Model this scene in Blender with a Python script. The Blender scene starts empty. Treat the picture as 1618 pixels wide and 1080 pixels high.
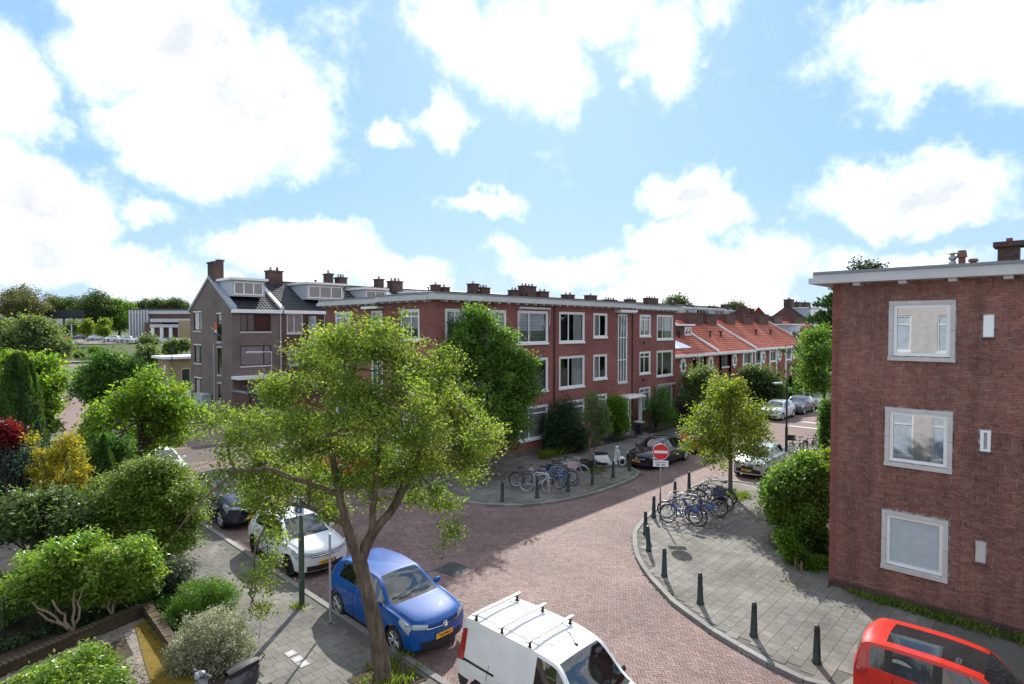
# Street corner seen from a second-floor window. World X runs along the right-hand street,
# world Y along the left-hand street, metres, ground at z = 0.
import bpy, math, random
import numpy as np
from mathutils import Vector, Matrix
R = math.radians
random.seed(7)
RNG = np.random.default_rng(7)
SC = bpy.context.scene
COL = SC.collection

# ------------------------------------------------------------------ camera, sky, sun, exposure
cam = bpy.data.cameras.new('camera')
cam.sensor_width = 36.0
cam.lens = 36.0 * 919.0 / 1618.0
cam.clip_start = 0.2
cam.clip_end = 4000
camo = bpy.data.objects.new('camera', cam)
COL.objects.link(camo)
camo.location = (0, 0, 7.6)
camo.rotation_euler = (R(90 - 1.434), 0, R(43.79 - 90))
SC.camera = camo

SUN_AZ = 40.0      # degrees from +X towards +Y
SUN_EL = 35.0
SC.view_settings.view_transform = 'Standard'
SC.view_settings.look = 'None'
SC.view_settings.gamma = 1
SC.view_settings.use_curve_mapping = False
SC.view_settings.exposure = 1.86
SC.render.engine = 'CYCLES'
SC.cycles.max_bounces = 6
SC.cycles.diffuse_bounces = 4
SC.cycles.glossy_bounces = 3
SC.cycles.transparent_max_bounces = 8
SC.cycles.transmission_bounces = 3
SC.cycles.caustics_reflective = False
SC.cycles.caustics_refractive = False
SC.cycles.sample_clamp_indirect = 8
SC.cycles.use_denoising = True

sun = bpy.data.lights.new('sun', 'SUN')
sun.energy = 2.0
sun.angle = R(0.6)
sun.color = (1.0, 0.955, 0.88)
suno = bpy.data.objects.new('sun', sun)
COL.objects.link(suno)
sdir = Vector((math.cos(R(SUN_EL)) * math.cos(R(SUN_AZ)), math.cos(R(SUN_EL)) * math.sin(R(SUN_AZ)), math.sin(R(SUN_EL))))
suno.rotation_euler = sdir.to_track_quat('Z', 'Y').to_euler()
suno.location = (20, 20, 60)


class NT:
    """small node-tree writer"""
    def __init__(s, tree):
        s.t = tree
        s.t.nodes.clear()

    def n(s, typ, ins=None, **props):
        nd = s.t.nodes.new(typ)
        for k, v in props.items():
            setattr(nd, k, v)
        for k, v in (ins or {}).items():
            sock = nd.inputs[k]
            if isinstance(v, tuple) and len(v) == 2 and hasattr(v[0], 'outputs'):
                s.t.links.new(v[0].outputs[v[1]], sock)
            elif hasattr(v, 'outputs'):
                s.t.links.new(v.outputs[0], sock)
            else:
                sock.default_value = v
        return nd

    def math(s, op, a, b=0.0, c=0.0, clamp=False):
        return s.n('ShaderNodeMath', {0: a, 1: b, 2: c}, operation=op, use_clamp=clamp)

    def vmath(s, op, a, b=(0, 0, 0)):
        return s.n('ShaderNodeVectorMath', {0: a, 1: b}, operation=op)

    def mix(s, f, a, b, blend='MIX'):
        nd = s.n('ShaderNodeMix', data_type='RGBA', blend_type=blend)
        for k, v in ((0, f), (6, a), (7, b)):
            if isinstance(v, tuple) and len(v) == 2 and hasattr(v[0], 'outputs'):
                s.t.links.new(v[0].outputs[v[1]], nd.inputs[k])
            elif hasattr(v, 'outputs'):
                out = v.outputs[2] if v.bl_idname == 'ShaderNodeMix' else v.outputs[0]
                s.t.links.new(out, nd.inputs[k])
            else:
                nd.inputs[k].default_value = v if k == 0 else (tuple(v) + (1,))[:4]
        return nd

    def ramp(s, f, stops, interp='LINEAR'):
        nd = s.n('ShaderNodeValToRGB', {0: f})
        nd.color_ramp.interpolation = interp
        el = nd.color_ramp.elements
        while len(el) < len(stops):
            el.new(0.5)
        for e, (p, c) in zip(el, stops):
            e.position = p
            e.color = (tuple(c) + (1,))[:4]
        return nd

    def noise(s, vec, scale, detail=3, rough=0.55, dist=0.0):
        ins = {'Scale': scale, 'Detail': detail, 'Roughness': rough, 'Distortion': dist}
        if vec is not None:
            ins['Vector'] = vec
        return s.n('ShaderNodeTexNoise', ins)


CLOUD_WHITE, CLOUD_GREY = (3.6, 3.62, 3.65), (1.8, 1.9, 2.04)


def sky_world():
    w = bpy.data.worlds.new('World')
    SC.world = w
    w.use_nodes = True
    T = NT(w.node_tree)
    tc = T.n('ShaderNodeTexCoord')
    d = (tc, 'Generated')
    sky = T.n('ShaderNodeTexSky', sky_type='NISHITA', sun_disc=False, sun_elevation=R(SUN_EL), sun_rotation=R(90 - SUN_AZ),
              altitude=0, air_density=1.0, dust_density=0.6, ozone_density=1.5)
    # azimuth / elevation of the direction, in degrees
    sep = T.n('ShaderNodeSeparateXYZ', {0: d})
    az = T.math('MULTIPLY', T.math('ARCTAN2', (sep, 1), (sep, 0)), 180 / math.pi)
    el = T.math('MULTIPLY', T.math('ARCSINE', (sep, 2)), 180 / math.pi)
    wob = T.noise(d, 5.5, 5, 0.62)
    wob2 = T.noise(d, 21.0, 4, 0.6)
    wx = T.math('MULTIPLY_ADD', T.math('SUBTRACT', (wob, 0), 0.5), 12.0, T.math('MULTIPLY', T.math('SUBTRACT', (wob2, 0), 0.5), 3.0))
    sepc = T.n('ShaderNodeSeparateColor', {0: (wob, 1)})
    wy = T.math('MULTIPLY_ADD', T.math('SUBTRACT', (sepc, 1), 0.5), 10.0, T.math('MULTIPLY', T.math('SUBTRACT', (wob2, 0), 0.5), 3.0))
    p = T.n('ShaderNodeCombineXYZ', {0: T.math('ADD', az, wx), 1: T.math('ADD', el, wy), 2: 0.0})
    cov = None
    for (a, e, ra, re, s) in CLOUDS:
        q = T.vmath('MULTIPLY', T.vmath('SUBTRACT', p, (a, e, 0)), (1 / ra, 1 / re, 0))
        ln = T.n('ShaderNodeVectorMath', {0: q}, operation='LENGTH')
        g = T.math('MULTIPLY', T.math('SUBTRACT', 1.0, (ln, 1), clamp=True), s)
        cov = g if cov is None else T.math('MAXIMUM', cov, g)
    # the same kind of broken cumulus goes on outside the frame
    flat = T.n('ShaderNodeCombineXYZ', {0: (sep, 0), 1: (sep, 1), 2: T.math('MULTIPLY', (sep, 2), 1.9)})
    gen = T.noise(flat, 3.1, 7, 0.6, 0.2)
    gcov = T.n('ShaderNodeMapRange', {0: (gen, 0), 1: 0.40, 2: 0.60, 3: 0.0, 4: 0.95})
    daz = T.math('ABSOLUTE', T.math('SUBTRACT', az, 43.8))
    inside = T.math('MULTIPLY', T.n('ShaderNodeMapRange', {0: daz, 1: 44.0, 2: 58.0, 3: 1.0, 4: 0.0}),
                    T.n('ShaderNodeMapRange', {0: el, 1: 30.0, 2: 42.0, 3: 1.0, 4: 0.0}))
    gcov = T.math('MULTIPLY', gcov, T.math('SUBTRACT', 1.0, T.math('MULTIPLY', inside, 0.86)))
    cov = T.math('MAXIMUM', cov, gcov)
    fl = T.noise(d, 9.0, 9, 0.64, 0.2)
    up = T.noise(T.vmath('ADD', d, (0.02, 0.017, 0.036)), 9.0, 9, 0.64, 0.2)
    cov = T.math('ADD', T.math('MULTIPLY', cov, 0.92), T.math('MULTIPLY', T.math('SUBTRACT', (fl, 0), 0.5), 0.92))
    dens = T.n('ShaderNodeMapRange', {0: cov, 1: 0.12, 2: 0.68, 3: 0.0, 4: 1.0}, interpolation_type='SMOOTHSTEP')
    thick = T.n('ShaderNodeMapRange', {0: cov, 1: 0.34, 2: 0.78, 3: 0.0, 4: 1.0}, interpolation_type='SMOOTHSTEP')
    lo = T.noise(d, 3.4, 5, 0.55, 0.2)
    lo2 = T.noise(T.vmath('ADD', d, (0.06, 0.05, 0.10)), 3.4, 5, 0.55, 0.2)
    relief = T.math('ADD', T.math('MULTIPLY', T.math('SUBTRACT', (lo2, 0), (lo, 0)), 2.2), T.math('MULTIPLY_ADD', T.math('SUBTRACT', (up, 0), (fl, 0)), 1.2, 0.72), clamp=True)
    grey = T.math('MULTIPLY', thick, relief, clamp=True)
    ccol = T.mix(grey, CLOUD_WHITE, CLOUD_GREY)
    low = T.n('ShaderNodeMapRange', {0: el, 1: 0.0, 2: 13.0, 3: 0.62, 4: 0.0})
    hz = T.mix(low, T.mix(0.94, (sky, 0), (0.70, 1.25, 2.12)), (1.5, 1.84, 2.15))
    colr = T.mix((dens, 0), (hz, 2), ccol)
    bg = T.n('ShaderNodeBackground', {0: (colr, 2), 1: 0.13})
    out = T.n('ShaderNodeOutputWorld', {0: bg})


def px_dir(px, py):            # direction of a cloud as azimuth / elevation, measured on the photograph once
    x = (px - 809) / 919.0
    y = (540 - py) / 919.0
    return 43.79 - math.degrees(math.atan(x)), math.degrees(math.atan2(y, math.hypot(1, x))) - 1.43
CLOUDS = []
for (px, py, rx, ry, s) in [
        (265, 60, 175, 125, 1.0), (380, 180, 210, 130, 1.0), (290, 210, 140, 95, 1.0), (470, 150, 130, 110, .8),
        (20, 120, 95, 120, .9), (45, 300, 150, 95, 1.0), (170, 425, 220, 62, .95), (50, 410, 140, 80, 1.), (480, 395, 175, 66, 1.0),
        (620, 425, 130, 45, .8), (240, 325, 90, 40, .6),
        (760, 60, 150, 110, .85), (850, 110, 120, 100, .8), (930, 20, 160, 70, .8), (690, 180, 80, 60, .75), (610, 205, 50, 40, .6),
        (1050, 70, 110, 100, .75), (1010, 130, 60, 50, .5), (750, 320, 100, 38, .75), (800, 330, 60, 36, .7),
        (900, 430, 170, 55, .75), (800, 400, 80, 40, .5),
        (1075, 300, 85, 65, 1.0), (1120, 340, 90, 50, .7), (1080, 400, 100, 80, 1.0), (1220, 410, 120, 75, .95), (1150, 450, 220, 60, .9),
        (1440, 300, 170, 70, 1.0), (1400, 310, 110, 60, .9), (1510, 60, 200, 110, .95), (1420, 135, 130, 70, .7), (1400, 20, 110, 60, .6),
        (1420, 420, 160, 40, .6), (540, 30, 120, 60, .4), (1150, 10, 80, 60, .5), (1600, 120, 90, 80, .6), (1350, 430, 120, 60, .5),
        (1000, 480, 260, 45, .6), (300, 460, 350, 55, .7)]:
    a, e = px_dir(px, py)
    CLOUDS.append((a, e, rx / 17.0, ry / 17.0, s))
sky_world()


# ------------------------------------------------------------------ scene helpers
def tag(o, label=None, cat=None, group=None, kind=None):
    for k, v in (('label', label), ('category', cat), ('group', group), ('kind', kind)):
        if v:
            o[k] = v
    return o


def empty(name, loc, rz=0.0, label=None, cat=None, group=None):
    o = bpy.data.objects.new(name, None)
    o.empty_display_size = 0.2
    o.location = loc
    o.rotation_euler = (0, 0, rz)
    COL.objects.link(o)
    return tag(o, label, cat, group)


def copy_tree(o, parent=None):
    c = o.copy()
    COL.objects.link(c)
    if parent is not None:
        c.parent = parent
    for k in ('label', 'group'):
        if parent is None and k in c:
            del c[k]
    for ch in o.children:
        copy_tree(ch, c)
    return c


def root_loc(p):
    v = Vector((0, 0, 0))
    while p is not None:
        v += Vector(p.location)
        p = p.parent
    return v


def raw_mesh(name, V, F4, mats, parent=None, rnd=None, smooth=False, midx=None, uv=True, local=False):
    """numpy arrays -> mesh object: V (n,3), F4 (m,4) quads; last index -1 marks a triangle"""
    V = np.asarray(V, dtype=np.float32).reshape(-1, 3)
    F4 = np.asarray(F4, dtype=np.int32).reshape(-1, 4)
    if parent is not None and not local:
        V = V - np.array(root_loc(parent), dtype=np.float32)
    me = bpy.data.meshes.new(name)
    tri = F4[:, 3] < 0
    cnt = np.where(tri, 3, 4).astype(np.int32)
    flat = F4.reshape(-1)
    flat = flat[flat >= 0]
    st = np.concatenate(([0], np.cumsum(cnt)[:-1])).astype(np.int32)
    me.vertices.add(len(V))
    me.vertices.foreach_set('co', V.reshape(-1))
    me.loops.add(len(flat))
    me.loops.foreach_set('vertex_index', flat)
    me.polygons.add(len(F4))
    me.polygons.foreach_set('loop_start', st)
    if midx is not None:
        me.polygons.foreach_set('material_index', np.asarray(midx, dtype=np.int32))
    me.polygons.foreach_set('use_smooth', np.full(len(F4), bool(smooth)))
    for m in (mats if isinstance(mats, (list, tuple)) else [mats]):
        me.materials.append(m)
    if rnd is not None:
        at = me.attributes.new('rnd', 'FLOAT', 'FACE')
        at.data.foreach_set('value', np.asarray(rnd, dtype=np.float32))
    me.update(calc_edges=True)
    if uv and len(F4):
        a, b, c = V[F4[:, 0]], V[F4[:, 1]], V[F4[:, 2]]
        nn = np.abs(np.cross(b - a, c - a))
        ax = np.argmax(nn + np.array([0, 0, 1e-9]), axis=1)
        W = V + (np.array(root_loc(parent), dtype=np.float32) if (parent is not None and not local) else 0)
        lp = np.repeat(ax, cnt)
        co = W[flat]
        uvs = np.where((lp == 0)[:, None], co[:, [1, 2]], np.where((lp == 1)[:, None], co[:, [0, 2]], co[:, [0, 1]]))
        lay = me.uv_layers.new(name='UVMap')
        lay.data.foreach_set('uv', uvs.astype(np.float32).reshape(-1))
    o = bpy.data.objects.new(name, me)
    COL.objects.link(o)
    if parent is not None:
        o.parent = parent
    return o


class MB:
    def __init__(s):
        s.v, s.f, s.m = [], [], []

    def vert(s, p):
        s.v.append(tuple(p))
        return len(s.v) - 1

    def quad(s, a, b, c, d, m=0):
        i = len(s.v)
        s.v += [tuple(a), tuple(b), tuple(c), tuple(d)]
        s.f.append((i, i + 1, i + 2, i + 3))
        s.m.append(m)

    def tri(s, a, b, c, m=0):
        i = len(s.v)
        s.v += [tuple(a), tuple(b), tuple(c)]
        s.f.append((i, i + 1, i + 2, -1))
        s.m.append(m)

    def hexa(s, P, m=0):
        """8 corners: bottom 4 counter-clockwise, top 4"""
        i = len(s.v)
        s.v += [tuple(p) for p in P]
        for q in ((3, 2, 1, 0), (4, 5, 6, 7), (0, 1, 5, 4), (1, 2, 6, 5), (2, 3, 7, 6), (3, 0, 4, 7)):
            s.f.append(tuple(i + k for k in q))
            s.m.append(m)

    def box(s, x0, x1, y0, y1, z0, z1, m=0):
        if x0 > x1: x0, x1 = x1, x0
        if y0 > y1: y0, y1 = y1, y0
        s.hexa([(x0, y0, z0), (x1, y0, z0), (x1, y1, z0), (x0, y1, z0), (x0, y0, z1), (x1, y0, z1), (x1, y1, z1), (x0, y1, z1)], m)

    def prism(s, pts, z0, z1, m=0, cap=True):
        """vertical prism over a convex-ish polygon, fan caps"""
        n = len(pts)
        for i in range(n):
            a, b = pts[i], pts[(i + 1) % n]
            s.quad((a[0], a[1], z0), (b[0], b[1], z0), (b[0], b[1], z1), (a[0], a[1], z1), m)
        if cap:
            cx = sum(p[0] for p in pts) / n
            cy = sum(p[1] for p in pts) / n
            for i in range(n):
                a, b = pts[i], pts[(i + 1) % n]
                s.tri((cx, cy, z1), (a[0], a[1], z1), (b[0], b[1], z1), m)
                s.tri((cx, cy, z0), (b[0], b[1], z0), (a[0], a[1], z0), m)

    def tube(s, path, r, n=8, m=0, cap=True):
        path = [Vector(p) for p in path]
        rs = r if isinstance(r, (list, tuple)) else [r] * len(path)
        rings = []
        up = None
        for i, p in enumerate(path):
            t = (path[min(i + 1, len(path) - 1)] - path[max(i - 1, 0)])
            if t.length < 1e-9:
                t = Vector((0, 0, 1))
            t.normalize()
            if up is None:
                up = Vector((0, 0, 1)) if abs(t.z) < 0.9 else Vector((1, 0, 0))
            x = t.cross(up)
            if x.length < 1e-6:
                x = t.cross(Vector((1, 0.3, 0)))
            x.normalize()
            y = x.cross(t)
            up = y
            base = len(s.v)
            for k in range(n):
                a = 2 * math.pi * k / n
                s.v.append(tuple(p + (x * math.cos(a) + y * math.sin(a)) * rs[i]))
            rings.append(base)
        for i in range(len(rings) - 1):
            a, b = rings[i], rings[i + 1]
            for k in range(n):
                s.f.append((a + k, a + (k + 1) % n, b + (k + 1) % n, b + k))
                s.m.append(m)
        if cap:
            for base, p, fl in ((rings[0], path[0], True), (rings[-1], path[-1], False)):
                c = s.vert(p)
                for k in range(n):
                    q = (c, base + (k + 1) % n, base + k, -1) if not fl else (c, base + k, base + (k + 1) % n, -1)
                    s.f.append(q)
                    s.m.append(m)

    def lathe(s, prof, c, axis='z', n=16, m=0):
        """prof: (radius, height) pairs"""
        rings = []
        for (r, h) in prof:
            base = len(s.v)
            for k in range(n):
                a = 2 * math.pi * k / n
                x, y = r * math.cos(a), r * math.sin(a)
                if axis == 'z':
                    s.v.append((c[0] + x, c[1] + y, c[2] + h))
                elif axis == 'y':
                    s.v.append((c[0] + x, c[1] + h, c[2] + y))
                else:
                    s.v.append((c[0] + h, c[1] + x, c[2] + y))
            rings.append(base)
        for i in range(len(rings) - 1):
            a, b = rings[i], rings[i + 1]
            for k in range(n):
                s.f.append((a + k, a + (k + 1) % n, b + (k + 1) % n, b + k))
                s.m.append(m)

    def ball(s, c, r, n=12, k=8, m=0):
        rr = r if isinstance(r, (tuple, list)) else (r, r, r)
        rings = []
        for i in range(k + 1):
            th = math.pi * i / k
            base = len(s.v)
            for j in range(n):
                a = 2 * math.pi * j / n
                s.v.append((c[0] + rr[0] * math.sin(th) * math.cos(a), c[1] + rr[1] * math.sin(th) * math.sin(a), c[2] - rr[2] * math.cos(th)))
            rings.append(base)
        for i in range(k):
            a, b = rings[i], rings[i + 1]
            for j in range(n):
                s.f.append((a + j, a + (j + 1) % n, b + (j + 1) % n, b + j))
                s.m.append(m)

    def grid(s, G, m=0, close=False):
        """G[i][j] points"""
        base = len(s.v)
        ni, nj = len(G), len(G[0])
        for row in G:
            s.v += [tuple(p) for p in row]
        for i in range(ni - 1):
            for j in range(nj - 1):
                s.f.append((base + i * nj + j, base + (i + 1) * nj + j, base + (i + 1) * nj + j + 1, base + i * nj + j + 1))
                s.m.append(m)

    def build(s, name, mats, parent=None, smooth=False, local=False, rnd=None, **tg):
        o = raw_mesh(name, np.array(s.v).reshape(-1, 3), np.array(s.f).reshape(-1, 4), mats, parent, rnd, smooth, s.m, True, local)
        if smooth:
            try:
                o.data.set_sharp_from_angle(angle=R(40))
            except Exception:
                pass
        return tag(o, **tg)


class Fr:
    """a facade frame: a along the wall, z up, d outwards"""
    def __init__(s, o, ax, n):
        s.o, s.ax, s.n = o, ax, n

    def p(s, a, z, d=0.0):
        return (s.o[0] + s.ax[0] * a + s.n[0] * d, s.o[1] + s.ax[1] * a + s.n[1] * d, z)

    def box(s, mb, a0, a1, z0, z1, d0, d1, m=0):
        p, q = s.p(a0, z0, d0), s.p(a1, z1, d1)
        mb.box(p[0], q[0], p[1], q[1], z0, z1, m)

    def wall(s, mb, a0, a1, z0, z1, holes=(), depth=0.12, m=0, mr=None):
        """wall sheet with rectangular holes and reveals"""
        A = sorted({a0, a1, *[h[0] for h in holes], *[h[1] for h in holes]})
        Z = sorted({z0, z1, *[h[2] for h in holes], *[h[3] for h in holes]})
        A = [x for x in A if a0 <= x <= a1]
        Z = [x for x in Z if z0 <= x <= z1]
        for i in range(len(A) - 1):
            for j in range(len(Z) - 1):
                ca, cz = (A[i] + A[i + 1]) / 2, (Z[j] + Z[j + 1]) / 2
                if any(h[0] < ca < h[1] and h[2] < cz < h[3] for h in holes):
                    continue
                mb.quad(s.p(A[i], Z[j]), s.p(A[i + 1], Z[j]), s.p(A[i + 1], Z[j + 1]), s.p(A[i], Z[j + 1]), m)
        mr = m if mr is None else mr
        for (h0, h1, k0, k1) in holes:
            for (b0, b1) in (((h0, k0), (h1, k0)), ((h1, k0), (h1, k1)), ((h1, k1), (h0, k1)), ((h0, k1), (h0, k0))):
                mb.quad(s.p(b0[0], b0[1]), s.p(b1[0], b1[1]), s.p(b1[0], b1[1], -depth), s.p(b0[0], b0[1], -depth), mr)

# ------------------------------------------------------------------ materials
M = {}


def new_mat(name):
    m = bpy.data.materials.new(name)
    m.use_nodes = True
    T = NT(m.node_tree)
    out = T.n('ShaderNodeOutputMaterial')
    M[name] = m
    return m, T, out


def pbr(T, out, **k):
    b = T.n('ShaderNodeBsdfPrincipled', k)
    T.t.links.new(b.outputs[0], out.inputs[0])
    return b


def plain(name, col, rough=0.6, metal=0.0, var=0.12, scale=4.0, bump=0.0, coat=0.0, spec=0.5, emit=0.0):
    """painted / plastic / metal surface with slight uneven wear"""
    m, T, out = new_mat(name)
    tc = T.n('ShaderNodeTexCoord')
    nz = T.noise((tc, 'Object'), scale, 4, 0.6)
    f = T.n('ShaderNodeMapRange', {0: (nz, 0), 1: 0.3, 2: 0.7, 3: 1 - var, 4: 1 + var})
    c = T.mix(1.0, col, (1, 1, 1), 'MULTIPLY')
    hv = T.n('ShaderNodeHueSaturation', {'Value': f, 'Color': tuple(col) + (1,)})
    rg = T.n('ShaderNodeMapRange', {0: (nz, 0), 1: 0.3, 2: 0.7, 3: max(0.02, rough * 0.85), 4: min(1, rough * 1.2)})
    k = {'Base Color': hv, 'Roughness': rg, 'Metallic': metal, 'Specular IOR Level': spec, 'Coat Weight': coat, 'Coat Roughness': 0.03}
    if bump:
        k['Normal'] = T.n('ShaderNodeBump', {'Height': (nz, 0), 'Strength': bump, 'Distance': 0.02})
    pbr(T, out, **k)
    return m


def brick(name, c1, c2, mortar, w=0.215, h=0.0625, joint=0.008, dirt=0.35, rough=0.85, big=0.5):
    m, T, out = new_mat(name)
    uv = T.n('ShaderNodeUVMap')
    bt = T.n('ShaderNodeTexBrick', {'Vector': uv, 'Color1': tuple(c1) + (1,), 'Color2': tuple(c2) + (1,), 'Mortar': tuple(mortar) + (1,), 'Scale': 1.0,
             'Mortar Size': joint, 'Mortar Smooth': 0.2, 'Bias': 0.0, 'Brick Width': w, 'Row Height': h})
    n1 = T.noise(uv, big, 5, 0.65)
    n2 = T.noise(uv, 9.0, 4, 0.7)
    f1 = T.n('ShaderNodeMapRange', {0: (n1, 0), 1: 0.3, 2: 0.7, 3: 1 - dirt, 4: 1 + dirt * 0.6})
    f2 = T.n('ShaderNodeMapRange', {0: (n2, 0), 1: 0.3, 2: 0.7, 3: 0.82, 4: 1.2})
    hv = T.n('ShaderNodeHueSaturation', {'Value': T.math('MULTIPLY', f1, f2), 'Color': (bt, 0)})
    bm = T.n('ShaderNodeBump', {'Height': T.math('SUBTRACT', 1.0, (bt, 1)), 'Strength': 0.6, 'Distance': 0.01})
    pbr(T, out, **{'Base Color': hv, 'Roughness': rough, 'Normal': bm, 'Specular IOR Level': 0.25})
    return m


def pieces(name, stops, rough=0.8, dirt=0.3, spec=0.3, big=0.35, obj=False, moss=None, dscale=14.0, streak=False):
    """single stones / bricks: the colour of each piece comes from its own random number"""
    m, T, out = new_mat(name)
    if obj:
        oi = T.n('ShaderNodeObjectInfo')
        r = (oi, 'Random')
    else:
        at = T.n('ShaderNodeAttribute', attribute_name='rnd')
        r = (at, 'Fac')
    cr = T.ramp(r, stops)
    geo = T.n('ShaderNodeNewGeometry')
    n1 = T.noise((geo, 'Position'), big, 5, 0.65)
    n2 = T.noise((geo, 'Position'), dscale, 4, 0.65)
    f1 = T.n('ShaderNodeMapRange', {0: (n1, 0), 1: 0.3, 2: 0.7, 3: 1 - dirt, 4: 1 + dirt * 0.7})
    f2 = T.n('ShaderNodeMapRange', {0: (n2, 0), 1: 0.25, 2: 0.75, 3: 0.8, 4: 1.2})
    val = T.math('MULTIPLY', f1, f2)
    if streak:          # rain streaks down the wall
        n4 = T.noise(T.vmath('MULTIPLY', (geo, 'Position'), (2.6, 2.6, 0.22)), 1.0, 4, 0.6)
        val = T.math('MULTIPLY', val, T.n('ShaderNodeMapRange', {0: (n4, 0), 1: 0.35, 2: 0.68, 3: 1.12, 4: 0.72}))
    c = T.n('ShaderNodeHueSaturation', {'Value': val, 'Color': cr})
    if moss:
        n3 = T.noise((geo, 'Position'), 0.8, 6, 0.7)
        mf = T.n('ShaderNodeMapRange', {0: (n3, 0), 1: moss[3], 2: moss[3] + 0.12, 3: 0.0, 4: 0.5})
        c = T.mix(mf, c, moss[:3])
        c = (c, 2)
    bm = T.n('ShaderNodeBump', {'Height': (n2, 0), 'Strength': 0.25, 'Distance': 0.01})
    pbr(T, out, **{'Base Color': c, 'Roughness': rough, 'Normal': bm, 'Specular IOR Level': spec})
    return m


def ground(name, stops, scale=1.2, rough=0.9, bump=0.4, fine=18.0):
    m, T, out = new_mat(name)
    geo = T.n('ShaderNodeNewGeometry')
    n1 = T.noise((geo, 'Position'), scale, 6, 0.65)
    n2 = T.noise((geo, 'Position'), fine, 5, 0.7)
    cr = T.ramp(T.math('MULTIPLY_ADD', (n2, 0), 0.5, T.math('MULTIPLY', (n1, 0), 0.5)), stops)
    bm = T.n('ShaderNodeBump', {'Height': (n2, 0), 'Strength': bump, 'Distance': 0.03})
    pbr(T, out, **{'Base Color': cr, 'Roughness': rough, 'Normal': bm, 'Specular IOR Level': 0.2})
    return m


def leaf(name, stops, trans=0.5, tint=(1.45, 1.45, 0.55), rough=0.45, spec=0.35):
    m, T, out = new_mat(name)
    at = T.n('ShaderNodeAttribute', attribute_name='rnd')
    cr = T.ramp((at, 'Fac'), stops)
    geo = T.n('ShaderNodeNewGeometry')
    n1 = T.noise((geo, 'Position'), 1.1, 4, 0.6)
    hv = T.n('ShaderNodeHueSaturation', {'Value': T.n('ShaderNodeMapRange', {0: (n1, 0), 1: 0.3, 2: 0.7, 3: 0.75, 4: 1.3}), 'Color': cr})
    p = T.n('ShaderNodeBsdfPrincipled', {'Base Color': hv, 'Roughness': rough, 'Specular IOR Level': spec})
    tcol = T.mix(1.0, (hv, 0), tint, 'MULTIPLY')
    trans = min(.68, trans * 1.3)
    t = T.n('ShaderNodeBsdfTranslucent', {'Color': (tcol, 2)})
    mx = T.n('ShaderNodeMixShader', {0: trans, 1: p, 2: t})
    T.t.links.new(mx.outputs[0], out.inputs[0])
    return m


def bark(name, c1, c2, scale=(9, 9, 1.6)):
    m, T, out = new_mat(name)
    tc = T.n('ShaderNodeTexCoord')
    v = T.vmath('MULTIPLY', (tc, 'Object'), scale)
    n1 = T.noise(v, 1.6, 6, 0.7, 0.6)
    n2 = T.noise((tc, 'Object'), 1.7, 3)
    cr = T.ramp(T.math('MULTIPLY_ADD', (n2, 0), 0.35, T.math('MULTIPLY', (n1, 0), 0.7)), [(0.36, c1), (0.66, c2)])
    bm = T.n('ShaderNodeBump', {'Height': (n1, 0), 'Strength': 1.0, 'Distance': 0.05})
    pbr(T, out, **{'Base Color': cr, 'Roughness': 0.9, 'Normal': bm, 'Specular IOR Level': 0.15})
    return m


def window_glass(name, tint=(0.80, 0.84, 0.86), refl=0.06, rough=0.015):
    m, T, out = new_mat(name)
    fr = T.n('ShaderNodeFresnel', {'IOR': 1.5})
    fac = T.math('ADD', T.math('MULTIPLY', fr, 0.9), refl, clamp=True)
    tc = T.n('ShaderNodeTexCoord')
    nz = T.noise((tc, 'Object'), 0.8, 2)
    bm = T.n('ShaderNodeBump', {'Height': (nz, 0), 'Strength': 0.025, 'Distance': 0.05})
    g = T.n('ShaderNodeBsdfGlossy', {'Color': (0.9, 0.93, 0.95, 1), 'Roughness': rough, 'Normal': bm})
    t = T.n('ShaderNodeBsdfTransparent', {'Color': tuple(tint) + (1,)})
    mx = T.n('ShaderNodeMixShader', {0: fac, 1: t, 2: g})
    T.t.links.new(mx.outputs[0], out.inputs[0])
    return m


def car_paint(name, col, flake=0.0, rough=0.4, metal=0.0):
    m, T, out = new_mat(name)
    tc = T.n('ShaderNodeTexCoord')
    nz = T.noise((tc, 'Object'), 2.2, 4)
    hv = T.n('ShaderNodeHueSaturation', {'Value': T.n('ShaderNodeMapRange', {0: (nz, 0), 1: 0.3, 2: 0.7, 3: 0.93, 4: 1.06}), 'Color': tuple(col) + (1,)})
    pbr(T, out, **{'Base Color': hv, 'Roughness': rough, 'Metallic': metal, 'Coat Weight': 0.8, 'Coat Roughness': 0.02, 'Specular IOR Level': 0.15})
    return m


brick('brick_red', (0.27, 0.082, 0.068), (0.34, 0.118, 0.09), (0.16, 0.12, 0.11), dirt=0.3, big=0.35)
brick('brick_orange', (0.30, 0.080, 0.050), (0.37, 0.11, 0.066), (0.17, 0.10, 0.08), dirt=0.25)
brick('brick_dark', (0.18, 0.138, 0.122), (0.24, 0.182, 0.16), (0.12, 0.10, 0.09), dirt=0.25)
brick('brick_brown', (0.125, 0.062, 0.052), (0.17, 0.085, 0.068), (0.10, 0.08, 0.072), dirt=0.3)
brick('brick_tan', (0.50, 0.40, 0.28), (0.56, 0.45, 0.33), (0.48, 0.42, 0.34), dirt=0.15)
brick('brick_yellow', (0.34, 0.24, 0.13), (0.42, 0.30, 0.17), (0.3, 0.25, 0.18), dirt=0.2)
brick('brick_chimney', (0.085, 0.048, 0.042), (0.14, 0.075, 0.06), (0.09, 0.075, 0.07), dirt=0.35)
brick('brick_garden', (0.085, 0.058, 0.036), (0.125, 0.088, 0.052), (0.07, 0.06, 0.04), dirt=0.45)
BR = [(0.0, (0.212, 0.092, 0.070)), (0.3, (0.236, 0.103, 0.077)), (0.6, (0.262, 0.116, 0.086)), (0.88, (0.30, 0.143, 0.104)), (1.0, (0.222, 0.110, 0.095))]
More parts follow.
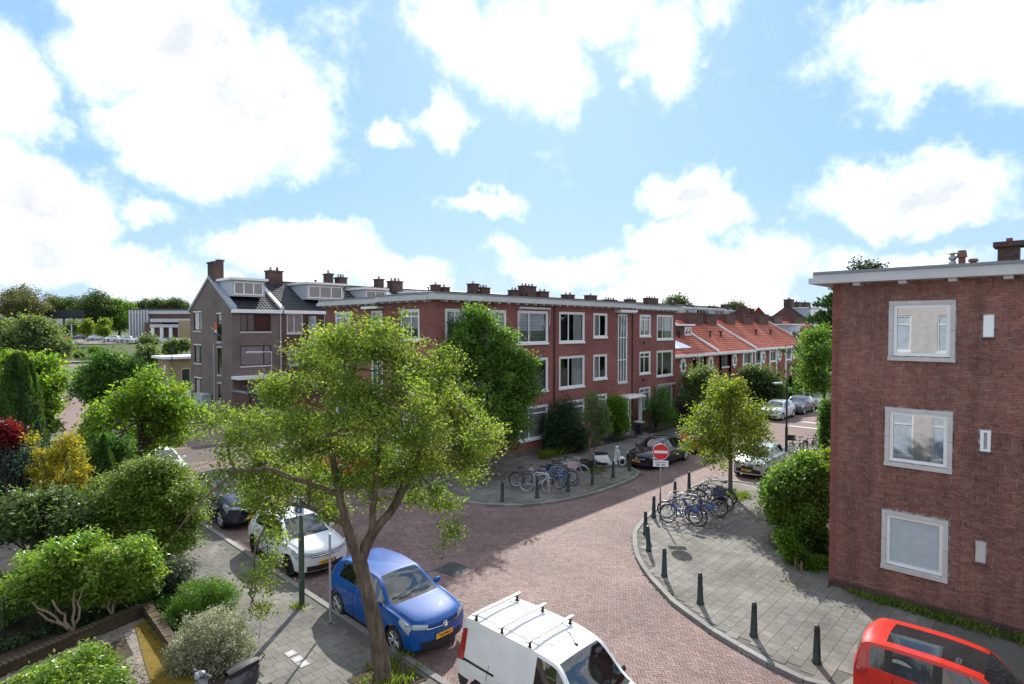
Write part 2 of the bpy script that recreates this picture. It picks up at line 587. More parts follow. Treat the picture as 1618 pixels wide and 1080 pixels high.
pieces('facade_brick', BR, dirt=0.32, big=0.5, dscale=26, streak=True)
pieces('facade_brick_single', BR, dirt=0.32, big=0.5, obj=True, dscale=26, streak=True)
m_, T_, o_ = new_mat('facade_mortar')
g_ = T_.n('ShaderNodeNewGeometry')
nz_ = T_.noise((g_, 'Position'), 6.0, 5, 0.7)
pbr(T_, o_, **{'Base Color': T_.ramp((nz_, 0), [(0.40, (0.08, 0.065, 0.06)), (0.62, (0.46, 0.42, 0.40))]), 'Roughness': 0.95})
RD = [(0.0, (0.160, 0.098, 0.086)), (0.35, (0.198, 0.128, 0.113)), (0.7, (0.235, 0.160, 0.142)), (1.0, (0.182, 0.126, 0.118))]
pieces('road_brick', RD, dirt=0.34, big=0.3, rough=0.75, moss=(0.10, 0.08, 0.075, 0.55))
pieces('road_brick_single', RD, dirt=0.34, big=0.3, obj=True, rough=0.75, moss=(0.10, 0.08, 0.075, 0.55))
TI = [(0.0, (0.152, 0.140, 0.124)), (0.5, (0.168, 0.156, 0.139)), (1.0, (0.188, 0.175, 0.157))]
pieces('paving_tile', TI, dirt=0.42, big=0.6, rough=0.85, moss=(0.10, 0.10, 0.055, 0.52))
pieces('paving_tile_single', TI, dirt=0.42, big=0.6, rough=0.85, obj=True, moss=(0.10, 0.10, 0.055, 0.52))
pieces('gravel', [(0.0, (0.10, 0.075, 0.06)), (0.5, (0.24, 0.20, 0.17)), (1.0, (0.42, 0.38, 0.34))], dirt=0.3)
pieces('kerb_stone', [(0.0, (0.20, 0.195, 0.185)), (1.0, (0.28, 0.27, 0.255))], dirt=0.35, obj=True, moss=(0.14, 0.14, 0.07, 0.55))
ground('road_far', [(0.3, (0.17, 0.12, 0.108)), (0.7, (0.25, 0.18, 0.162))], scale=0.5)
ground('joint_sand', [(0.35, (0.09, 0.07, 0.062)), (0.65, (0.14, 0.11, 0.10))], scale=2.0)
ground('tile_joint', [(0.35, (0.095, 0.092, 0.078)), (0.65, (0.14, 0.135, 0.12))], scale=2.0)
ground('soil', [(0.3, (0.035, 0.026, 0.018)), (0.7, (0.085, 0.065, 0.045))], scale=1.5, fine=24)
ground('field', [(0.3, (0.045, 0.07, 0.02)), (0.7, (0.10, 0.12, 0.045))], scale=0.4, fine=6)
ground('lawn', [(0.3, (0.06, 0.11, 0.02)), (0.7, (0.14, 0.20, 0.05))], scale=0.8, fine=20)
ground('gravel_bed', [(0.3, (0.12, 0.09, 0.075)), (0.52, (0.24, 0.20, 0.17)), (0.7, (0.40, 0.36, 0.32))], scale=2.5, fine=34)
ground('moss', [(0.3, (0.09, 0.055, 0.008)), (0.5, (0.16, 0.11, 0.012)), (0.7, (0.22, 0.16, 0.03))], scale=2.0, fine=26)
ground('asphalt_light', [(0.3, (0.17, 0.15, 0.14)), (0.7, (0.24, 0.215, 0.20))], scale=0.4)
ground('roof_felt', [(0.3, (0.05, 0.05, 0.053)), (0.7, (0.10, 0.10, 0.105))], scale=0.8)

plain('white_paint', (0.78, 0.78, 0.76), 0.35, var=0.05)
plain('cream_concrete', (0.52, 0.49, 0.47), 0.75, var=0.12, scale=3)
plain('cornice_grey', (0.50, 0.49, 0.48), 0.6, var=0.10, scale=1.5)
plain('cornice_edge', (0.20, 0.20, 0.21), 0.6, var=0.1)
plain('dark_frame', (0.025, 0.018, 0.016), 0.35)
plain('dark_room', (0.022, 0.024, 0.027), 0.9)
plain('grey_panel', (0.42, 0.45, 0.49), 0.5)
plain('lead', (0.30, 0.33, 0.38), 0.5, 0.0, var=0.2, scale=3)
plain('black_plastic', (0.014, 0.014, 0.015), 0.5)
plain('rubber', (0.016, 0.016, 0.017), 0.8)
plain('grey_rubber', (0.30, 0.29, 0.27), 0.8)
plain('steel', (0.55, 0.56, 0.58), 0.32, 1.0, var=0.08)
plain('galvanised', (0.42, 0.43, 0.44), 0.5, 0.6, var=0.15)
plain('chrome', (0.75, 0.76, 0.78), 0.12, 1.0, var=0.04)
plain('alloy', (0.58, 0.59, 0.61), 0.3, 0.7, var=0.08)
plain('dark_alloy', (0.02, 0.02, 0.022), 0.35, 0.3)
plain('bollard_green', (0.012, 0.032, 0.030), 0.5, var=0.25)
plain('post_green', (0.035, 0.060, 0.040), 0.55, var=0.3)
plain('sign_red', (0.62, 0.022, 0.028), 0.4, var=0.03)
plain('sign_white', (0.80, 0.80, 0.80), 0.4, var=0.03)
plain('sign_blue', (0.02, 0.10, 0.36), 0.4, var=0.03)
plain('plate_yellow', (0.80, 0.40, 0.02), 0.4, var=0.04)
plain('plate_blue', (0.02, 0.05, 0.30), 0.4)
plain('print_black', (0.012, 0.012, 0.012), 0.5)
plain('lamp_lens', (0.33, 0.36, 0.39), 0.12, 0.0, coat=1.0)
plain('lamp_dark', (0.05, 0.055, 0.06), 0.1, 0.2, coat=1.0)
plain('lamp_red', (0.35, 0.012, 0.012), 0.15, coat=1.0)
plain('car_glass', (0.018, 0.022, 0.025), 0.03, 0.0, coat=1.0, spec=1.0, var=0.3, scale=1.5)
plain('seat_black', (0.012, 0.012, 0.013), 0.6)
plain('curtain_white', (0.66, 0.66, 0.64), 0.9, var=0.1)
plain('curtain_grey', (0.30, 0.32, 0.35), 0.9, var=0.15)
plain('blind_grey', (0.13, 0.135, 0.15), 0.7)
plain('frosted', (0.42, 0.47, 0.49), 0.25, var=0.06)
plain('sky_toned_pane', (0.46, 0.53, 0.60), 0.15, coat=0.5, var=0.15)  # opaque pane, the reflected sky put into its colour as pale blue
plain('terracotta', (0.20, 0.085, 0.055), 0.8, var=0.25)
plain('wood_post', (0.20, 0.13, 0.08), 0.85, var=0.3)
plain('bin_navy', (0.015, 0.022, 0.045), 0.5)
plain('bin_grey', (0.12, 0.13, 0.14), 0.5)
plain('cabinet_grey', (0.38, 0.42, 0.43), 0.55)
plain('bike_black', (0.014, 0.014, 0.016), 0.35)
plain('bike_blue', (0.02, 0.06, 0.25), 0.35)
plain('bike_silver', (0.45, 0.46, 0.48), 0.35, 0.4)
plain('bike_purple', (0.10, 0.05, 0.09), 0.4)
plain('crate_pink', (0.50, 0.36, 0.38), 0.6)
plain('crate_navy', (0.035, 0.045, 0.09), 0.7)
plain('bag_blue', (0.07, 0.13, 0.27), 0.6)
plain('rack_blue', (0.05, 0.16, 0.40), 0.5)
plain('rack_steel', (0.56, 0.57, 0.58), 0.4, 0.5)
plain('brown_leather', (0.08, 0.04, 0.025), 0.5)
plain('scooter_white', (0.72, 0.74, 0.74), 0.2, coat=1.0, var=0.04)
plain('moped_dark', (0.035, 0.036, 0.042), 0.35, 0.2, coat=0.5)
plain('moped_grey', (0.16, 0.165, 0.18), 0.35, 0.3, coat=0.4)
plain('orange_flag', (0.75, 0.12, 0.03), 0.8)
plain('flag_blue', (0.03, 0.06, 0.30), 0.8)
plain('skylight', (0.80, 0.82, 0.84), 0.2, coat=0.6)
plain('fibre_white', (0.82, 0.82, 0.82), 0.55, var=0.03)
plain('door_dark', (0.022, 0.035, 0.038), 0.4)
plain('road_paint', (0.62, 0.61, 0.59), 0.7, var=0.2, scale=6)
plain('marker_stone', (0.36, 0.35, 0.33), 0.8, var=0.2, scale=8)
plain('iron', (0.075, 0.072, 0.072), 0.6, 0.3, var=0.3, scale=8)
plain('fence_metal', (0.018, 0.022, 0.024), 0.5)
plain('dark_board', (0.05, 0.055, 0.05), 0.7)
window_glass('glass')
window_glass('glass_clear', (0.9, 0.92, 0.93), 0.05)
window_glass('car_pane', (0.42, 0.46, 0.47), 0.10, 0.01)
plain('seat_grey', (0.10, 0.105, 0.11), 0.8)
window_glass('glass_mirror', (0.35, 0.4, 0.42), 0.42)
car_paint('paint_blue', (0.002, 0.070, 0.30), rough=0.5)
car_paint('paint_white', (0.72, 0.73, 0.73))
car_paint('paint_black', (0.010, 0.011, 0.013), rough=0.2)
car_paint('paint_navy', (0.012, 0.017, 0.035), rough=0.2)
car_paint('paint_red', (0.50, 0.022, 0.022))
car_paint('paint_orange_red', (0.52, 0.022, 0.012))
car_paint('paint_dark_red', (0.20, 0.015, 0.018))
car_paint('paint_silver', (0.50, 0.53, 0.56), rough=0.3, metal=0.5)
car_paint('paint_grey', (0.10, 0.10, 0.11), rough=0.25, metal=0.3)

G = lambda *c: [(i / (len(c) - 1), x) for i, x in enumerate(c)]
leaf('leaf_hawthorn', G((0.058, 0.100, 0.020), (0.130, 0.202, 0.036), (0.22, 0.293, 0.06), (0.30, 0.29, 0.11)), 0.5, (1.38, 1.42, 0.55))
leaf('leaf_green', G((0.036, 0.090, 0.023), (0.090, 0.191, 0.040), (0.117, 0.207, 0.041)), 0.4)
leaf('leaf_hornbeam', G((0.048, 0.113, 0.031), (0.121, 0.230, 0.048), (0.167, 0.251, 0.053)), 0.45)
leaf('leaf_lime', G((0.102, 0.160, 0.026), (0.189, 0.261, 0.043), (0.20, 0.235, 0.05)), 0.5)
leaf('leaf_maple', G((0.059, 0.141, 0.016), (0.125, 0.241, 0.033), (0.217, 0.333, 0.049), (0.276, 0.241, 0.057)), 0.5)
leaf('leaf_dark', G((0.014, 0.036, 0.014), (0.033, 0.068, 0.023), (0.052, 0.091, 0.033)), 0.25)
leaf('leaf_yew', G((0.016, 0.039, 0.017), (0.035, 0.074, 0.027), (0.051, 0.094, 0.034)), 0.2)
leaf('leaf_cypress', G((0.029, 0.069, 0.018), (0.057, 0.120, 0.029), (0.069, 0.119, 0.031)), 0.25)
leaf('leaf_blue', G((0.026, 0.068, 0.049), (0.056, 0.122, 0.079), (0.078, 0.130, 0.085)), 0.25, (1.1, 1.2, 0.8))
leaf('leaf_gold', G((0.197, 0.189, 0.025), (0.344, 0.328, 0.033), (0.476, 0.451, 0.074)), 0.45, (1.2, 1.1, 0.4))
leaf('leaf_red', G((0.092, 0.009, 0.009), (0.184, 0.017, 0.017), (0.240, 0.032, 0.024)), 0.45, (1.3, 0.8, 0.7))
leaf('leaf_purple', G((0.018, 0.009, 0.014), (0.034, 0.015, 0.023), (0.05, 0.022, 0.03)), 0.25, (1.3, 0.8, 0.9))
leaf('leaf_hinoki', G((0.056, 0.115, 0.019), (0.119, 0.206, 0.030), (0.206, 0.294, 0.048), (0.250, 0.231, 0.069)), 0.3)
leaf('leaf_viburnum', G((0.045, 0.082, 0.028), (0.095, 0.15, 0.05), (0.17, 0.235, 0.095)), 0.35)
leaf('leaf_laurel', G((0.065, 0.155, 0.022), (0.138, 0.265, 0.041), (0.256, 0.366, 0.074), (0.380, 0.418, 0.152)), 0.45, rough=0.3)
leaf('leaf_bright', G((0.05, 0.13, 0.010), (0.105, 0.22, 0.016), (0.17, 0.30, 0.03)), 0.45)
leaf('leaf_pale', G((0.05, 0.08, 0.035), (0.16, 0.19, 0.10), (0.42, 0.43, 0.30), (0.60, 0.58, 0.44)), 0.3, (1.05, 1.05, 0.85))
leaf('leaf_variegated', G((0.031, 0.052, 0.031), (0.061, 0.096, 0.052), (0.122, 0.157, 0.096), (0.408, 0.408, 0.288)), 0.25, (1.1, 1.1, 0.8))
leaf('leaf_greygreen', G((0.072, 0.123, 0.051), (0.145, 0.203, 0.087), (0.16, 0.20, 0.09)), 0.4)
leaf('leaf_far', G((0.045, 0.078, 0.026), (0.08, 0.12, 0.042), (0.125, 0.165, 0.06)), 0.3)
leaf('leaf_far_brown', G((0.08, 0.088, 0.040), (0.135, 0.14, 0.065), (0.19, 0.19, 0.095)), 0.3)
leaf('grass_blade', G((0.087, 0.145, 0.029), (0.160, 0.232, 0.043), (0.20, 0.22, 0.07)), 0.4)
bark('bark_main', (0.055, 0.042, 0.030), (0.20, 0.155, 0.115))
bark('bark_dark', (0.03, 0.024, 0.018), (0.09, 0.07, 0.055))
bark('bark_pale', (0.22, 0.16, 0.10), (0.45, 0.36, 0.26))
bark('bark_grey', (0.08, 0.075, 0.065), (0.22, 0.20, 0.18))


def pantile(name, c1, c2, c3, w=0.25, h=0.32):
    """roof tile colour, one tone per tile, by roof UV"""
    m, T, out = new_mat(name)
    uv = T.n('ShaderNodeUVMap')
    bt = T.n('ShaderNodeTexBrick', {'Vector': uv, 'Color1': tuple(c1) + (1,), 'Color2': tuple(c2) + (1,), 'Mortar': tuple(c3) + (1,), 'Scale': 1.0,
             'Mortar Size': 0.012, 'Mortar Smooth': 0.4, 'Bias': 0.0, 'Brick Width': w, 'Row Height': h}, offset=0.0)
    n1 = T.noise(uv, 0.7, 5, 0.65)
    hv = T.n('ShaderNodeHueSaturation', {'Value': T.n('ShaderNodeMapRange', {0: (n1, 0), 1: 0.3, 2: 0.7, 3: 0.72, 4: 1.25}), 'Color': (bt, 0)})
    pbr(T, out, **{'Base Color': hv, 'Roughness': 0.55, 'Specular IOR Level': 0.4})


pantile('tile_red', (0.41, 0.088, 0.046), (0.53, 0.145, 0.076), (0.17, 0.04, 0.025))
pantile('tile_dark', (0.030, 0.032, 0.038), (0.052, 0.054, 0.060), (0.015, 0.015, 0.018))


# ------------------------------------------------------------------ builders: windows, roofs, plants
def window(parent, fr, a0, a1, z0, z1, depth=0.10, mull=(), trans=(), frame='white_paint', sill='cream_concrete', inside=None, glass='glass',
           bar=0.065, border=None, room=0.55, name='window', label=None):
    """window with its own frame bars, pane, sill, room behind and (if seen) curtain"""
    mb = MB()
    b = bar
    for (x0, x1, y0, y1) in ((a0, a0 + b, z0, z1), (a1 - b, a1, z0, z1), (a0 + b, a1 - b, z0, z0 + b), (a0 + b, a1 - b, z1 - b, z1)):
        fr.box(mb, x0, x1, y0, y1, -depth, -depth + 0.07)
    xs = [a0 + (a1 - a0) * f for f in mull]
    for x in xs:
        fr.box(mb, x - b / 2, x + b / 2, z0 + b, z1 - b, -depth + 0.004, -depth + 0.066)
    seg = [a0 + b] + [v for x in xs for v in (x - b / 2, x + b / 2)] + [a1 - b]
    for t in trans:
        zc = z0 + (z1 - z0) * t
        for i in range(0, len(seg), 2):
            fr.box(mb, seg[i], seg[i + 1], zc - b / 2, zc + b / 2, -depth + 0.004, -depth + 0.066)
    if border:
        bw, out = border
        for (x0, x1, y0, y1) in ((a0 - bw, a0, z0 - bw * .3, z1 + bw), (a1, a1 + bw, z0 - bw * .3, z1 + bw), (a0, a1, z1, z1 + bw)):
            fr.box(mb, x0, x1, y0, y1, -0.03, out)
    w = mb.build(name, M[frame], parent, label=label)
    mb = MB()
    q = [fr.p(a0 + b, z0 + b, -depth + 0.03), fr.p(a1 - b, z0 + b, -depth + 0.03), fr.p(a1 - b, z1 - b, -depth + 0.03), fr.p(a0 + b, z1 - b, -depth + 0.03)]
    if fr.ax[1] * fr.n[0] - fr.ax[0] * fr.n[1] < 0:       # the pane faces outwards
        q = q[::-1]
    mb.quad(*q)
    mb.build('pane', M[glass], w)
    if room:
        mb = MB()
        d0, d1 = -depth - 0.002, -depth - room
        mb.quad(fr.p(a0, z0, d1), fr.p(a1, z0, d1), fr.p(a1, z1, d1), fr.p(a0, z1, d1))
        for (p, q) in (((a0, z0), (a1, z0)), ((a1, z0), (a1, z1)), ((a1, z1), (a0, z1)), ((a0, z1), (a0, z0))):
            mb.quad(fr.p(p[0], p[1], d0), fr.p(q[0], q[1], d0), fr.p(q[0], q[1], d1), fr.p(p[0], p[1], d1))
        mb.build('interior', M['dark_room'], w)
    if inside:
        kind, f0, f1 = inside[:3]
        mb = MB()
        c0, c1 = a0 + (a1 - a0) * f0, a0 + (a1 - a0) * f1
        if kind == 'blind':
            n = max(4, int((z1 - z0) / 0.085))
            for i in range(n):
                zz = z0 + (z1 - z0) * i / n
                fr.box(mb, c0, c1, zz, zz + (z1 - z0) / n * 0.55, -depth - 0.05, -depth - 0.04)
            mb.build('blind', M[inside[3] if len(inside) > 3 else 'curtain_grey'], w)
        elif kind == 'frosted':
            mb.quad(fr.p(c0, z0, -depth - .02), fr.p(c1, z0, -depth - .02), fr.p(c1, z1, -depth - .02), fr.p(c0, z1, -depth - .02))
            mb.build('privacy_film', M['frosted'], w)
        else:
            n = max(6, int((c1 - c0) / 0.04))
            rows = []
            for k in range(2):
                rows.append([fr.p(c0 + (c1 - c0) * i / n, z0 + .03 if k == 0 else z1 - .03, -depth - 0.05 + 0.025 * math.sin(i * 2.1) * (1 if k == 0 else .7)) for i in range(n + 1)])
            mb.grid(rows)
            mb.build('curtain', M[inside[3] if len(inside) > 3 else 'curtain_white'], w, smooth=True)
    if sill:
        mb = MB()
        e = (border[0] if border else 0.0) + 0.05
        fr.box(mb, a0 - e, a1 + e, z0 - 0.13, z0 - 0.003, -depth + 0.01, 0.075)
        mb.build('sill', M[sill], w)
    return w


def far_window(mb_f, mb_g, fr, a0, a1, z0, z1, bar=0.09, mull=0):
    for (x0, x1, y0, y1) in ((a0, a0 + bar, z0, z1), (a1 - bar, a1, z0, z1), (a0 + bar, a1 - bar, z0, z0 + bar), (a0 + bar, a1 - bar, z1 - bar, z1)):
        fr.box(mb_f, x0, x1, y0, y1, -0.02, 0.05)
    for i in range(mull):
        x = a0 + (a1 - a0) * (i + 1) / (mull + 1)
        fr.box(mb_f, x - bar / 2, x + bar / 2, z0 + bar, z1 - bar, -0.02, 0.045)
    mb_g.quad(fr.p(a0 + bar, z0 + bar, 0.015), fr.p(a1 - bar, z0 + bar, 0.015), fr.p(a1 - bar, z1 - bar, 0.015), fr.p(a0 + bar, z1 - bar, 0.015))


def tile_roof(name, mat, parent, p0, along, up, width, length, rows=None, cols=None, amp=0.03, lip=0.045, holes=()):
    """pantile roof slope: courses that overlap and a rolled profile, as geometry. holes: (a0,a1,s0,s1)"""
    al = Vector(along).normalized()
    us = Vector(up).normalized()
    nn = al.cross(us).normalized()
    if nn.z < 0:
        nn = -nn
    rows = rows or max(3, int(length / 0.33))
    cols = cols or max(4, int(width / 0.25))
    per = 4
    nc = cols * per + 1
    A = np.linspace(0, width, nc)
    prof = amp * np.array([math.sin(2 * math.pi * (i % per) / per + .6) for i in range(nc)])
    V, F = [], []
    p0 = np.array(p0)
    al, us, nn = np.array(al), np.array(us), np.array(nn)
    base = 0
    for r in range(rows):
        s0, s1 = length * r / rows, length * (r + 1) / rows + 0.02
        for s, h in ((s0, lip), (s1, 0.004)):
            V.append(p0[None, :] + A[:, None] * al + s * us[None, :] + (prof + h)[:, None] * nn)
        i = np.arange(nc - 1)
        keep = np.ones(nc - 1, bool)
        for (h0, h1, k0, k1) in holes:
            c = (A[:-1] + A[1:]) / 2
            if k0 < (s0 + s1) / 2 < k1:
                keep &= ~((c > h0) & (c < h1))
        i = i[keep]
        F.append(np.stack([base + i, base + i + 1, base + nc + i + 1, base + nc + i], 1))
        base += 2 * nc
    return raw_mesh(name, np.concatenate(V), np.concatenate(F), M[mat], parent)


def unit(a):
    return a / np.maximum(np.linalg.norm(a, axis=1, keepdims=True), 1e-9)


def leaves(name, C, spread, per, size, mat, parent, up=0.35, asp=1.8, kind='stuff', droop=None, rmix=0.5, face=None):
    """a mass of single leaf faces round the cluster centres C"""
    C = np.asarray(C, dtype=np.float64)
    n = len(C) * per
    cr = RNG.random(len(C))
    P = np.repeat(C, per, 0) + RNG.normal(size=(n, 3)) * np.asarray(spread)
    N = RNG.normal(size=(n, 3))
    N[:, 2] = np.abs(N[:, 2]) + up
    N = unit(N)
    t = unit(np.cross(N, RNG.normal(size=(n, 3))))
    if droop is not None:
        t = unit(t + np.array([0, 0, -droop]))
        N = unit(np.cross(np.cross(t, N), t))
    b = np.cross(N, t)
    s = size * (0.6 + 0.8 * RNG.random(n))[:, None]
    w = s / asp
    V = np.stack([P - t * s * .5, P + b * w * .5 + N * w * .12, P + t * s * .5, P - b * w * .5 + N * w * .12], 1).reshape(-1, 3)
    F = np.arange(n * 4).reshape(-1, 4)
    rn = np.clip(np.repeat(cr, per) * rmix + RNG.random(n) * (1 - rmix), 0, 1)
    o = raw_mesh(name, V, F, M[mat], parent, rnd=rn, uv=False)
    if kind:
        o['kind'] = kind
    return o


def blob_points(blobs, n, shell=0.55, power=2.2):
    """n cluster centres spread through the blobs (x, y, z, r[, rz])"""
    w = np.array([b[3] ** power for b in blobs])
    k = np.maximum(1, np.round(n * w / w.sum()).astype(int))
    out = []
    for b, m in zip(blobs, k):
        d = unit(RNG.normal(size=(m, 3)))
        rr = (shell + (1 - shell) * RNG.random(m)) * (RNG.random(m) ** 0.25)
        rad = np.array([b[3], b[3], b[4] if len(b) > 4 else b[3]])
        out.append(np.array(b[:3]) + d * rr[:, None] * rad)
    return np.concatenate(out)


def limb(mb, a, b, r0, r1, sag=0.0, wig=0.08, n=6, seg=6):
    a, b = Vector(a), Vector(b)
    L = (b - a).length
    pts, rs = [], []
    for i in range(n + 1):
        t = i / n
        p = a.lerp(b, t)
        k = math.sin(math.pi * t)
        p += Vector((random.uniform(-1, 1), random.uniform(-1, 1), random.uniform(-.6, .6))) * (wig * L * k)
        p.z += sag * L * k
        pts.append(p)
        rs.append(r0 + (r1 - r0) * t)
    mb.tube(pts, rs, seg, cap=False)
    return pts


def plant(name, label, cat, base, blobs, mat, n, per, spread, size, bark_m='bark_dark', trunk=None, limbs=10, lr=0.03, group=None, up=0.35, asp=1.8,
          shell=0.55, droop=None, rmix=0.5, crown='crown', trunk_r=0.06):
    root = empty(name, base, 0, label, cat, group)
    C = blob_points(blobs, n, shell)
    mb = MB()
    if trunk:
        pts = [Vector(p) for p in trunk[0]]
        mb.tube(pts, trunk[1], 10, cap=False)
        top = pts[-1]
        starts = pts[max(1, len(pts) // 2):]
        rt = trunk[1][-1]
    else:
        top = Vector(base) + Vector((0, 0, 0.15))
        starts = [top]
        rt = trunk_r
    for i in range(limbs):
        bl = blobs[i % len(blobs)]
        e = Vector(bl[:3]) + Vector((random.uniform(-.4, .4), random.uniform(-.4, .4), random.uniform(-.2, .5))) * bl[3]
        s = random.choice(starts)
        pts = limb(mb, s, e, max(rt * 0.6, lr), lr * 0.35, sag=0.08)
        for k in range(2):
            q = pts[random.randint(2, 5)]
            c = C[random.randrange(len(C))]
            d = Vector(c) - q
            if d.length > bl[3] * 1.6:
                d *= bl[3] * 1.3 / d.length
            limb(mb, q, q + d, lr * 0.5, lr * 0.2, n=4, seg=5)
    if not mb.v:
        mb.tube([base, (base[0], base[1], base[2] + .3)], .03, 6)
    mb.build('trunk' if trunk else 'stem', M[bark_m], root, smooth=True)
    leaves(crown if trunk else 'foliage', C, spread, per, size, mat, root, up, asp, 'stuff', droop, rmix)
    return root


def cone_plant(name, label, cat, base, h, r, mat, n, size, group=None, top=0.12, power=0.8, lean=(0, 0), tiers=0, t0=0.0):
    """clipped or conical conifer: sprays that hug a tapering body"""
    root = empty(name, base, 0, label, cat, group)
    t = t0 + (1 - t0) * RNG.random(n) ** 0.9
    a = RNG.random(n) * 2 * math.pi
    lob = 1 + 0.12 * np.sin(a * 5 + t * 9) + 0.08 * np.sin(a * 9 - t * 17)
    rr = r * ((1 - t) ** power * (1 - top) + top * (1 - t)) * lob * (0.82 + 0.22 * RNG.random(n))
    if tiers:
        q = (t * tiers + .35 * np.sin(a * 2.0 + 1) + .2 * np.sin(a * 5)) % 1.0
        rr = rr * (1.12 - .62 * q) * (.75 + .4 * RNG.random(n))
    low = np.clip(t / 0.12, 0.55, 1)
    P = np.stack([base[0] + rr * low * np.cos(a) + lean[0] * t, base[1] + rr * low * np.sin(a) + lean[1] * t, base[2] + 0.1 + t * (h - .1)], 1)
    N = np.stack([np.cos(a), np.sin(a), 0.35 + 0 * a], 1) + RNG.normal(size=(n, 3)) * .55
    N = unit(N)
    up = unit(np.array([[0, 0, 1.0]]) + np.stack([np.cos(a), np.sin(a), 0 * a], 1) * .5 + RNG.normal(size=(n, 3)) * .3)
    b = unit(np.cross(N, up))
    s = size * (0.6 + 0.8 * RNG.random(n))[:, None]
    V = np.stack([P - up * s * .5, P + b * s * .26, P + up * s * .6, P - b * s * .26], 1).reshape(-1, 3)
    ph = (np.sin(a * 5 + t * 9) * .5 + .5) * .5 + RNG.random(n) * .5
    o = raw_mesh('foliage', V, np.arange(4 * n).reshape(-1, 4), M[mat], root, rnd=np.clip(ph, 0, 1), uv=False)
    o['kind'] = 'stuff'
    mb = MB()
    mb.tube([base, (base[0] + lean[0] * .8, base[1] + lean[1] * .8, base[2] + h * .8)], [r * .12, .02], 7)
    mb.build('trunk', M['bark_dark'], root)
    return root


def text_mesh(s, size, bold=0.0):
    cu = bpy.data.curves.new('t', 'FONT')
    cu.body = s
    cu.size = size
    cu.align_x = 'CENTER'
    cu.align_y = 'CENTER'
    cu.offset = bold
    cu.resolution_u = 2
    ob = bpy.data.objects.new('t', cu)
    COL.objects.link(ob)
    dg = bpy.context.evaluated_depsgraph_get()
    me = bpy.data.meshes.new_from_object(ob.evaluated_get(dg))
    bpy.data.objects.remove(ob)
    return me


def put_text(name, s, size, mat, parent, loc, rot, bold=0.0):
    me = text_mesh(s, size, bold)
    me.materials.clear()
    me.materials.append(M[mat])
    o = bpy.data.objects.new(name, me)
    COL.objects.link(o)
    o.parent = parent
    o.location = loc
    o.rotation_euler = rot
    return o


# ------------------------------------------------------------------ builders: cars
def pchip(x, y, q):
    x, y, q = np.asarray(x, float), np.asarray(y, float), np.asarray(q, float)
    h = np.diff(x)
    dl = np.diff(y) / h
    m = np.zeros(len(x))
    for i in range(1, len(x) - 1):
        if dl[i - 1] * dl[i] > 0:
            w1, w2 = 2 * h[i] + h[i - 1], h[i] + 2 * h[i - 1]
            m[i] = (w1 + w2) / (w1 / dl[i - 1] + w2 / dl[i])
    m[0], m[-1] = dl[0], dl[-1]
    i = np.clip(np.searchsorted(x, q, side='right') - 1, 0, len(x) - 2)
    t = (q - x[i]) / h[i]
    return ((1 + 2 * t) * (1 - t) ** 2 * y[i] + t * (1 - t) ** 2 * h[i] * m[i] + t * t * (3 - 2 * t) * y[i + 1] + t * t * (t - 1) * h[i] * m[i + 1])


def sstep(a, b, x):
    t = np.clip((x - a) / (b - a), 0, 1)
    return t * t * (3 - 2 * t)


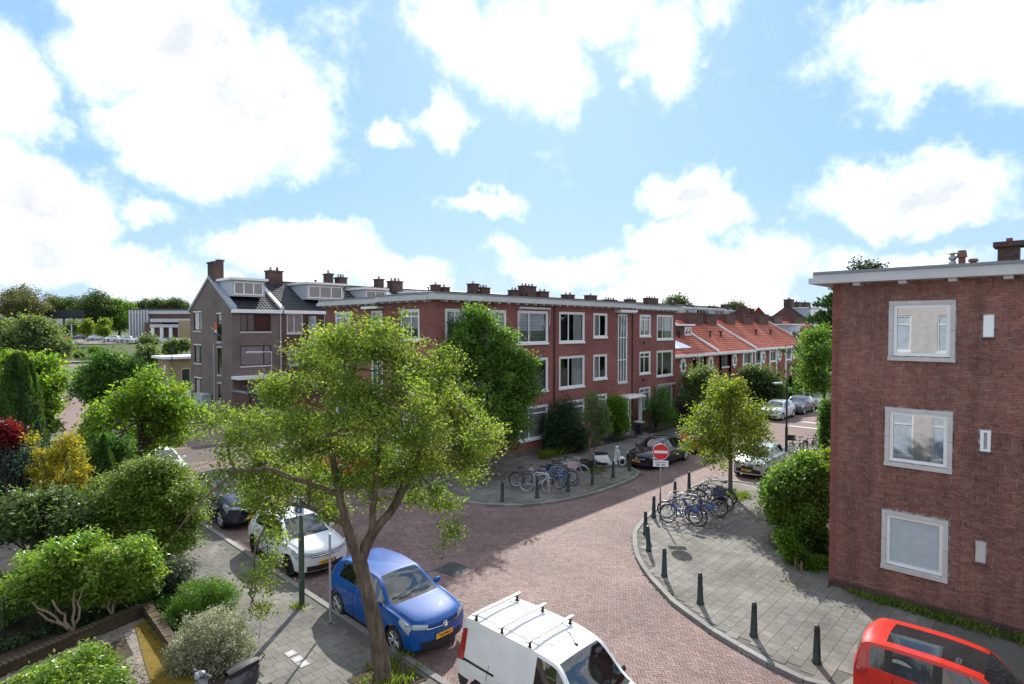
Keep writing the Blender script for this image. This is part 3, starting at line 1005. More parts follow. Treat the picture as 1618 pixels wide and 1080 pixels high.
# stations from the tail: x, z sill, z widest, z waist, z top, half-widths sill, widest, waist, top
SHAPES = {
    'hatch': dict(L=4.05, W=1.75, st=[
        (0.00, .38, .58, .78, .84, .66, .74, .70, .62), (0.07, .30, .60, .92, 1.00, .76, .84, .80, .68), (0.36, .24, .60, .97, 1.36, .82, .865, .82, .56),
        (0.75, .20, .60, .97, 1.42, .84, .875, .83, .575), (1.5, .20, .60, .96, 1.45, .85, .875, .84, .60), (2.15, .20, .60, .95, 1.41, .85, .875, .84, .585),
        (2.95, .20, .60, .94, 1.01, .85, .875, .83, .73), (3.45, .21, .58, .89, .955, .85, .875, .81, .71), (3.85, .23, .56, .78, .84, .82, .85, .77, .66),
        (3.98, .25, .52, .69, .735, .77, .80, .74, .63), (4.05, .28, .48, .60, .64, .68, .73, .68, .58)],
        wx=(0.68, 3.24), wr=.315, ws=(2.2, 2.93), rw=(.10, .33), side=[(.62, 1.42), (1.50, 2.86)], doors=(0.62, 1.46, 2.62), bf=.30, br=.14),
    'suv': dict(L=4.5, W=1.86, st=[
        (0.00, .45, .65, .90, .98, .72, .80, .76, .68), (0.08, .36, .68, 1.05, 1.12, .82, .90, .86, .74), (0.42, .28, .68, 1.10, 1.52, .88, .925, .87, .60),
        (0.9, .25, .68, 1.09, 1.60, .90, .93, .88, .63), (1.7, .25, .68, 1.08, 1.62, .90, .93, .89, .65), (2.4, .25, .68, 1.07, 1.57, .90, .93, .89, .63),
        (3.2, .25, .66, 1.05, 1.13, .90, .93, .88, .79), (3.8, .26, .64, 1.00, 1.07, .90, .93, .86, .77), (4.25, .28, .62, .90, .96, .88, .91, .83, .73),
        (4.42, .30, .58, .80, .85, .83, .86, .79, .70), (4.5, .34, .54, .68, .72, .74, .79, .74, .64)],
        wx=(0.82, 3.62), wr=.355, ws=(2.45, 3.18), rw=(.12, .40), side=[(.72, 1.65), (1.73, 3.1)], doors=(0.78, 1.69, 2.9), bf=.30, br=.14),
    'coupe': dict(L=4.69, W=1.83, st=[
        (0.00, .40, .60, .86, .92, .70, .78, .74, .64), (0.10, .30, .62, .98, 1.03, .80, .87, .82, .70), (0.62, .24, .62, .98, 1.09, .86, .905, .84, .66),
        (1.10, .21, .62, .96, 1.27, .88, .915, .84, .60), (1.7, .20, .62, .94, 1.41, .89, .915, .85, .56), (2.35, .20, .62, .93, 1.43, .89, .915, .86, .57),
        (2.75, .20, .62, .92, 1.36, .89, .915, .86, .57), (3.45, .20, .60, .91, .98, .89, .915, .85, .76), (4.0, .21, .58, .85, .92, .88, .91, .83, .74),
        (4.45, .23, .55, .73, .79, .85, .88, .79, .68), (4.62, .25, .50, .63, .67, .78, .82, .75, .63), (4.69, .28, .45, .54, .57, .69, .74, .69, .58)],
        wx=(0.86, 3.72), wr=.335, ws=(2.82, 3.42), rw=(.72, 1.55), side=[(1.0, 1.95), (2.03, 3.3)], doors=(0.95, 1.99, 3.1), bf=.36, br=.2),
    'city': dict(L=3.47, W=1.62, st=[
        (0.00, .40, .58, .82, .90, .64, .72, .68, .60), (0.06, .30, .58, .95, 1.05, .72, .79, .76, .62), (0.24, .24, .58, .98, 1.36, .77, .805, .77, .54),
        (0.6, .20, .58, .97, 1.44, .79, .81, .78, .56), (1.3, .20, .58, .96, 1.47, .79, .81, .79, .58), (1.85, .20, .58, .95, 1.42, .79, .81, .79, .56),
        (2.55, .20, .57, .94, 1.02, .79, .81, .78, .68), (2.95, .21, .56, .88, .95, .79, .81, .76, .65), (3.28, .23, .54, .77, .82, .76, .785, .72, .60),
        (3.41, .25, .50, .67, .71, .71, .74, .69, .57), (3.47, .28, .46, .58, .61, .63, .68, .63, .52)],
        wx=(0.55, 2.86), wr=.29, ws=(1.9, 2.52), rw=(.09, .22), side=[(.50, 1.10), (1.18, 2.45)], doors=(0.5, 1.14, 2.3), bf=.28, br=.12),
    'boxy': dict(L=3.54, W=1.60, st=[
        (0.00, .42, .62, .92, 1.0, .68, .76, .74, .66), (0.05, .32, .62, 1.0, 1.20, .74, .79, .77, .66), (0.17, .27, .62, 1.0, 1.48, .77, .80, .78, .62),
        (0.45, .24, .62, 1.0, 1.53, .785, .80, .785, .635), (1.3, .24, .62, .99, 1.55, .785, .80, .79, .645), (2.0, .24, .62, .98, 1.50, .785, .80, .79, .63),
        (2.62, .24, .60, .97, 1.06, .785, .80, .78, .70), (3.05, .25, .58, .93, 1.0, .785, .80, .77, .68), (3.36, .27, .56, .84, .89, .77, .785, .74, .64),
        (3.48, .29, .53, .74, .78, .73, .75, .71, .61), (3.54, .32, .49, .63, .66, .66, .70, .66, .56)],
        wx=(0.58, 2.88), wr=.295, ws=(2.05, 2.6), rw=(.06, .16), side=[(.28, .60), (.68, 1.36), (1.46, 2.52)], doors=(0.64, 1.41, 2.4), bf=.22, br=.10),
    'van': dict(L=4.40, W=1.85, st=[
        (0.00, .36, .70, 1.02, 1.50, .86, .895, .885, .64), (0.06, .30, .70, 1.06, 1.76, .88, .915, .90, .69), (0.30, .25, .70, 1.08, 1.815, .89, .92, .905, .71),
        (1.0, .22, .70, 1.08, 1.83, .90, .925, .91, .72), (2.1, .22, .70, 1.08, 1.83, .90, .925, .91, .715), (2.72, .22, .70, 1.07, 1.77, .90, .925, .91, .69),
        (3.52, .22, .68, 1.05, 1.17, .90, .925, .90, .81), (3.95, .23, .66, .99, 1.08, .90, .92, .88, .78), (4.22, .26, .62, .88, .94, .87, .89, .83, .72),
        (4.35, .28, .58, .76, .80, .82, .84, .79, .68), (4.40, .32, .54, .66, .69, .74, .78, .74, .62)],
        wx=(0.72, 3.50), wr=.325, ws=(2.80, 3.49), rw=None, side=[(2.32, 3.4)], doors=(0.95, 2.22, 3.2), bf=.26, br=.05),
}
TK = [0, 1, 2, 3, 4, 5, 6]


def car(name, label, loc, rz, shape, paint, group=None, sub=0.07, roof=None, rims='alloy', plate=None, badge=None, lower=None, glass='car_glass', grille='slim',
        detail=True, roof_open=None, light='lamp_lens', scale=1.0):
    S = SHAPES[shape]
    L, W2 = S['L'], S['W'] / 2
    st = np.array(S['st'])
    for k, (dzt, kw) in enumerate(((.13, 1.12), (.10, 1.05), (.045, 1.02))):      # a squarer nose
        r_ = st[-1 - k]
        r_[4] += dzt
        r_[3] += dzt * .9
        r_[2] += dzt * .3
        r_[1] -= dzt * .35
        r_[5:] = np.minimum(r_[5:] * kw, S['W'] / 2 - .01)
    nx = int(L / sub)
    X = np.unique(np.round(np.concatenate([np.linspace(0, L, nx + 1), [0.03, L - 0.03, L - .1]]), 4))
    cols = [pchip(st[:, 0], st[:, k], X) for k in range(1, 9)]
    zb, zm, zw, zt, ws, wm, ww, wt = cols
    key = np.stack([
        np.stack([ws - .05, zb], 1), np.stack([ws, zb + .05], 1), np.stack([wm, zm], 1), np.stack([ww, zw], 1),
        np.stack([wt + .035, zt - .055], 1), np.stack([wt - .07, zt - .004], 1), np.stack([0 * wt, zt + .022], 1)], 1)   # (nx,7,2)
    tq, base = [], 0
    for k, n in enumerate((1, 4, 4, 5, 2, 5)):
        tq += [k + i / n for i in range(n)]
    tq = np.array(tq + [6.0])
    sec = np.zeros((len(X), len(tq), 2))
    for j, t in enumerate(tq):
        k = min(int(t), 5)
        f = t - k
        p0, p1, p2, p3 = key[:, max(k - 1, 0)], key[:, k], key[:, k + 1], key[:, min(k + 2, 6)]
        if k in (3, 0):
            sec[:, j] = p1 + (p2 - p1) * f
        else:
            q = 0.5 * ((2 * p1) + (-p0 + p2) * f + (2 * p0 - 5 * p1 + 4 * p2 - p3) * f * f + (-p0 + 3 * p1 - 3 * p2 + p3) * f ** 3)
            if k == 5:
                q = np.stack([p1[:, 0] * (1 - f), p1[:, 1] + (p2[:, 1] - p1[:, 1]) * (1 - (1 - f) ** 2)], 1)
            sec[:, j] = q
    nt = len(tq)

    def warp(x, y, z):
        x = np.asarray(x, float)
        yy = (np.asarray(y) / W2) ** 2
        return x - S['bf'] * yy * sstep(L * .50, L, x) ** 1.3 + S['br'] * yy * (1 - sstep(0, L * .28, x)) - 0.5 * 0

    P = np.zeros((len(X), 2 * nt - 1, 3))
    TT = np.concatenate([tq, tq[::-1][1:]])
    for j in range(2 * nt - 1):
        jj = j if j < nt else 2 * nt - 2 - j
        sg = -1 if j < nt else 1
        y = sg * sec[:, jj, 0]
        z = sec[:, jj, 1]
        P[:, j] = np.stack([warp(X, y, z), y, z], 1)
    # wheel arches
    arch = S['wr'] + 0.055
    dead = np.zeros(P.shape[:2], bool)
    for wx in S['wx']:
        for i in range(P.shape[0]):
            for j in range(P.shape[1]):
                if TT[j] > 2.99 or abs(P[i, j, 1]) < .45:
                    continue
                dx, dz = P[i, j, 0] - wx, P[i, j, 2] - S['wr']
                d = math.hypot(dx, dz)
                if d < arch - 0.05:
                    dead[i, j] = True
        for i in range(P.shape[0]):
            for j in range(P.shape[1]):
                if TT[j] > 2.99 or abs(P[i, j, 1]) < .45:
                    continue
                dx, dz = P[i, j, 0] - wx, P[i, j, 2] - S['wr']
                d = math.hypot(dx, dz)
                if d < arch + .03 and d > 1e-4:
                    P[i, j, 0] = wx + dx * arch / d
                    P[i, j, 2] = S['wr'] + dz * arch / d
    root = empty(name, loc, rz, label, 'van' if shape == 'van' else 'car', group)
    root.scale = (scale, scale, scale)
    if detail and sub < .1:
        glass = 'car_pane'
        x0, x1 = S['ws'][1] - 1.35, S['ws'][1] - 2.15
        rows = [x0] + ([x1] if shape != 'van' else [])
        zs = {'van': .1, 'suv': .12}.get(shape, 0)
        for xs in rows:
            for y in (-.36, .36):
                mb = MB()
                mb.hexa([(xs - .06, y - .23, .40 + zs), (xs + .42, y - .23, .40 + zs), (xs + .42, y + .23, .40 + zs), (xs - .06, y + .23, .40 + zs), (xs - .06, y - .23, .56 + zs), (xs + .42, y - .23, .58 + zs), (xs + .42, y + .23, .58 + zs), (xs - .06, y + .23, .56 + zs)])
                mb.hexa([(xs - .08, y - .23, .56 + zs), (xs + .06, y - .23, .56 + zs), (xs + .06, y + .23, .56 + zs), (xs - .08, y + .23, .56 + zs), (xs - .24, y - .19, 1.03 + zs), (xs - .14, y - .19, 1.03 + zs), (xs - .14, y + .19, 1.03 + zs), (xs - .24, y + .19, 1.03 + zs)])
                mb.ball((xs - .22, y, 1.13 + zs), (.05, .12, .09), 8, 6)
                mb.build('seat', M['seat_grey'], root, local=True)
        mb = MB()
        xd = S['ws'][1] - .52
        mb.hexa([(xd, -.66, .6), (xd + .6, -.66, .6), (xd + .6, .66, .6), (xd, .66, .6), (xd, -.64, .86 + zs), (xd + .55, -.64, .90 + zs), (xd + .55, .64, .90 + zs), (xd, .64, .86 + zs)])
        mb.build('dashboard', M['rubber'], root, local=True)
        mb = MB()
        mb.tube([(xd - .12 - .06 * math.sin(a), .36 + .17 * math.cos(a), .86 + zs + .15 * math.sin(a)) for a in np.linspace(0, 2 * math.pi, 15)], .014, 5)
        mb.build('steering_wheel', M['rubber'], root, local=True)
    XC = (X[:-1] + X[1:]) / 2
    TC = (TT[:-1] + TT[1:]) / 2
    parts = {'body': [], 'windscreen': [], 'rear_window': [], 'sunroof': [], 'lower_trim': [], 'cowl': [], 'window_trim': []}
    sides = {}
    for i in range(len(XC)):
        for j in range(len(TC)):
            q = ((i, j), (i + 1, j), (i + 1, j + 1), (i, j + 1))
            nd = sum(dead[a, b] for a, b in q)
            if nd >= 3 or (nd and all(math.hypot(P[a, b, 0] - min(S['wx'], key=lambda w: abs(w - P[a, b, 0])), P[a, b, 2] - S['wr']) < arch + 1e-3 for a, b in q)):
                continue
            x, t = XC[i], min(TT[j], TT[j + 1])
            ids = tuple(a * P.shape[1] + b for a, b in q)
            hit = 'body'
            if S['ws'][0] < x < S['ws'][1] and t >= 4.99:
                hit = 'windscreen'
            elif S['ws'][1] <= x < S['ws'][1] + .13 and t >= 4.99:
                hit = 'cowl'
            elif S['rw'] and S['rw'][0] < x < S['rw'][1] and t >= 4.49:
                hit = 'rear_window'
            elif 3.15 < t < 3.85:
                if S['side'][0][0] < x < S['side'][-1][1] and shape != 'van':
                    hit = 'window_trim'
                for k, (s0, s1) in enumerate(S['side']):
                    if s0 < x < s1:
                        hit = ('side', k, j < nt)
            elif roof_open and roof_open[0] < x < roof_open[1] and t > 5.1:
                hit = 'sunroof'
            elif lower and t < 1.7:
                hit = 'lower_trim'
            if isinstance(hit, tuple):
                sides.setdefault(hit, []).append(ids)
            else:
                parts[hit].append(ids)
    V = P.reshape(-1, 3)
    nb = len(V)
    # nose and tail caps
    extra, cf = [], []
    mcap = 8
    for end in (0, len(X) - 1):
        rows = []
        for jj in range(nt):
            y0, z0 = sec[end, jj]
            row = []
            for k in range(mcap + 1):
                y = -y0 + 2 * y0 * k / mcap
                zz = z0 if jj < nt - 6 else z0
                extra.append((float(warp(X[end], y, zz)), y, zz))
                row.append(nb + len(extra) - 1)
            rows.append(row)
        for a in range(nt - 1):
            for k in range(mcap):
                q = (rows[a][k], rows[a][k + 1], rows[a + 1][k + 1], rows[a + 1][k])
                cf.append(q if end else q[::-1])
    V = np.concatenate([V, np.array(extra)])

    def sub_mesh(nm, faces, mat, smooth=True, off=0.0, **tg):
        F = np.array(faces)
        used, inv = np.unique(F.reshape(-1), return_inverse=True)
        o = raw_mesh(nm, V[used], inv.reshape(-1, 4), M[mat], root, smooth=smooth, local=True)
        return tag(o, **tg)
    body = sub_mesh('body', parts['body'] + cf, paint)
    try:
        body.data.set_sharp_from_angle(angle=R(50))
    except Exception:
        pass
    for nm in ('windscreen', 'rear_window'):
        if parts[nm]:
            sub_mesh(nm, parts[nm], glass)
    if parts['window_trim']:
        sub_mesh('window_trim', parts['window_trim'], 'black_plastic')
    if parts['cowl']:
        sub_mesh('cowl', parts['cowl'], 'rubber')
    if parts['sunroof']:
        sub_mesh('sunroof', parts['sunroof'], 'car_glass')
    if parts['lower_trim']:
        sub_mesh('lower_trim', parts['lower_trim'], 'black_plastic')
    for k in sides.values():
        sub_mesh('side_window', k, glass)
    # underside
    mb = MB()
    mb.box(0.25, L - 0.35, -W2 + .22, W2 - .22, .17, .32)
    for wx in S['wx']:
        mb.box(wx - arch, wx + arch, -W2 + .26, W2 - .26, .2, S['wr'] + arch + .04)
    mb.build('underbody', M['rubber'], root, local=True)

    def side_pt(x, t, sg, off=0.006):
        i = int(np.clip(np.searchsorted(X, x) - 1, 0, len(X) - 2))
        f = (x - X[i]) / (X[i + 1] - X[i])
        s2 = sec[i] * (1 - f) + sec[i + 1] * f
        y = np.interp(t, tq, s2[:, 0])
        z = np.interp(t, tq, s2[:, 1])
        return (float(warp(x, y, z)), sg * (y + off), float(z))

    # wheels
    r = S['wr']
    for wx in S['wx']:
        for sg in (-1, 1):
            mb = MB()
            yo = sg * (W2 - .015)
            mb.lathe([(r * .62, -.19 * sg), (r * .9, -.20 * sg), (r, -.16 * sg), (r, -.03 * sg), (r * .93, 0), (r * .70, .0), (r * .66, -.02 * sg)], (wx, yo, r), 'y', 24)
            wh = mb.build('wheel', M['rubber'], root, smooth=True, local=True)
            mb = MB()
            mb.lathe([(r * .69, -.012 * sg), (r * .65, -.02 * sg), (r * .62, -.07 * sg), (r * .2, -.075 * sg), (.001, -.075 * sg)], (wx, yo, r), 'y', 24, 1)
            ns = 10 if rims != 'cap' else 7
            for k in range(ns):
                a = 2 * math.pi * k / ns + (.1 if k % 2 else -.1)
                c, s_ = math.cos(a), math.sin(a)
                pa, pb = (wx + .05 * c, yo - .03 * sg, r + .05 * s_), (wx + r * .66 * c, yo - .014 * sg, r + r * .66 * s_)
                mb.tube([pa, pb], [r * .07, r * .055], 6)
            mb.lathe([(r * .17, -.02 * sg), (r * .15, -.008 * sg), (.001, -.008 * sg)], (wx, yo, r), 'y', 10)
            mb.lathe([(r * .70, -.006 * sg), (r * .64, -.004 * sg), (r * .62, -.03 * sg)], (wx, yo, r), 'y', 24)
            rm = 'dark_alloy' if rims == 'dark' else 'alloy'
            mb.build('rim', [M[rm], M['rubber']], wh, smooth=False, local=True)
    if not detail:
        return root
    # shut lines, handles, mirrors
    for sg in (-1, 1):
        mb = MB()
        for x in S['doors']:
            ts = np.linspace(1.0, 3.1 if x != S['doors'][-1] else 2.95, 9)
            pts = [side_pt(x + (.10 * (t - 2) if x == S['doors'][0] else 0), t, sg, .001) for t in ts if math.hypot(x - S['wx'][0], np.interp(t, [1, 3], [.25, .95]) - r) > arch + .02]
            if len(pts) > 1:
                mb.tube(pts, .007, 4)
        mb.tube([side_pt(x, 1.15, sg, .001) for x in np.linspace(S['wx'][0] + arch + .08, S['wx'][1] - arch - .08, 8)], .006, 4)
        xh = S['ws'][1] + .12
        mb.tube([side_pt(x, 4.6, sg, .001) for x in np.linspace(xh, L - .14, 7)], .006, 4)
        mb.build('shut_lines', M['print_black'], root, local=True)
    for x in S['doors'][1:] if shape != 'van' else (1.35, 2.32):
        for sg in (-1, 1):
            mb = MB()
            p = side_pt(x - (.28 if shape != 'van' else -.12), 2.62, sg, .012)
            mb.ball(p, (.095, .022, .020), 8, 6)
            mb.build('door_handle', M['black_plastic'] if shape == 'van' else M[paint], root, smooth=True, local=True)
    for sg in (-1, 1):
        mb = MB()
        p = side_pt(S['ws'][1] - .28, 3.02, sg, .11)
        mb.ball((p[0], p[1], p[2] + .05), (.075, .115, .075), 10, 8)
        mb.tube([(p[0], p[1] - sg * .14, p[2] - .02), (p[0], p[1], p[2])], .022, 6)
        mb.build('mirror', M['black_plastic'] if shape in ('van', 'boxy') else M[paint], root, smooth=True, local=True)
    # lamps hug the front and rear corners
    nose = st[-1]
    ztop = float(st[-2][4])

    def front(y, z, off=0.012):
        # x of the nose surface at (y, z): the last stations
        xs = X[-14:]
        zs = np.array([np.interp(abs(y), sec[i, ::-1, 0][:6], sec[i, ::-1, 1][:6]) for i in range(len(X) - 14, len(X))])
        x = float(np.interp(-z, -zs, xs)) if z > zs[-1] else L
        return float(warp(x, y, z)) + off
    zf = {'hatch': .75, 'suv': .85, 'coupe': .67, 'city': .74, 'boxy': .82, 'van': .84}[shape]
    for sg in (-1, 1):
        mb = MB()
        G_ = []
        for x in np.linspace(L - .42, L - .02, 7):
            k = (x - (L - .42)) / .4
            G_.append([side_pt(x, t, sg, .008 + .006 * math.sin(math.pi * k)) for t in np.linspace(2.62 - .35 * k, 3.05 + .5 * min(1, k * 1.5), 5)])
        mb.grid(G_)
        if shape != 'coupe':
            mb.grid([[(front(y, z, .016), y, z) for z in np.linspace(zf - .075 + .010 * k, zf + .035 + .008 * k, 4)] for k, y in enumerate(np.linspace(.50 * W2 * sg, .86 * W2 * sg, 6))])
        h = mb.build('headlight', M[light], root, smooth=True, local=True)
        mb = MB()
        q = G_[4][2]
        mb.ball((q[0], q[1], q[2]), (.05, .03, .045), 8, 6)
        mb.build('lamp_unit', M['chrome'], h, smooth=True, local=True)
        mb = MB()
        G_ = []
        for x in np.linspace(.015, .24, 5):
            G_.append([side_pt(x, t, sg, .010) for t in np.linspace(2.75, 3.25 if shape not in ('boxy', 'van') else 3.8, 5)])
        mb.grid(G_)
        mb.build('tail_light', M['lamp_red'], root, smooth=True, local=True)
    # grille, intake, plate, badge
    mb = MB()
    gz = zf - .07
    for (z0, z1, hw, n) in (((gz - .035, gz + .035, .48, 10),) if grille == 'slim' else ((gz - .12, gz + .05, .30, 6), (.30, .40, .55, 10))):
        G_ = [[(front(y, z, .014), y, z) for z in np.linspace(z0, z1, 4)] for y in np.linspace(-hw, hw, n + 1)]
        mb.grid(G_)
    if grille == 'slim':
        G_ = [[(front(y, z, .010), y, z) for z in np.linspace(.25, .40, 3)] for y in np.linspace(-.60, .60, 11)]
        mb.grid(G_)
    if grille == 'mouth':
        G_ = [[(front(y, z, .016), y, z) for z in np.linspace(.30 + .0 * abs(y), max(.32, .60 - .25 * abs(y)), 5)] for y in np.linspace(-.62, .62, 13)]
        mb.grid(G_)
    gr = mb.build('grille', M['black_plastic'], root, smooth=True, local=True)
    mb = MB()
    mb.tube([(front(y, gz, .02), y, gz + .0) for y in np.linspace(-.46, .46, 11)], .010, 5)
    mb.build('chrome_strip', M['chrome'], gr, local=True)
    if plate:
        zp = .47 if grille != 'mouth' else .43
        xp = front(0, zp, .03)
        mb = MB()
        mb.box(xp - .02, xp, -.26, .26, zp - .055, zp + .055, 0)
        mb.box(xp - .019, xp + .002, .215, .262, zp - .054, zp + .054, 1)
        pl = mb.build('licence_plate', [M['plate_yellow'], M['plate_blue']], root, local=True)
        put_text('plate_number', plate, .088, 'print_black', pl, (xp + .004, -.022, zp), (R(90), 0, R(90)), .003)
    if badge:
        xb = front(0, gz + .015, .03)
        mb = MB()
        c = (xb, 0, gz + .015)
        rb = .065
        mb.tube([(c[0], c[1] + rb * math.cos(a), c[2] + rb * math.sin(a)) for a in np.linspace(0, 2 * math.pi, 21)], .009, 5)
        for (ya, za, yb, zb_) in badge:
            mb.tube([(c[0] + .002, ya * rb, c[2] + za * rb), (c[0] + .002, yb * rb, c[2] + zb_ * rb)], .008, 4)
        mb.build('badge', M['chrome'], root, local=True)
    # wipers
    mb = MB()
    for y0 in (-.1, .45):
        pts = []
        for k in range(5):
            x = S['ws'][1] - .02 - .10 * k / 4
            i = int(np.searchsorted(X, x))
            y = y0 - .5 * k / 4
            z = float(np.interp(abs(y), sec[i, ::-1, 0][:8], sec[i, ::-1, 1][:8]))
            pts.append((float(warp(X[i], y, z)), y, z + .02))
        mb.tube(pts, .010, 4)
    mb.build('wiper', M['print_black'], root, local=True)
    return root


# ------------------------------------------------------------------ the ground
from mathutils.geometry import tessellate_polygon


def sheet(name, poly, z, mat, kind='structure', parent=None):
    pts = [Vector((p[0], p[1], 0)) for p in poly]
    tris = tessellate_polygon([pts])
    V = [(p[0], p[1], z) for p in poly]
    F = []
    for t in tris:
        a, b, c = (Vector(V[i]) for i in t)
        if (b - a).cross(c - a).z < 0:
            t = (t[0], t[2], t[1])
        F.append((t[0], t[1], t[2], -1))
    o = raw_mesh(name, V, F, M[mat], parent)
    if kind:
        o['kind'] = kind
    return o


def inside(poly, x, y):
    x, y = np.asarray(x), np.asarray(y)
    r = np.zeros(x.shape, bool)
    n = len(poly)
    for i in range(n):
        x0, y0 = poly[i][:2]
        x1, y1 = poly[(i + 1) % n][:2]
        if y0 == y1:
            continue
        c = ((y0 > y) != (y1 > y)) & (x < (x1 - x0) * (y - y0) / (y1 - y0) + x0)
        r ^= c
    return r


FW, RT = (math.cos(R(43.79)), math.sin(R(43.79))), (math.sin(R(43.79)), -math.cos(R(43.79)))


def seen(x, y, margin=0.6):
    """ground positions that the window overlooks, and their distance"""
    f = x * FW[0] + y * FW[1]
    r = x * RT[0] + y * RT[1]
    ok = (f > 3) & (np.abs(r) < f * 0.885 + margin) & (f > 11.2)
    return ok, np.hypot(f, r)


def hz(x, y):
    return 4.2 * sstep(145, 195, np.asarray(y, float) + 0 * np.asarray(x, float))


gx = np.concatenate([[-900, -300, -100], np.linspace(-40, 160, 26), [220, 400, 1200]])
gy = np.concatenate([[-900, -200, -40], np.linspace(0, 140, 8), np.linspace(147, 200, 12), [260, 400, 1200]])
XX, YY = np.meshgrid(gx, gy, indexing='ij')
ZZ = hz(XX, YY) - 0.06
nyy = len(gy)
ii, jj = np.meshgrid(np.arange(len(gx) - 1), np.arange(nyy - 1), indexing='ij')
b_ = (ii * nyy + jj).reshape(-1)
o = raw_mesh('ground', np.stack([XX, YY, ZZ], -1).reshape(-1, 3), np.stack([b_, b_ + nyy, b_ + nyy + 1, b_ + 1], 1), M['field'], smooth=True)
o['kind'] = 'structure'

PAVE_A = [(130, 18.7), (46, 18.7), (45, 17.4), (27.6, 17.4), (26.9, 17.0), (26.2, 15.85), (25.2, 15.55), (24, 15.43), (22.1, 15.37), (20.5, 15.52), (18.9, 15.97), (17.8, 16.6), (16.95, 17.5),
          (16.55, 18.7), (16.4, 20.2), (16.35, 24), (16.3, 43), (16.3, 46.2), (16.2, 47.6), (15.7, 48.5), (14.7, 49.0), (13.2, 49.7), (12.9, 52), (12.9, 140), (60, 140), (130, 140)]
PAVE_B = [(14.35, -20), (14.35, 2.5), (14.15, 3.05), (13.3, 3.2), (13.05, 3.5), (13.09, 4.08), (13.26, 5.02), (13.7, 6.35), (14.4, 7.77), (15.52, 9.23), (16.4, 10.1), (17.25, 10.75),
          (18.44, 11.47), (19.83, 11.94), (21.3, 12.28), (22.83, 12.5), (25.75, 12.78), (27.1, 12.75), (27.9, 12.2), (28.1, 10.6), (33.7, 10.55), (33.95, 12.2), (34.7, 12.8),
          (40, 12.8), (40.5, 12.2), (40.7, 10.6), (130, 10.6), (130, -20)]
PAVE_C = [(7.68, -12), (7.68, 140), (4.9, 140), (4.9, -12)]
PAVE_A = PAVE_A[::-1]
PAVE_B = PAVE_B[::-1]

road = sheet('road', [(-4, -20), (140, -20), (140, 150), (-4, 150)], 0.0, 'road_far')
sheet('road_bed', [(7.6, 2), (31, 2), (31, 22), (16.8, 22), (16.8, 40), (7.6, 40)], 0.006, 'joint_sand')
pa = sheet('pavement', PAVE_A, 0.10, 'tile_joint')
pb = sheet('pavement', PAVE_B, 0.10, 'tile_joint')
pc = sheet('pavement', PAVE_C, 0.10, 'tile_joint')


def brick_arrays(cx, cy, ang, L, w, zt, zb, jz=0.003, tilt=0.004, lean=0.012):
    """boxes without a bottom for many bricks at once"""
    n = len(cx)
    c, s = np.cos(ang), np.sin(ang)
    lx, ly = L / 2 * np.ones(n), w / 2 * np.ones(n)
    V = np.zeros((n, 8, 3))
    dz = RNG.normal(size=n) * jz
    tx, ty = RNG.normal(size=n) * lean, RNG.normal(size=n) * lean
    k = 0
    for zz, e in ((zb, 1.0), (zt, 0.94)):
        for sx, sy in ((-1, -1), (1, -1), (1, 1), (-1, 1)):
            ex = lx - (0.002 if e < 1 else 0)
            ey = ly - (0.002 if e < 1 else 0)
            px, py = sx * ex, sy * ey
            V[:, k, 0] = cx + c * px - s * py
            V[:, k, 1] = cy + s * px + c * py
            V[:, k, 2] = zz if e == 1 else zz + dz + tx * px + ty * py
            k += 1
    q = np.array([(4, 5, 6, 7), (0, 1, 5, 4), (1, 2, 6, 5), (2, 3, 7, 6), (3, 0, 4, 7)])
    F = (np.arange(n)[:, None, None] * 8 + q[None]).reshape(-1, 4)
    return V.reshape(-1, 3), F, np.repeat(RNG.random(n), 5)


def lay(parent, name, mass, cx, cy, ang, L, w, zt, zb, mat, nearest=300, lean=0.012, jz=0.003):
    """the nearest pieces become objects of their own, the rest one joined part"""
    ok, dist = seen(cx, cy, -0.3)
    order = np.argsort(np.where(ok, dist, 1e6))
    near = order[:nearest]
    near = near[ok[near]]
    rest = np.setdiff1d(np.arange(len(cx)), near)
    V, F, rn = brick_arrays(cx[rest], cy[rest], ang[rest], L, w, zt, zb, jz, lean=lean)
    o = raw_mesh(mass, V, F, M[mat], parent, rnd=rn, uv=False)
    o['kind'] = 'stuff'
    V, F, rn = brick_arrays(np.zeros(1), np.zeros(1), np.zeros(1), L, w, zt, zb, 0.0, lean=0.0)
    first = None
    for i in near:
        if first is None:
            b = raw_mesh(name, V, F, M[mat + '_single'], parent, uv=False)
            first = b
        else:
            b = first.copy()
            COL.objects.link(b)
        b.location = (cx[i], cy[i], RNG.normal() * jz)
        b.rotation_euler = (RNG.normal() * lean, RNG.normal() * lean, ang[i])


# herringbone clinkers of the road, laid at 45 degrees to the streets
w_ = 0.073
n_ = 640
I_, J_ = np.meshgrid(np.arange(n_), np.arange(n_), indexing='ij')
c_ = (I_ - J_) % 6
hx = np.where(c_ == 0, I_ + 1.5, I_ + 0.5)
hy = np.where(c_ == 0, J_ + 0.5, J_ + 1.5)
sel = (c_ == 0) | (c_ == 5)
a_ = np.where(c_ == 0, 0.0, math.pi / 2)[sel] + math.pi / 4
x_, y_ = (hx[sel] - n_ / 2) * w_, (hy[sel] - n_ / 2) * w_
cx_ = 17.5 + (x_ - y_) * math.sqrt(.5)
cy_ = 19.0 + (x_ + y_) * math.sqrt(.5)
ok_, ds_ = seen(cx_, cy_)
on_ = ok_ & (ds_ < 37) & (cx_ > 7.72) & (cx_ < 30.9) & (cy_ < 39.8) & (cy_ > 2.1) & ~((cy_ > 21.9) & (cx_ > 16.7))
for P_ in (PAVE_A, PAVE_B):
    on_ &= ~inside(P_, cx_, cy_)
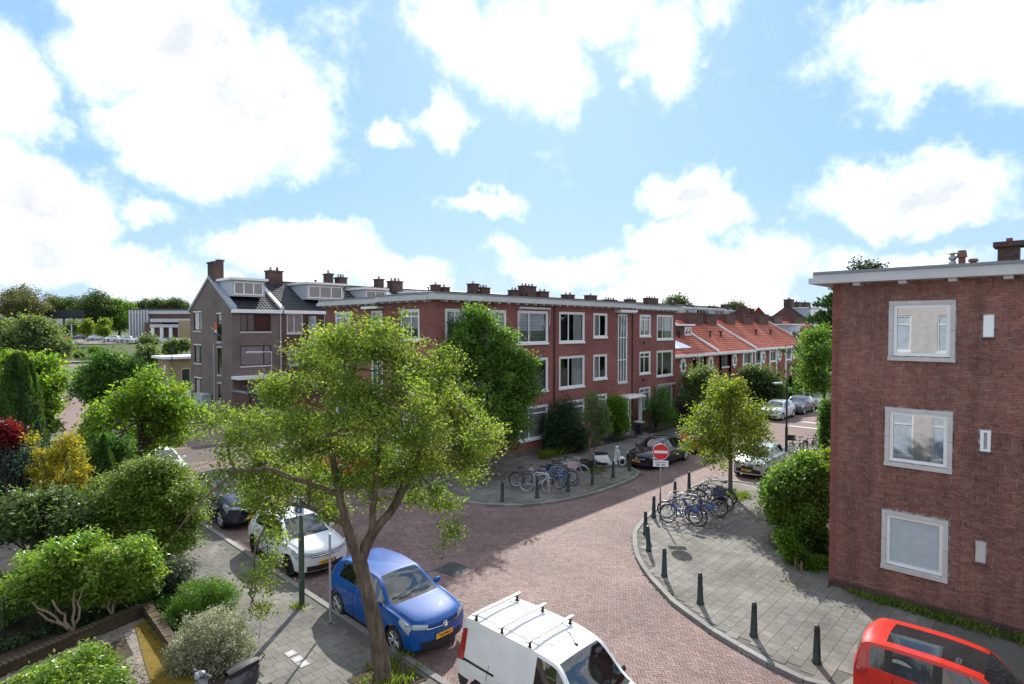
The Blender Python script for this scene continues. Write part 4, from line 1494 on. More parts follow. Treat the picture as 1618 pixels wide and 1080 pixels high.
lay(road, 'road_brick', 'road_bricks_beyond', cx_[on_], cy_[on_], a_[on_], .212, .069, .021, .0, 'road_brick', lean=0.004, jz=0.001)


def tiles(parent, poly, x0, x1, y0, y1, far=32, off=(0, 0), nearest=300, shift=True):
    xs = np.arange(x0, x1, 0.30)
    ys = np.arange(y0, y1, 0.30)
    X_, Y_ = np.meshgrid(xs, ys, indexing='ij')
    X_ = X_ + (0.15 * (np.arange(len(ys)) % 2)[None, :] if shift else 0)
    X_, Y_ = X_.reshape(-1), Y_.reshape(-1)
    ok, d = seen(X_, Y_, 0.2)
    on = ok & (d < far)
    for dx, dy in ((-.15, -.15), (.15, -.15), (.15, .15), (-.15, .15), (.3, 0), (-.3, 0), (0, .3), (0, -.3)):
        on &= inside(poly, X_ + dx, Y_ + dy)
    lay(parent, 'paving_tile', 'paving_tiles_beyond', X_[on], Y_[on], np.zeros(on.sum()), .296, .296, .112, .09, 'paving_tile', nearest, lean=0.0022, jz=0.0008)


tiles(pb, PAVE_B, 12.5, 28, 2.5, 13, 34)
tiles(pc, PAVE_C, 4.9, 7.7, 8, 34, 34)
tiles(pa, PAVE_A, 16, 34, 15.3, 23, 40)


def kerb(parent, poly, i0, i1, step=0.8):
    """single kerb stones along a stretch of a pavement's edge"""
    pts = [Vector((p[0], p[1])) for p in poly[i0:i1 + 1]]
    acc = [0]
    for a, b in zip(pts, pts[1:]):
        acc.append(acc[-1] + (b - a).length)

    def at(s):
        for k in range(len(pts) - 1):
            if s <= acc[k + 1] or k == len(pts) - 2:
                return pts[k].lerp(pts[k + 1], (s - acc[k]) / max(1e-6, acc[k + 1] - acc[k]))
    n = max(1, int(acc[-1] / step))
    for k in range(n):
        s0, s1 = acc[-1] * k / n + .006, acc[-1] * (k + 1) / n - .006
        a, b = at(s0), at(s1)
        m = (a + b) / 2
        if not (bool(seen(np.array(m.x), np.array(m.y))[0]) and m.length < 62):
            continue
        t = (b - a).normalized()
        nr = Vector((-t.y, t.x))
        a0, b0, a1, b1 = a - nr * .02, b - nr * .02, a + nr * .13, b + nr * .13
        mb = MB()
        mb.hexa([(a0.x, a0.y, -.02), (b0.x, b0.y, -.02), (b1.x, b1.y, -.02), (a1.x, a1.y, -.02), (a0.x, a0.y, .126), (b0.x, b0.y, .126), (b1.x, b1.y, .129), (a1.x, a1.y, .129)])
        mb.build('kerb_stone', M['kerb_stone'], parent)


kerb(pa, PAVE_A, 0, len(PAVE_A) - 1)
kerb(pb, PAVE_B, 0, len(PAVE_B) - 1)
kerb(pc, [(7.68, 60), (7.68, 6)], 0, 1)

# garden ground in front of the house the window belongs to, and beds along the right street
sheet('soil', [(-1, 4), (4.86, 4), (4.86, 60), (-1, 60)], 0.06, 'soil')
sheet('gravel_bed', [(1.2, 13.2), (4.0, 13.2), (4.15, 17.2), (1.2, 16.4)], 0.085, 'gravel_bed')
sheet('moss_strip', [(3.2, 12.0), (4.1, 12.0), (4.22, 16.95), (3.86, 16.85), (3.6, 15.0)], 0.10, 'moss')
sheet('soil', [(2.95, 15.2), (3.5, 15.38), (3.55, 16.45), (2.98, 16.25)], 0.093, 'soil')
sheet('garden_path', [(1.5, 23), (3.2, 23), (3.2, 29), (1.5, 29)], 0.075, 'gravel_bed')
sheet('soil', [(27.5, 21.25), (34.3, 21.25), (34.3, 22.9), (27.5, 22.9)], 0.122, 'soil')
sheet('soil', [(36.4, 21.2), (43.2, 21.2), (43.2, 22.9), (36.4, 22.9)], 0.122, 'soil')
sheet('soil', [(43.4, 19.6), (110, 19.6), (110, 23.6), (43.4, 23.6)], 0.122, 'soil')
sheet('soil', [(18.2, 4.9), (20.2, 5.3), (21.5, 7.6), (45, 8.6), (45, 5), (18.6, 4.8)], 0.122, 'soil')
sheet('garden_path', [(34.5, 20.6), (36.3, 20.6), (36.3, 22.9), (34.5, 22.9)], 0.124, 'asphalt_light')
# far end of the left street: cross road, lawn, raised car park
sheet('road', [(-30, 150), (80, 150), (80, 166), (-30, 166)], 0.35, 'asphalt_light')
sheet('lawn', [(17, 88), (45, 88), (45, 135), (17, 135)], 0.115, 'lawn')
cp = MB()
for k in range(8):
    y0, y1 = 180 + k * 5, 185 + k * 5
    cp.quad((20, y0, float(hz(0, y0)) + .1), (70, y0, float(hz(0, y0)) + .1), (70, y1, float(hz(0, y1)) + .1), (20, y1, float(hz(0, y1)) + .1))
cp.build('car_park', M['asphalt_light'], kind='structure')
mb = MB()
for (p, q, w) in (((12.0, 44.7), (14.6, 43.3), .14), ((13.6, 47.2), (14.6, 47.0), .12)):
    d = Vector((q[0] - p[0], q[1] - p[1])).normalized()
    nn = Vector((-d.y, d.x)) * w
    mb.quad((p[0] - nn.x, p[1] - nn.y, .012), (q[0] - nn.x, q[1] - nn.y, .012), (q[0] + nn.x, q[1] + nn.y, .012), (p[0] + nn.x, p[1] + nn.y, .012))
for (u0, u1) in ((47.0, 47.35), (49.7, 50.05)):
    mb.quad((u0, 12.9, .012), (u1, 12.9, .012), (u1, 15.5, .012), (u0, 15.5, .012))
mb.build('road_marking', M['road_paint'], kind='structure')


# ------------------------------------------------------------------ buildings
def cornice(mb, fr, a0, a1, z0=8.84, out=0.55, e0=0.0, e1=0.0, teeth=1.0, m=(0, 1), h=0.30):
    """two-tier roof edge on small brackets"""
    fr.box(mb, a0 - e0, a1 + e1, z0, z0 + h * .6, -.05, out, m[0])
    fr.box(mb, a0 - e0 + .08 * (e0 > 0), a1 + e1 - .08 * (e1 > 0), z0 + h * .6 + .002, z0 + h, -.05, out - .10, m[0])
    fr.box(mb, a0 - e0 + .1 * (e0 > 0), a1 + e1 - .1 * (e1 > 0), z0 + h + .002, z0 + h + .075, -.4, out - .06, m[1])
    n = max(1, int((a1 - a0) / teeth))
    for k in range(n):
        a = a0 + (k + .5) * (a1 - a0) / n
        fr.box(mb, a - .09, a + .09, z0 - .09, z0 - .002, 0, out - .12, m[0])


# --- the corner block on the right, its end wall in single bricks
rb_ = empty('brick_apartment_block', (18.5, 4.78, 0), 0, 'dark red brick end wall with three square windows beside the red hatchback', 'building')
FR = Fr((18.5, 0), (0, 1), (-1, 0))
RW = [(2.20, 3.44, 6.84, 8.20), (2.22, 3.49, 3.98, 5.33), (2.27, 3.53, 1.14, 2.51)]
RS = [(1.34, 1.545, 7.36, 7.90), (1.36, 1.56, 4.52, 5.05), (1.41, 1.61, 1.73, 2.25)]
mb = MB()
FRm = Fr((18.512, 0), (0, 1), (-1, 0))
FRm.wall(mb, -9, 4.768, 0, 8.86, RW + RS, .16)
for (x0, x1, y0, y1) in ((18.512, 30, 4.768, 4.768), (30, 30, -9, 4.768), (18.512, 30, -9, -9)):
    mb.quad((x0, y0, 0), (x1, y1, 0), (x1, y1, 8.86), (x0, y0, 8.86))
mb.build('wall', M['facade_mortar'], rb_)
ch = 0.0635
cx, cz, ln = [], [], []
k = 0
zc = 0.03
while zc < 8.83:
    a = 4.778
    first = True
    hd = 0
    while a > -0.2:
        L = .102 if ((k % 2 and first) or random.random() < .22) else .212
        first = False
        L = min(L, max(.05, a + .3))
        lo, hi = a - L, a
        cut = False
        for (h0, h1, k0, k1) in RW + RS:
            ex = .125 if (h0, h1, k0, k1) in RW else .012
            if k0 - ex < zc < k1 + ex and hi > h0 - ex and lo < h1 + ex:
                if lo < h1 + ex < hi - .04:
                    lo = h1 + ex
                elif lo + .04 < h0 - ex < hi:
                    hi = h0 - ex
                else:
                    cut = True
        if not cut and hi - lo > .03:
            cx.append((lo + hi) / 2)
            cz.append(zc)
            ln.append(hi - lo - .012)
        a -= L + .001
    zc += ch
    k += 1
cx, cz, ln = np.array(cx), np.array(cz), np.array(ln)
out_ = np.abs(RNG.normal(size=len(cx))) * .003 + np.where(RNG.random(len(cx)) < .04, .008, 0)
plinth = cz < .50


def wall_bricks(cx, cz, ln, out):
    n = len(cx)
    V = np.zeros((n, 8, 3))
    k = 0
    for d, e in ((0.0, 0.0), (1.0, .003)):
        for sa, sz in ((-1, -1), (1, -1), (1, 1), (-1, 1)):
            V[:, k, 0] = 18.515 - d * (.016 + out)
            V[:, k, 1] = cx + sa * (ln / 2 - e)
            V[:, k, 2] = cz + sz * (.0288 - e)
            k += 1
    q = np.array([(7, 6, 5, 4), (4, 5, 1, 0), (5, 6, 2, 1), (6, 7, 3, 2), (7, 4, 0, 3)])
    return V.reshape(-1, 3), (np.arange(n)[:, None, None] * 8 + q[None]).reshape(-1, 4)


dist_ = np.hypot(np.hypot(18.5, cx), cz - 7.6)
vis_ = (np.abs(cx) >= 0.72) & (cx > .72)
order = np.argsort(np.where(vis_, dist_, 1e6))[:300]
rest = np.setdiff1d(np.arange(len(cx)), order)
V, F = wall_bricks(cx[rest], cz[rest], ln[rest], out_[rest])
pn = np.repeat(RNG.random(len(rest)), 5)
o = raw_mesh('bricks_beyond', V, F, M['facade_brick'], rb_, rnd=pn, uv=False)
o['kind'] = 'stuff'
bm_ = {}
for i in order:
    key = round(float(ln[i]), 2)
    if key not in bm_:
        V, F = wall_bricks(np.zeros(1), np.zeros(1), np.array([key]), np.zeros(1))
        V[:, 0] -= 18.515
        b = raw_mesh('brick', V, F, M['facade_brick_single'], rb_, uv=False, local=True)
        bm_[key] = b
    else:
        b = bm_[key].copy()
        COL.objects.link(b)
    b.location = (.015 - out_[i], cx[i] - 4.78, cz[i])
mb = MB()
FR.box(mb, -9, 4.80, 0.0, .34, .022, .035)
mb.build('plinth', M['brick_chimney'], rb_)
mb = MB()
mb.box(18.78, 29, 4.7, 5.02, 0, 8.86)
mb.build('return_wall', M['brick_red'], rb_)
mb = MB()
cornice(mb, FR, -9, 4.78, 8.845, .52, 0, .66, 1.02, h=.26)
FS = Fr((0, 5.02), (1, 0), (0, 1))
FS.box(mb, 18.6, 30, 8.845, 9.0, -.05, .42, 0)
FS.box(mb, 18.6, 30, 9.002, 9.1, -.05, .34, 0)
mb.build('cornice', [M['cornice_grey'], M['cornice_edge']], rb_)
mb = MB()
mb.box(18.4, 30, -9, 5.1, 8.9, 9.05)
mb.build('roof', M['roof_felt'], rb_)
for k, (a0, a1, z0, z1) in enumerate(RW):
    w = window(rb_, FR, a0, a1, z0, z1, .07, glass='glass_mirror' if k < 2 else 'frosted', sill=None, bar=.08)
    mb = MB()
    bw = .105
    zm = (z0 + z1) / 2
    for (x0, x1, y0, y1) in ((a0 - bw, a0 - .003, z0 - .02, zm - .004), (a0 - bw, a0 - .003, zm + .004, z1), (a1 + .003, a1 + bw, z0 - .02, zm - .004), (a1 + .003, a1 + bw, zm + .004, z1),
                             (a0 - bw, a1 + bw, z1 + .003, z1 + bw)):
        FR.box(mb, x0, x1, y0, y1, -.06, .045)
    FR.box(mb, a0 - bw - .01, a1 + bw + .01, z0 - .13, z0 - .024, -.06, .085)
    mb.build('surround', M['cream_concrete'], w)
for k, (a0, a1, z0, z1) in enumerate(RS):
    mb = MB()
    if k == 1:
        FR.box(mb, a0, a0 + .065, z0, z1, -.10, .02)
        FR.box(mb, a1 - .065, a1, z0, z1, -.10, .02)
        FR.box(mb, a0 + .065, a1 - .065, z0, z0 + .06, -.10, .02)
        FR.box(mb, a0 + .065, a1 - .065, z1 - .06, z1, -.10, .02)
        w = mb.build('slit_window', M['white_paint'], rb_)
        mb = MB()
        FR.box(mb, a0 + .065, a1 - .065, z0 + .06, z1 - .06, -.08, -.07)
        mb.build('pane', M['frosted'], w)
    else:
        FR.box(mb, a0, a1, z0, z1, -.05, .03)
        FR.box(mb, a0 + .012, a1 - .012, z0 + .012, z1 - .012, .032, .04)
        mb.build('slit_window', M['fibre_white'] if k == 0 else M['cream_concrete'], rb_)
    mb = MB()
    FR.box(mb, a0 - .02, a1 + .02, z0 - .06, z0 - .004, -.02, .05)
    mb.build('slit_sill', M['brick_chimney'], rb_)


def chimney(parent, x0, x1, y0, y1, z0, z1, mat='brick_chimney', pots=2, cap=.10, metal=False):
    mb = MB()
    mb.box(x0, x1, y0, y1, z0, z1)
    c = mb.build('chimney', M[mat], parent)
    mb = MB()
    mb.box(x0 - cap, x1 + cap, y0 - cap, y1 + cap, z1 + .002, z1 + .14)
    mb.build('chimney_cap', M['brick_chimney'], c)
    n = pots
    for k in range(n):
        mb = MB()
        x = x0 + (x1 - x0) * (k + .5) / n
        y = (y0 + y1) / 2
        r = min(.13, (x1 - x0) / n * .35)
        mb.lathe([(r * 1.1, 0), (r, .05), (r * .85, .32), (r * .95, .34), (r * .7, .36)], (x, y, z1 + .142), 'z', 8)
        mb.build('chimney_pot', M['terracotta'] if not metal or k % 2 else M['galvanised'], c)
    return c


ch_ = chimney(rb_, 21.7, 22.3, 1.06, 1.53, 9.0, 9.90, pots=0)
mb = MB()
mb.box(21.9, 22.1, 1.22, 1.36, 10.042, 10.16)
mb.build('chimney_pot', M['terracotta'], ch_)
mb = MB()
mb.box(20.9, 21.4, 1.83, 2.75, 9.05, 9.33)
mb.box(20.85, 21.45, 1.80, 2.78, 9.332, 9.40)
vs = mb.build('vent_stack', M['brick_chimney'], rb_)
for (v, h, kind) in ((2.50, .34, 'cowl'), (2.28, .42, 'pot'), (2.02, .16, 'pot')):
    mb = MB()
    if kind == 'cowl':
        mb.lathe([(.09, 0), (.09, .12), (.06, .14), (.10, .20), (.10, .26), (.05, .28), (.05, .32), (.14, .34), (.13, .36), (.001, .40)], (21.15, v, 9.40), 'z', 12)
    else:
        mb.lathe([(.085, 0), (.085, h * .5), (.13, h * .52), (.10, h), (.001, h)], (21.15, v, 9.40), 'z', 10)
    mb.build('flue', M['galvanised'] if kind == 'cowl' else M['terracotta'], vs, smooth=False)
mb = MB()
mb.lathe([(.05, 0), (.05, .14), (.08, .15), (.08, .2), (.001, .2)], (21.3, 1.68, 9.04), 'z', 8)
mb.build('vent_pipe', M['galvanised'], rb_)

# --- the three-storey red block across the junction (two wings)
red = empty('brick_apartment_block', (18.4, 22.9, 0), 0, 'three-storey red brick corner block with flat roof across the junction', 'building')
FA = Fr((0, 22.9), (1, 0), (0, -1))
FA2 = Fr((0, 23.12), (1, 0), (0, -1))
FB = Fr((18.4, 0), (0, 1), (-1, 0))
FB2 = Fr((18.62, 0), (0, 1), (-1, 0))
big = [(24.42, 26.94), (28.18, 30.62)]
sm = [(19.05, 20.35), (21.9, 23.3), (31.78, 33.2)]
lv3, lv2, lv1 = (6.70, 8.50), (3.82, 5.70), (1.02, 2.85)
s3, s2, s1 = (6.98, 8.48), (4.16, 5.70), (1.45, 3.0)
hA = [(a, b, *lv3) for a, b in big] + [(a, b, *lv2) for a, b in big] + [(a, b, *lv1) for a, b in big] + [(a, b, *q) for a, b in sm for q in (s3, s2, s1)] + [(34.68, 35.74, 3.72, 8.50)]
hA2 = [(37.9, 39.3, *s3), (37.9, 39.3, *s2), (37.9, 39.3, *s1), (40.4, 42.75, *lv3), (40.4, 42.75, *lv2), (40.4, 42.75, 1.0, 2.9)]
mb = MB()
FA.wall(mb, 18.4, 36.5, 0, 8.98, hA, .12)
FA2.wall(mb, 36.5, 43.3, 0, 8.98, hA2, .12)
mb.quad((36.5, 22.9, 0), (36.5, 23.12, 0), (36.5, 23.12, 8.98), (36.5, 22.9, 8.98))
hB = [(24.32, 25.75, *s3), (24.32, 25.75, *s2), (24.32, 25.75, *s1)]
hB2 = [(28.0, 29.0, 3.9, 8.5), (31.5, 33.0, *s3), (31.5, 33.0, *s2), (31.5, 33.0, *s1)]
FB.wall(mb, 22.9, 27.4, 0, 8.98, hB, .12)
FB2.wall(mb, 27.4, 34.3, 0, 8.98, hB2, .12)
mb.quad((18.4, 27.4, 0), (18.62, 27.4, 0), (18.62, 27.4, 8.98), (18.4, 27.4, 8.98))
mb.quad((18.62, 34.3, 0), (28.4, 34.3, 0), (28.4, 34.3, 8.98), (18.62, 34.3, 8.98))
mb.quad((28.4, 34.3, 0), (28.4, 32, 0), (28.4, 32, 8.98), (28.4, 34.3, 8.98))
mb.quad((28.4, 32, 0), (43.3, 32, 0), (43.3, 32, 8.98), (28.4, 32, 8.98))
mb.quad((43.3, 32, 0), (43.3, 23.12, 0), (43.3, 23.12, 8.98), (43.3, 32, 8.98))
mb.build('wall', M['brick_red'], red)
mb = MB()
mb.box(18.3, 43.35, 22.8, 32, 8.99, 9.12)
mb.box(18.5, 28.4, 32, 34.35, 8.99, 9.12)
mb.build('roof', M['roof_felt'], red)
mb = MB()
cornice(mb, FA, 18.4, 36.4, 8.985, .5, .5, 0.0, .75)
cornice(mb, FA2, 36.5, 43.3, 8.945, .5, 0.0, .3, .75)
cornice(mb, FB, 23.0, 27.5, 8.985, .5, 0.0, .3, .75)
cornice(mb, FB2, 27.9, 34.3, 8.945, .5, 0.0, .3, .75)
mb.build('cornice', [M['cornice_grey'], M['cornice_edge']], red)
mb = MB()
FA.box(mb, 18.38, 36.5, 0, .42, .0, .03)
FB.box(mb, 22.93, 27.4, 0, .42, .0, .03)
mb.build('plinth', M['brick_dark'], red)
for fr, holes in ((FA, hA), (FA2, hA2), (FB, hB), (FB2, hB2)):
    for (a0, a1, z0, z1) in holes:
        wd = a1 - a0
        if z1 - z0 > 3:
            window(red, fr, a0, a1, z0, z1, .06, (1 / 3, 2 / 3) if fr is FA else (.5,), (.33, .66), inside=('curtain', 0, 1, 'frosted'), bar=.06, name='stair_window', border=(.05, .03))
            continue
        key = (round(a0, 1), round(z0))
        ins = None
        kw = {}
        if fr is FA and z0 > 6 and a0 > 24 and a0 < 25:
            ins = ('blind', 0.02, .98, 'curtain_grey')
        elif fr is FA and z0 > 6 and 28 < a0 < 29:
            ins = ('curtain', .62, .98)
        elif wd < 1.6:
            ins = random.choice([('curtain', .5, 1), ('curtain', 0, .5), ('curtain', 0, 1), None])
        elif random.random() < .6:
            ins = ('curtain', random.choice([0, .55]), 1.0)
        window(red, fr, a0, a1, z0, z1, .07, (.36,) if wd > 2 else (.45,), (.80,) if (wd < 2 and fr is not FA) or z0 < 2 else (), inside=ins, border=(.075, .035), sill='white_paint', bar=.075)
mb = MB()
FA.box(mb, 34.2, 36.35, 8.70, 8.82, -.02, .55)
FA.box(mb, 34.25, 36.3, 8.63, 8.698, -.02, .48)
FB2.box(mb, 27.75, 29.4, 8.66, 8.78, -.02, .5)
mb.build('stair_canopy', M['white_paint'], red)
# sun awning cassettes
for (fr, a0, a1, z) in ((FA, 24.3, 27.05, 8.66), (FA2, 40.1, 43.2, 3.02)):
    mb = MB()
    fr.box(mb, a0, a1, z, z + .13, .04, .22)
    if fr is FA:
        mb.tube([fr.p(a1 - .03, z + .03, .2), fr.p(a1 - .03, z - 1.0, .12)], .025, 6)
        mb.tube([fr.p(a0 + .03, z + .03, .2), fr.p(a0 + .03, z - 1.0, .12)], .025, 6)
    mb.build('awning', M['cornice_grey'], red)
# porch door and its curved canopy, rainwater pipes, vents
mb = MB()
FA.box(mb, 35.15, 36.3, 0.12, 2.45, .0, .06)
d_ = mb.build('door', M['white_paint'], red)
mb = MB()
FA.box(mb, 35.35, 35.72, 1.2, 2.2, .062, .07)
FA.box(mb, 35.78, 36.15, 1.2, 2.2, .062, .07)
mb.build('door_glass', M['car_glass'], d_)
mb = MB()
FA.box(mb, 34.6, 36.9, 2.62, 2.74, -.02, .95)
FA.box(mb, 34.75, 36.75, 2.742, 2.80, -.02, .8)
for a in (34.8, 36.5):
    FA.box(mb, a, a + .16, .12, 2.62, .55, .75)
mb.build('porch', M['white_paint'], red)
for a in (27.62, 36.46):
    mb = MB()
    mb.tube([FA.p(a, .2, .06), FA.p(a, 8.9, .06)], .05, 8)
    mb.build('rain_pipe', M['brick_chimney'], red)
for a, z in ((38.35, 6.35), (38.3, 3.55)):
    mb = MB()
    FA2.box(mb, a, a + .18, z, z + .2, -.01, .06)
    mb.build('wall_vent', M['black_plastic'], red)
mb = MB()
FA.box(mb, 24.0, 24.35, .62, .72, -.01, .045)
mb.build('air_brick', M['black_plastic'], red)
for k, v in enumerate((24.6, 26.6, 30.2)):
    fr = FB if v < 27.4 else FB2
    mb = MB()
    fr.box(mb, v - .45 + 1.6, v + .45 + 1.6, .12, 2.3, .0, .06)
    mb.build('door', M['white_paint'], red)

# --- the dark-brick terrace behind, running parallel to the right street
EAV, RID = 9.12, 11.85
FD = Fr((0, 49.2), (1, 0), (0, -1))


def terrace(name, label, u0, u1, wall_mat, gable=False, detail=True, pots=(), wins=(), dormer=None, group=None, v0=49.2, eav=EAV, rid=RID, dep=10.0, roofmat='tile_dark', boards=True, party=True):
    t = empty(name, (u0, v0, 0), 0, label, 'house', group)
    vm = v0 + dep / 2
    fr = Fr((0, v0), (1, 0), (0, -1))
    mb = MB()
    fr.wall(mb, u0, u1, 0, eav, [w[:4] for w in wins], .12)
    mb.quad((u1, v0, 0), (u1, v0 + dep, 0), (u1, v0 + dep, eav), (u1, v0, eav))
    mb.tri((u1, v0, eav), (u1, v0 + dep, eav), (u1, vm, rid))
    mb.quad((u1, v0 + dep, 0), (u0, v0 + dep, 0), (u0, v0 + dep, eav), (u1, v0 + dep, eav))
    if gable is not False:
        fg = Fr((u0, 0), (0, 1), (-1, 0))
        fg.wall(mb, v0, v0 + dep, 0, eav, gable, .12)
        mb.tri((u0, v0 + dep, eav), (u0, v0, eav), (u0, vm, rid))
    mb.build('wall', M[wall_mat], t)
    L = math.hypot(dep / 2 + .25, (rid - eav) * (dep / 2 + .25) / (dep / 2))
    sl = (rid - eav) / (dep / 2)
    up = (0, 1, sl)
    holes = []
    tile_roof('roof', roofmat, t, (u0, v0 - .25, eav - .25 * sl + .03), (1, 0, 0), up, u1 - u0, L, rows=14 if detail else 8, cols=None if detail else max(4, int((u1 - u0) / .5)))
    mb = MB()
    mb.quad((u1, v0 + dep + .2, eav - .2 * sl), (u0, v0 + dep + .2, eav - .2 * sl), (u0, vm, rid + .03), (u1, vm, rid + .03))
    mb.tube([(u0, vm, rid + .04), (u1, vm, rid + .04)], .12, 8)
    mb.build('ridge', M[roofmat], t)
    if boards:
        mb = MB()
        fr.box(mb, u0 - .05, u1 + .05, eav - .32, eav - .03, 0, .32)
        mb.build('gutter_board', M['white_paint'], t)
    for (x, w, f, ins, mull) in [(i[:4], i[4], i[5], i[6], i[7]) for i in wins]:
        window(t, fr, x[0], x[1], x[2], x[3], .09, mull, (), frame=f, inside=ins, sill='cream_concrete')
    if dormer:
        for (d0, d1, zb, zt, nw) in dormer:
            fd = Fr((0, v0 + .9), (1, 0), (0, -1))
            vb = v0 + (zt - eav) / sl
            vf = v0 + .9
            mb = MB()
            fd.wall(mb, d0, d1, zb, zt, [(d0 + .16, d1 - .16, zb + .14, zt - .12)], .08)
            for x in (d0, d1):
                mb.tri((x, vf, zb), (x, vf, zt), (x, vb, zt))
                if abs((v0 + (zb - eav) / sl) - vf) > .05:
                    mb.tri((x, vf, zb), (x, vb, zt), (x, v0 + (zb - eav) / sl, zb))
            d = mb.build('dormer', M['grey_panel'], t)
            mb = MB()
            mb.box(d0 - .2, d1 + .2, vf - .3, vb + .2, zt + .002, zt + .2)
            mb.build('dormer_roof', M['white_paint'], d)
            mf, mg = MB(), MB()
            far_window(mf, mg, fd, d0 + .16, d1 - .16, zb + .14, zt - .12, .1, nw)
            mf.build('dormer_window', M['white_paint'], d)
            mg.build('pane', M['car_glass'], d)
    return t


DW = 'dark_frame'
C1 = ('curtain', 0, 1)
gw = [(56.2, 58.2, 7.3, 8.98), (56.3, 58.15, 4.36, 6.0), (56.2, 58.1, 1.36, 3.0), (51.45, 52.4, 6.4, 8.75), (51.5, 52.4, 3.6, 5.9), (51.6, 52.35, 1.4, 2.85)]
dk = terrace('brick_house', 'dark brown brick end house with pointed gable and black window frames', 18.4, 22.55, 'brick_dark', gw,
             wins=[(19.05, 21.6, 7.26, 8.80, None, DW, ('curtain', 0, .45, 'curtain_grey'), (.24,)), (19.05, 21.6, 4.42, 6.1, None, DW, C1, (.76,)), (19.6, 21.6, 2.1, 3.25, None, 'white_paint', C1, (.33, .66))],
             dormer=[(18.75, 21.5, 10.2, 11.55, 2)])
fg = Fr((18.4, 0), (0, 1), (-1, 0))
for (a0, a1, z0, z1) in gw:
    window(dk, fg, a0, a1, z0, z1, .09, (.3,) if a1 - a0 > 1.5 else (), (), frame=DW, inside=('curtain', 0.3, 1) if a1 - a0 > 1.5 else None)
    mb = MB()
    fg.box(mb, a0 - .05, a1 + .05, z1 + .004, z1 + .08, -.05, .05)
    mb.build('lintel', M['white_paint'], dk)
mb = MB()
for sgn in (0, 1):
    y0, y1 = (49.0, 54.2) if sgn == 0 else (59.4, 54.2)
    mb.hexa([(18.3, y0, EAV - .12), (18.75, y0, EAV - .12), (18.75, y1, RID - .0), (18.3, y1, RID - .0),
             (18.3, y0, EAV + .18), (18.75, y0, EAV + .18), (18.75, y1, RID + .25), (18.3, y1, RID + .25)])
mb.build('gable_coping', M['lead'], dk)
mb = MB()
mb.hexa([(22.35, 49.0, EAV - .1), (22.7, 49.0, EAV - .1), (22.7, 54.2, RID), (22.35, 54.2, RID), (22.35, 49.0, EAV + .2), (22.7, 49.0, EAV + .2), (22.7, 54.2, RID + .2), (22.35, 54.2, RID + .2)])
mb.build('party_coping', M['cornice_grey'], dk)
chimney(dk, 18.42, 18.95, 53.1, 54.6, 10.6, 13.15, pots=0, cap=.07)
chimney(dk, 18.9, 19.3, 53.3, 53.9, 11.6, 13.35, pots=0, cap=.06)
mb = MB()
FD.box(mb, 18.3, 21.6, 3.40, 3.62, 0, 1.5)
mb.build('porch_canopy', M['white_paint'], dk)
mb = MB()
mb.tube([FD.p(22.42, .2, .06), FD.p(22.42, 9, .06)], .05, 6)
mb.build('rain_pipe', M['cornice_grey'], dk)
mb = MB()
mb.tube([fg.p(53.1, .2, .05), fg.p(53.1, 6.2, .05)], .04, 6)
mb.build('rain_pipe', M['cornice_grey'], dk)
# flag stick in the gable's narrow top window
mb = MB()
pts = [fg.p(51.95, 6.9, .0), fg.p(52.2, 7.6, .55)]
mb.tube(pts, .02, 6)
fl = empty('flag', fg.p(51.95, 6.9, 0.02), 0, 'small orange and blue flag hanging out of the narrow gable window', 'flag')
mb.build('flag_pole', M['white_paint'], fl)
for z0, z1, m in ((7.35, 8.0, 'orange_flag'), (7.15, 7.35, 'sign_white'), (6.95, 7.15, 'flag_blue')):
    mb = MB()
    mb.grid([[fg.p(51.75 + .09 * i, z0 + .01 * i, .28 + .05 * math.sin(i * 1.9)) for i in range(6)], [fg.p(51.8 + .08 * i, z1 + .012 * i, .26 + .05 * math.sin(i * 1.9 + .5)) for i in range(6)]])
    mb.build('flag_cloth', M[m], fl)

segs = [(22.55, 30.2, 'red brick house with wide white dormer next to the dark gable house', [(25.3, 29.0, 10.15, 11.55, 2)], [(23.3, 24.9, 12.95, 2), (29.3, 30.0, 12.95, 1)]),
        (30.2, 36.6, 'terrace house with small dormer and skylight behind the flat roof', [(31.3, 33.8, 10.3, 11.35, 1)], [(30.5, 31.6, 12.75, 3), (35.2, 36.0, 12.85, 1)]),
        (36.6, 44.0, 'terrace house with low grey dormer and twin chimneys behind the red block', [(37.6, 41.5, 10.3, 11.3, 2)], [(36.8, 38.6, 12.7, 3), (42.9, 43.9, 12.75, 1)]),
        (44.0, 52.2, 'terrace house with plain tiled roof, fourth from the gable', [], [(44.1, 45.3, 12.5, 1), (48.7, 50.1, 13.1, 1), (50.2, 52.1, 12.6, 3)]),
        (52.2, 61.4, 'terrace house with large chimney of many pots above the red block', [], [(56.0, 57.6, 12.65, 2), (57.8, 61.2, 13.2, 4)]),
        (61.4, 70.0, 'terrace house with pair of lower chimneys above the red block', [], [(61.5, 63.8, 12.6, 2), (67.2, 69.8, 12.55, 2)]),
        (70.0, 81.6, 'terrace house with two broad chimneys, seventh from the gable', [], [(72.9, 75.5, 12.5, 1), (77.5, 81.3, 12.2, 4)]),
        (81.6, 95.0, 'terrace house whose broad chimney stands over the end of the flat roof', [], [(84, 87, 12.25, 3), (90, 94.6, 12.9, 4)]),
        (95.0, 108.5, 'far terrace house with two white dormers over the red tiled roofs', [(95.2, 99.0, 9.7, 11.1, 2), (101.5, 107, 9.7, 11.1, 3)], [(99.6, 101.0, 12.4, 1), (105, 108.2, 12.0, 2)]),
        (108.5, 126.0, 'last far terrace house with long white dormer at the skyline', [(109, 114, 9.7, 11.1, 3), (116, 119.5, 9.7, 10.9, 1)], [(114.3, 119.5, 12.1, 2), (121.9, 124.4, 12.5, 1)])]
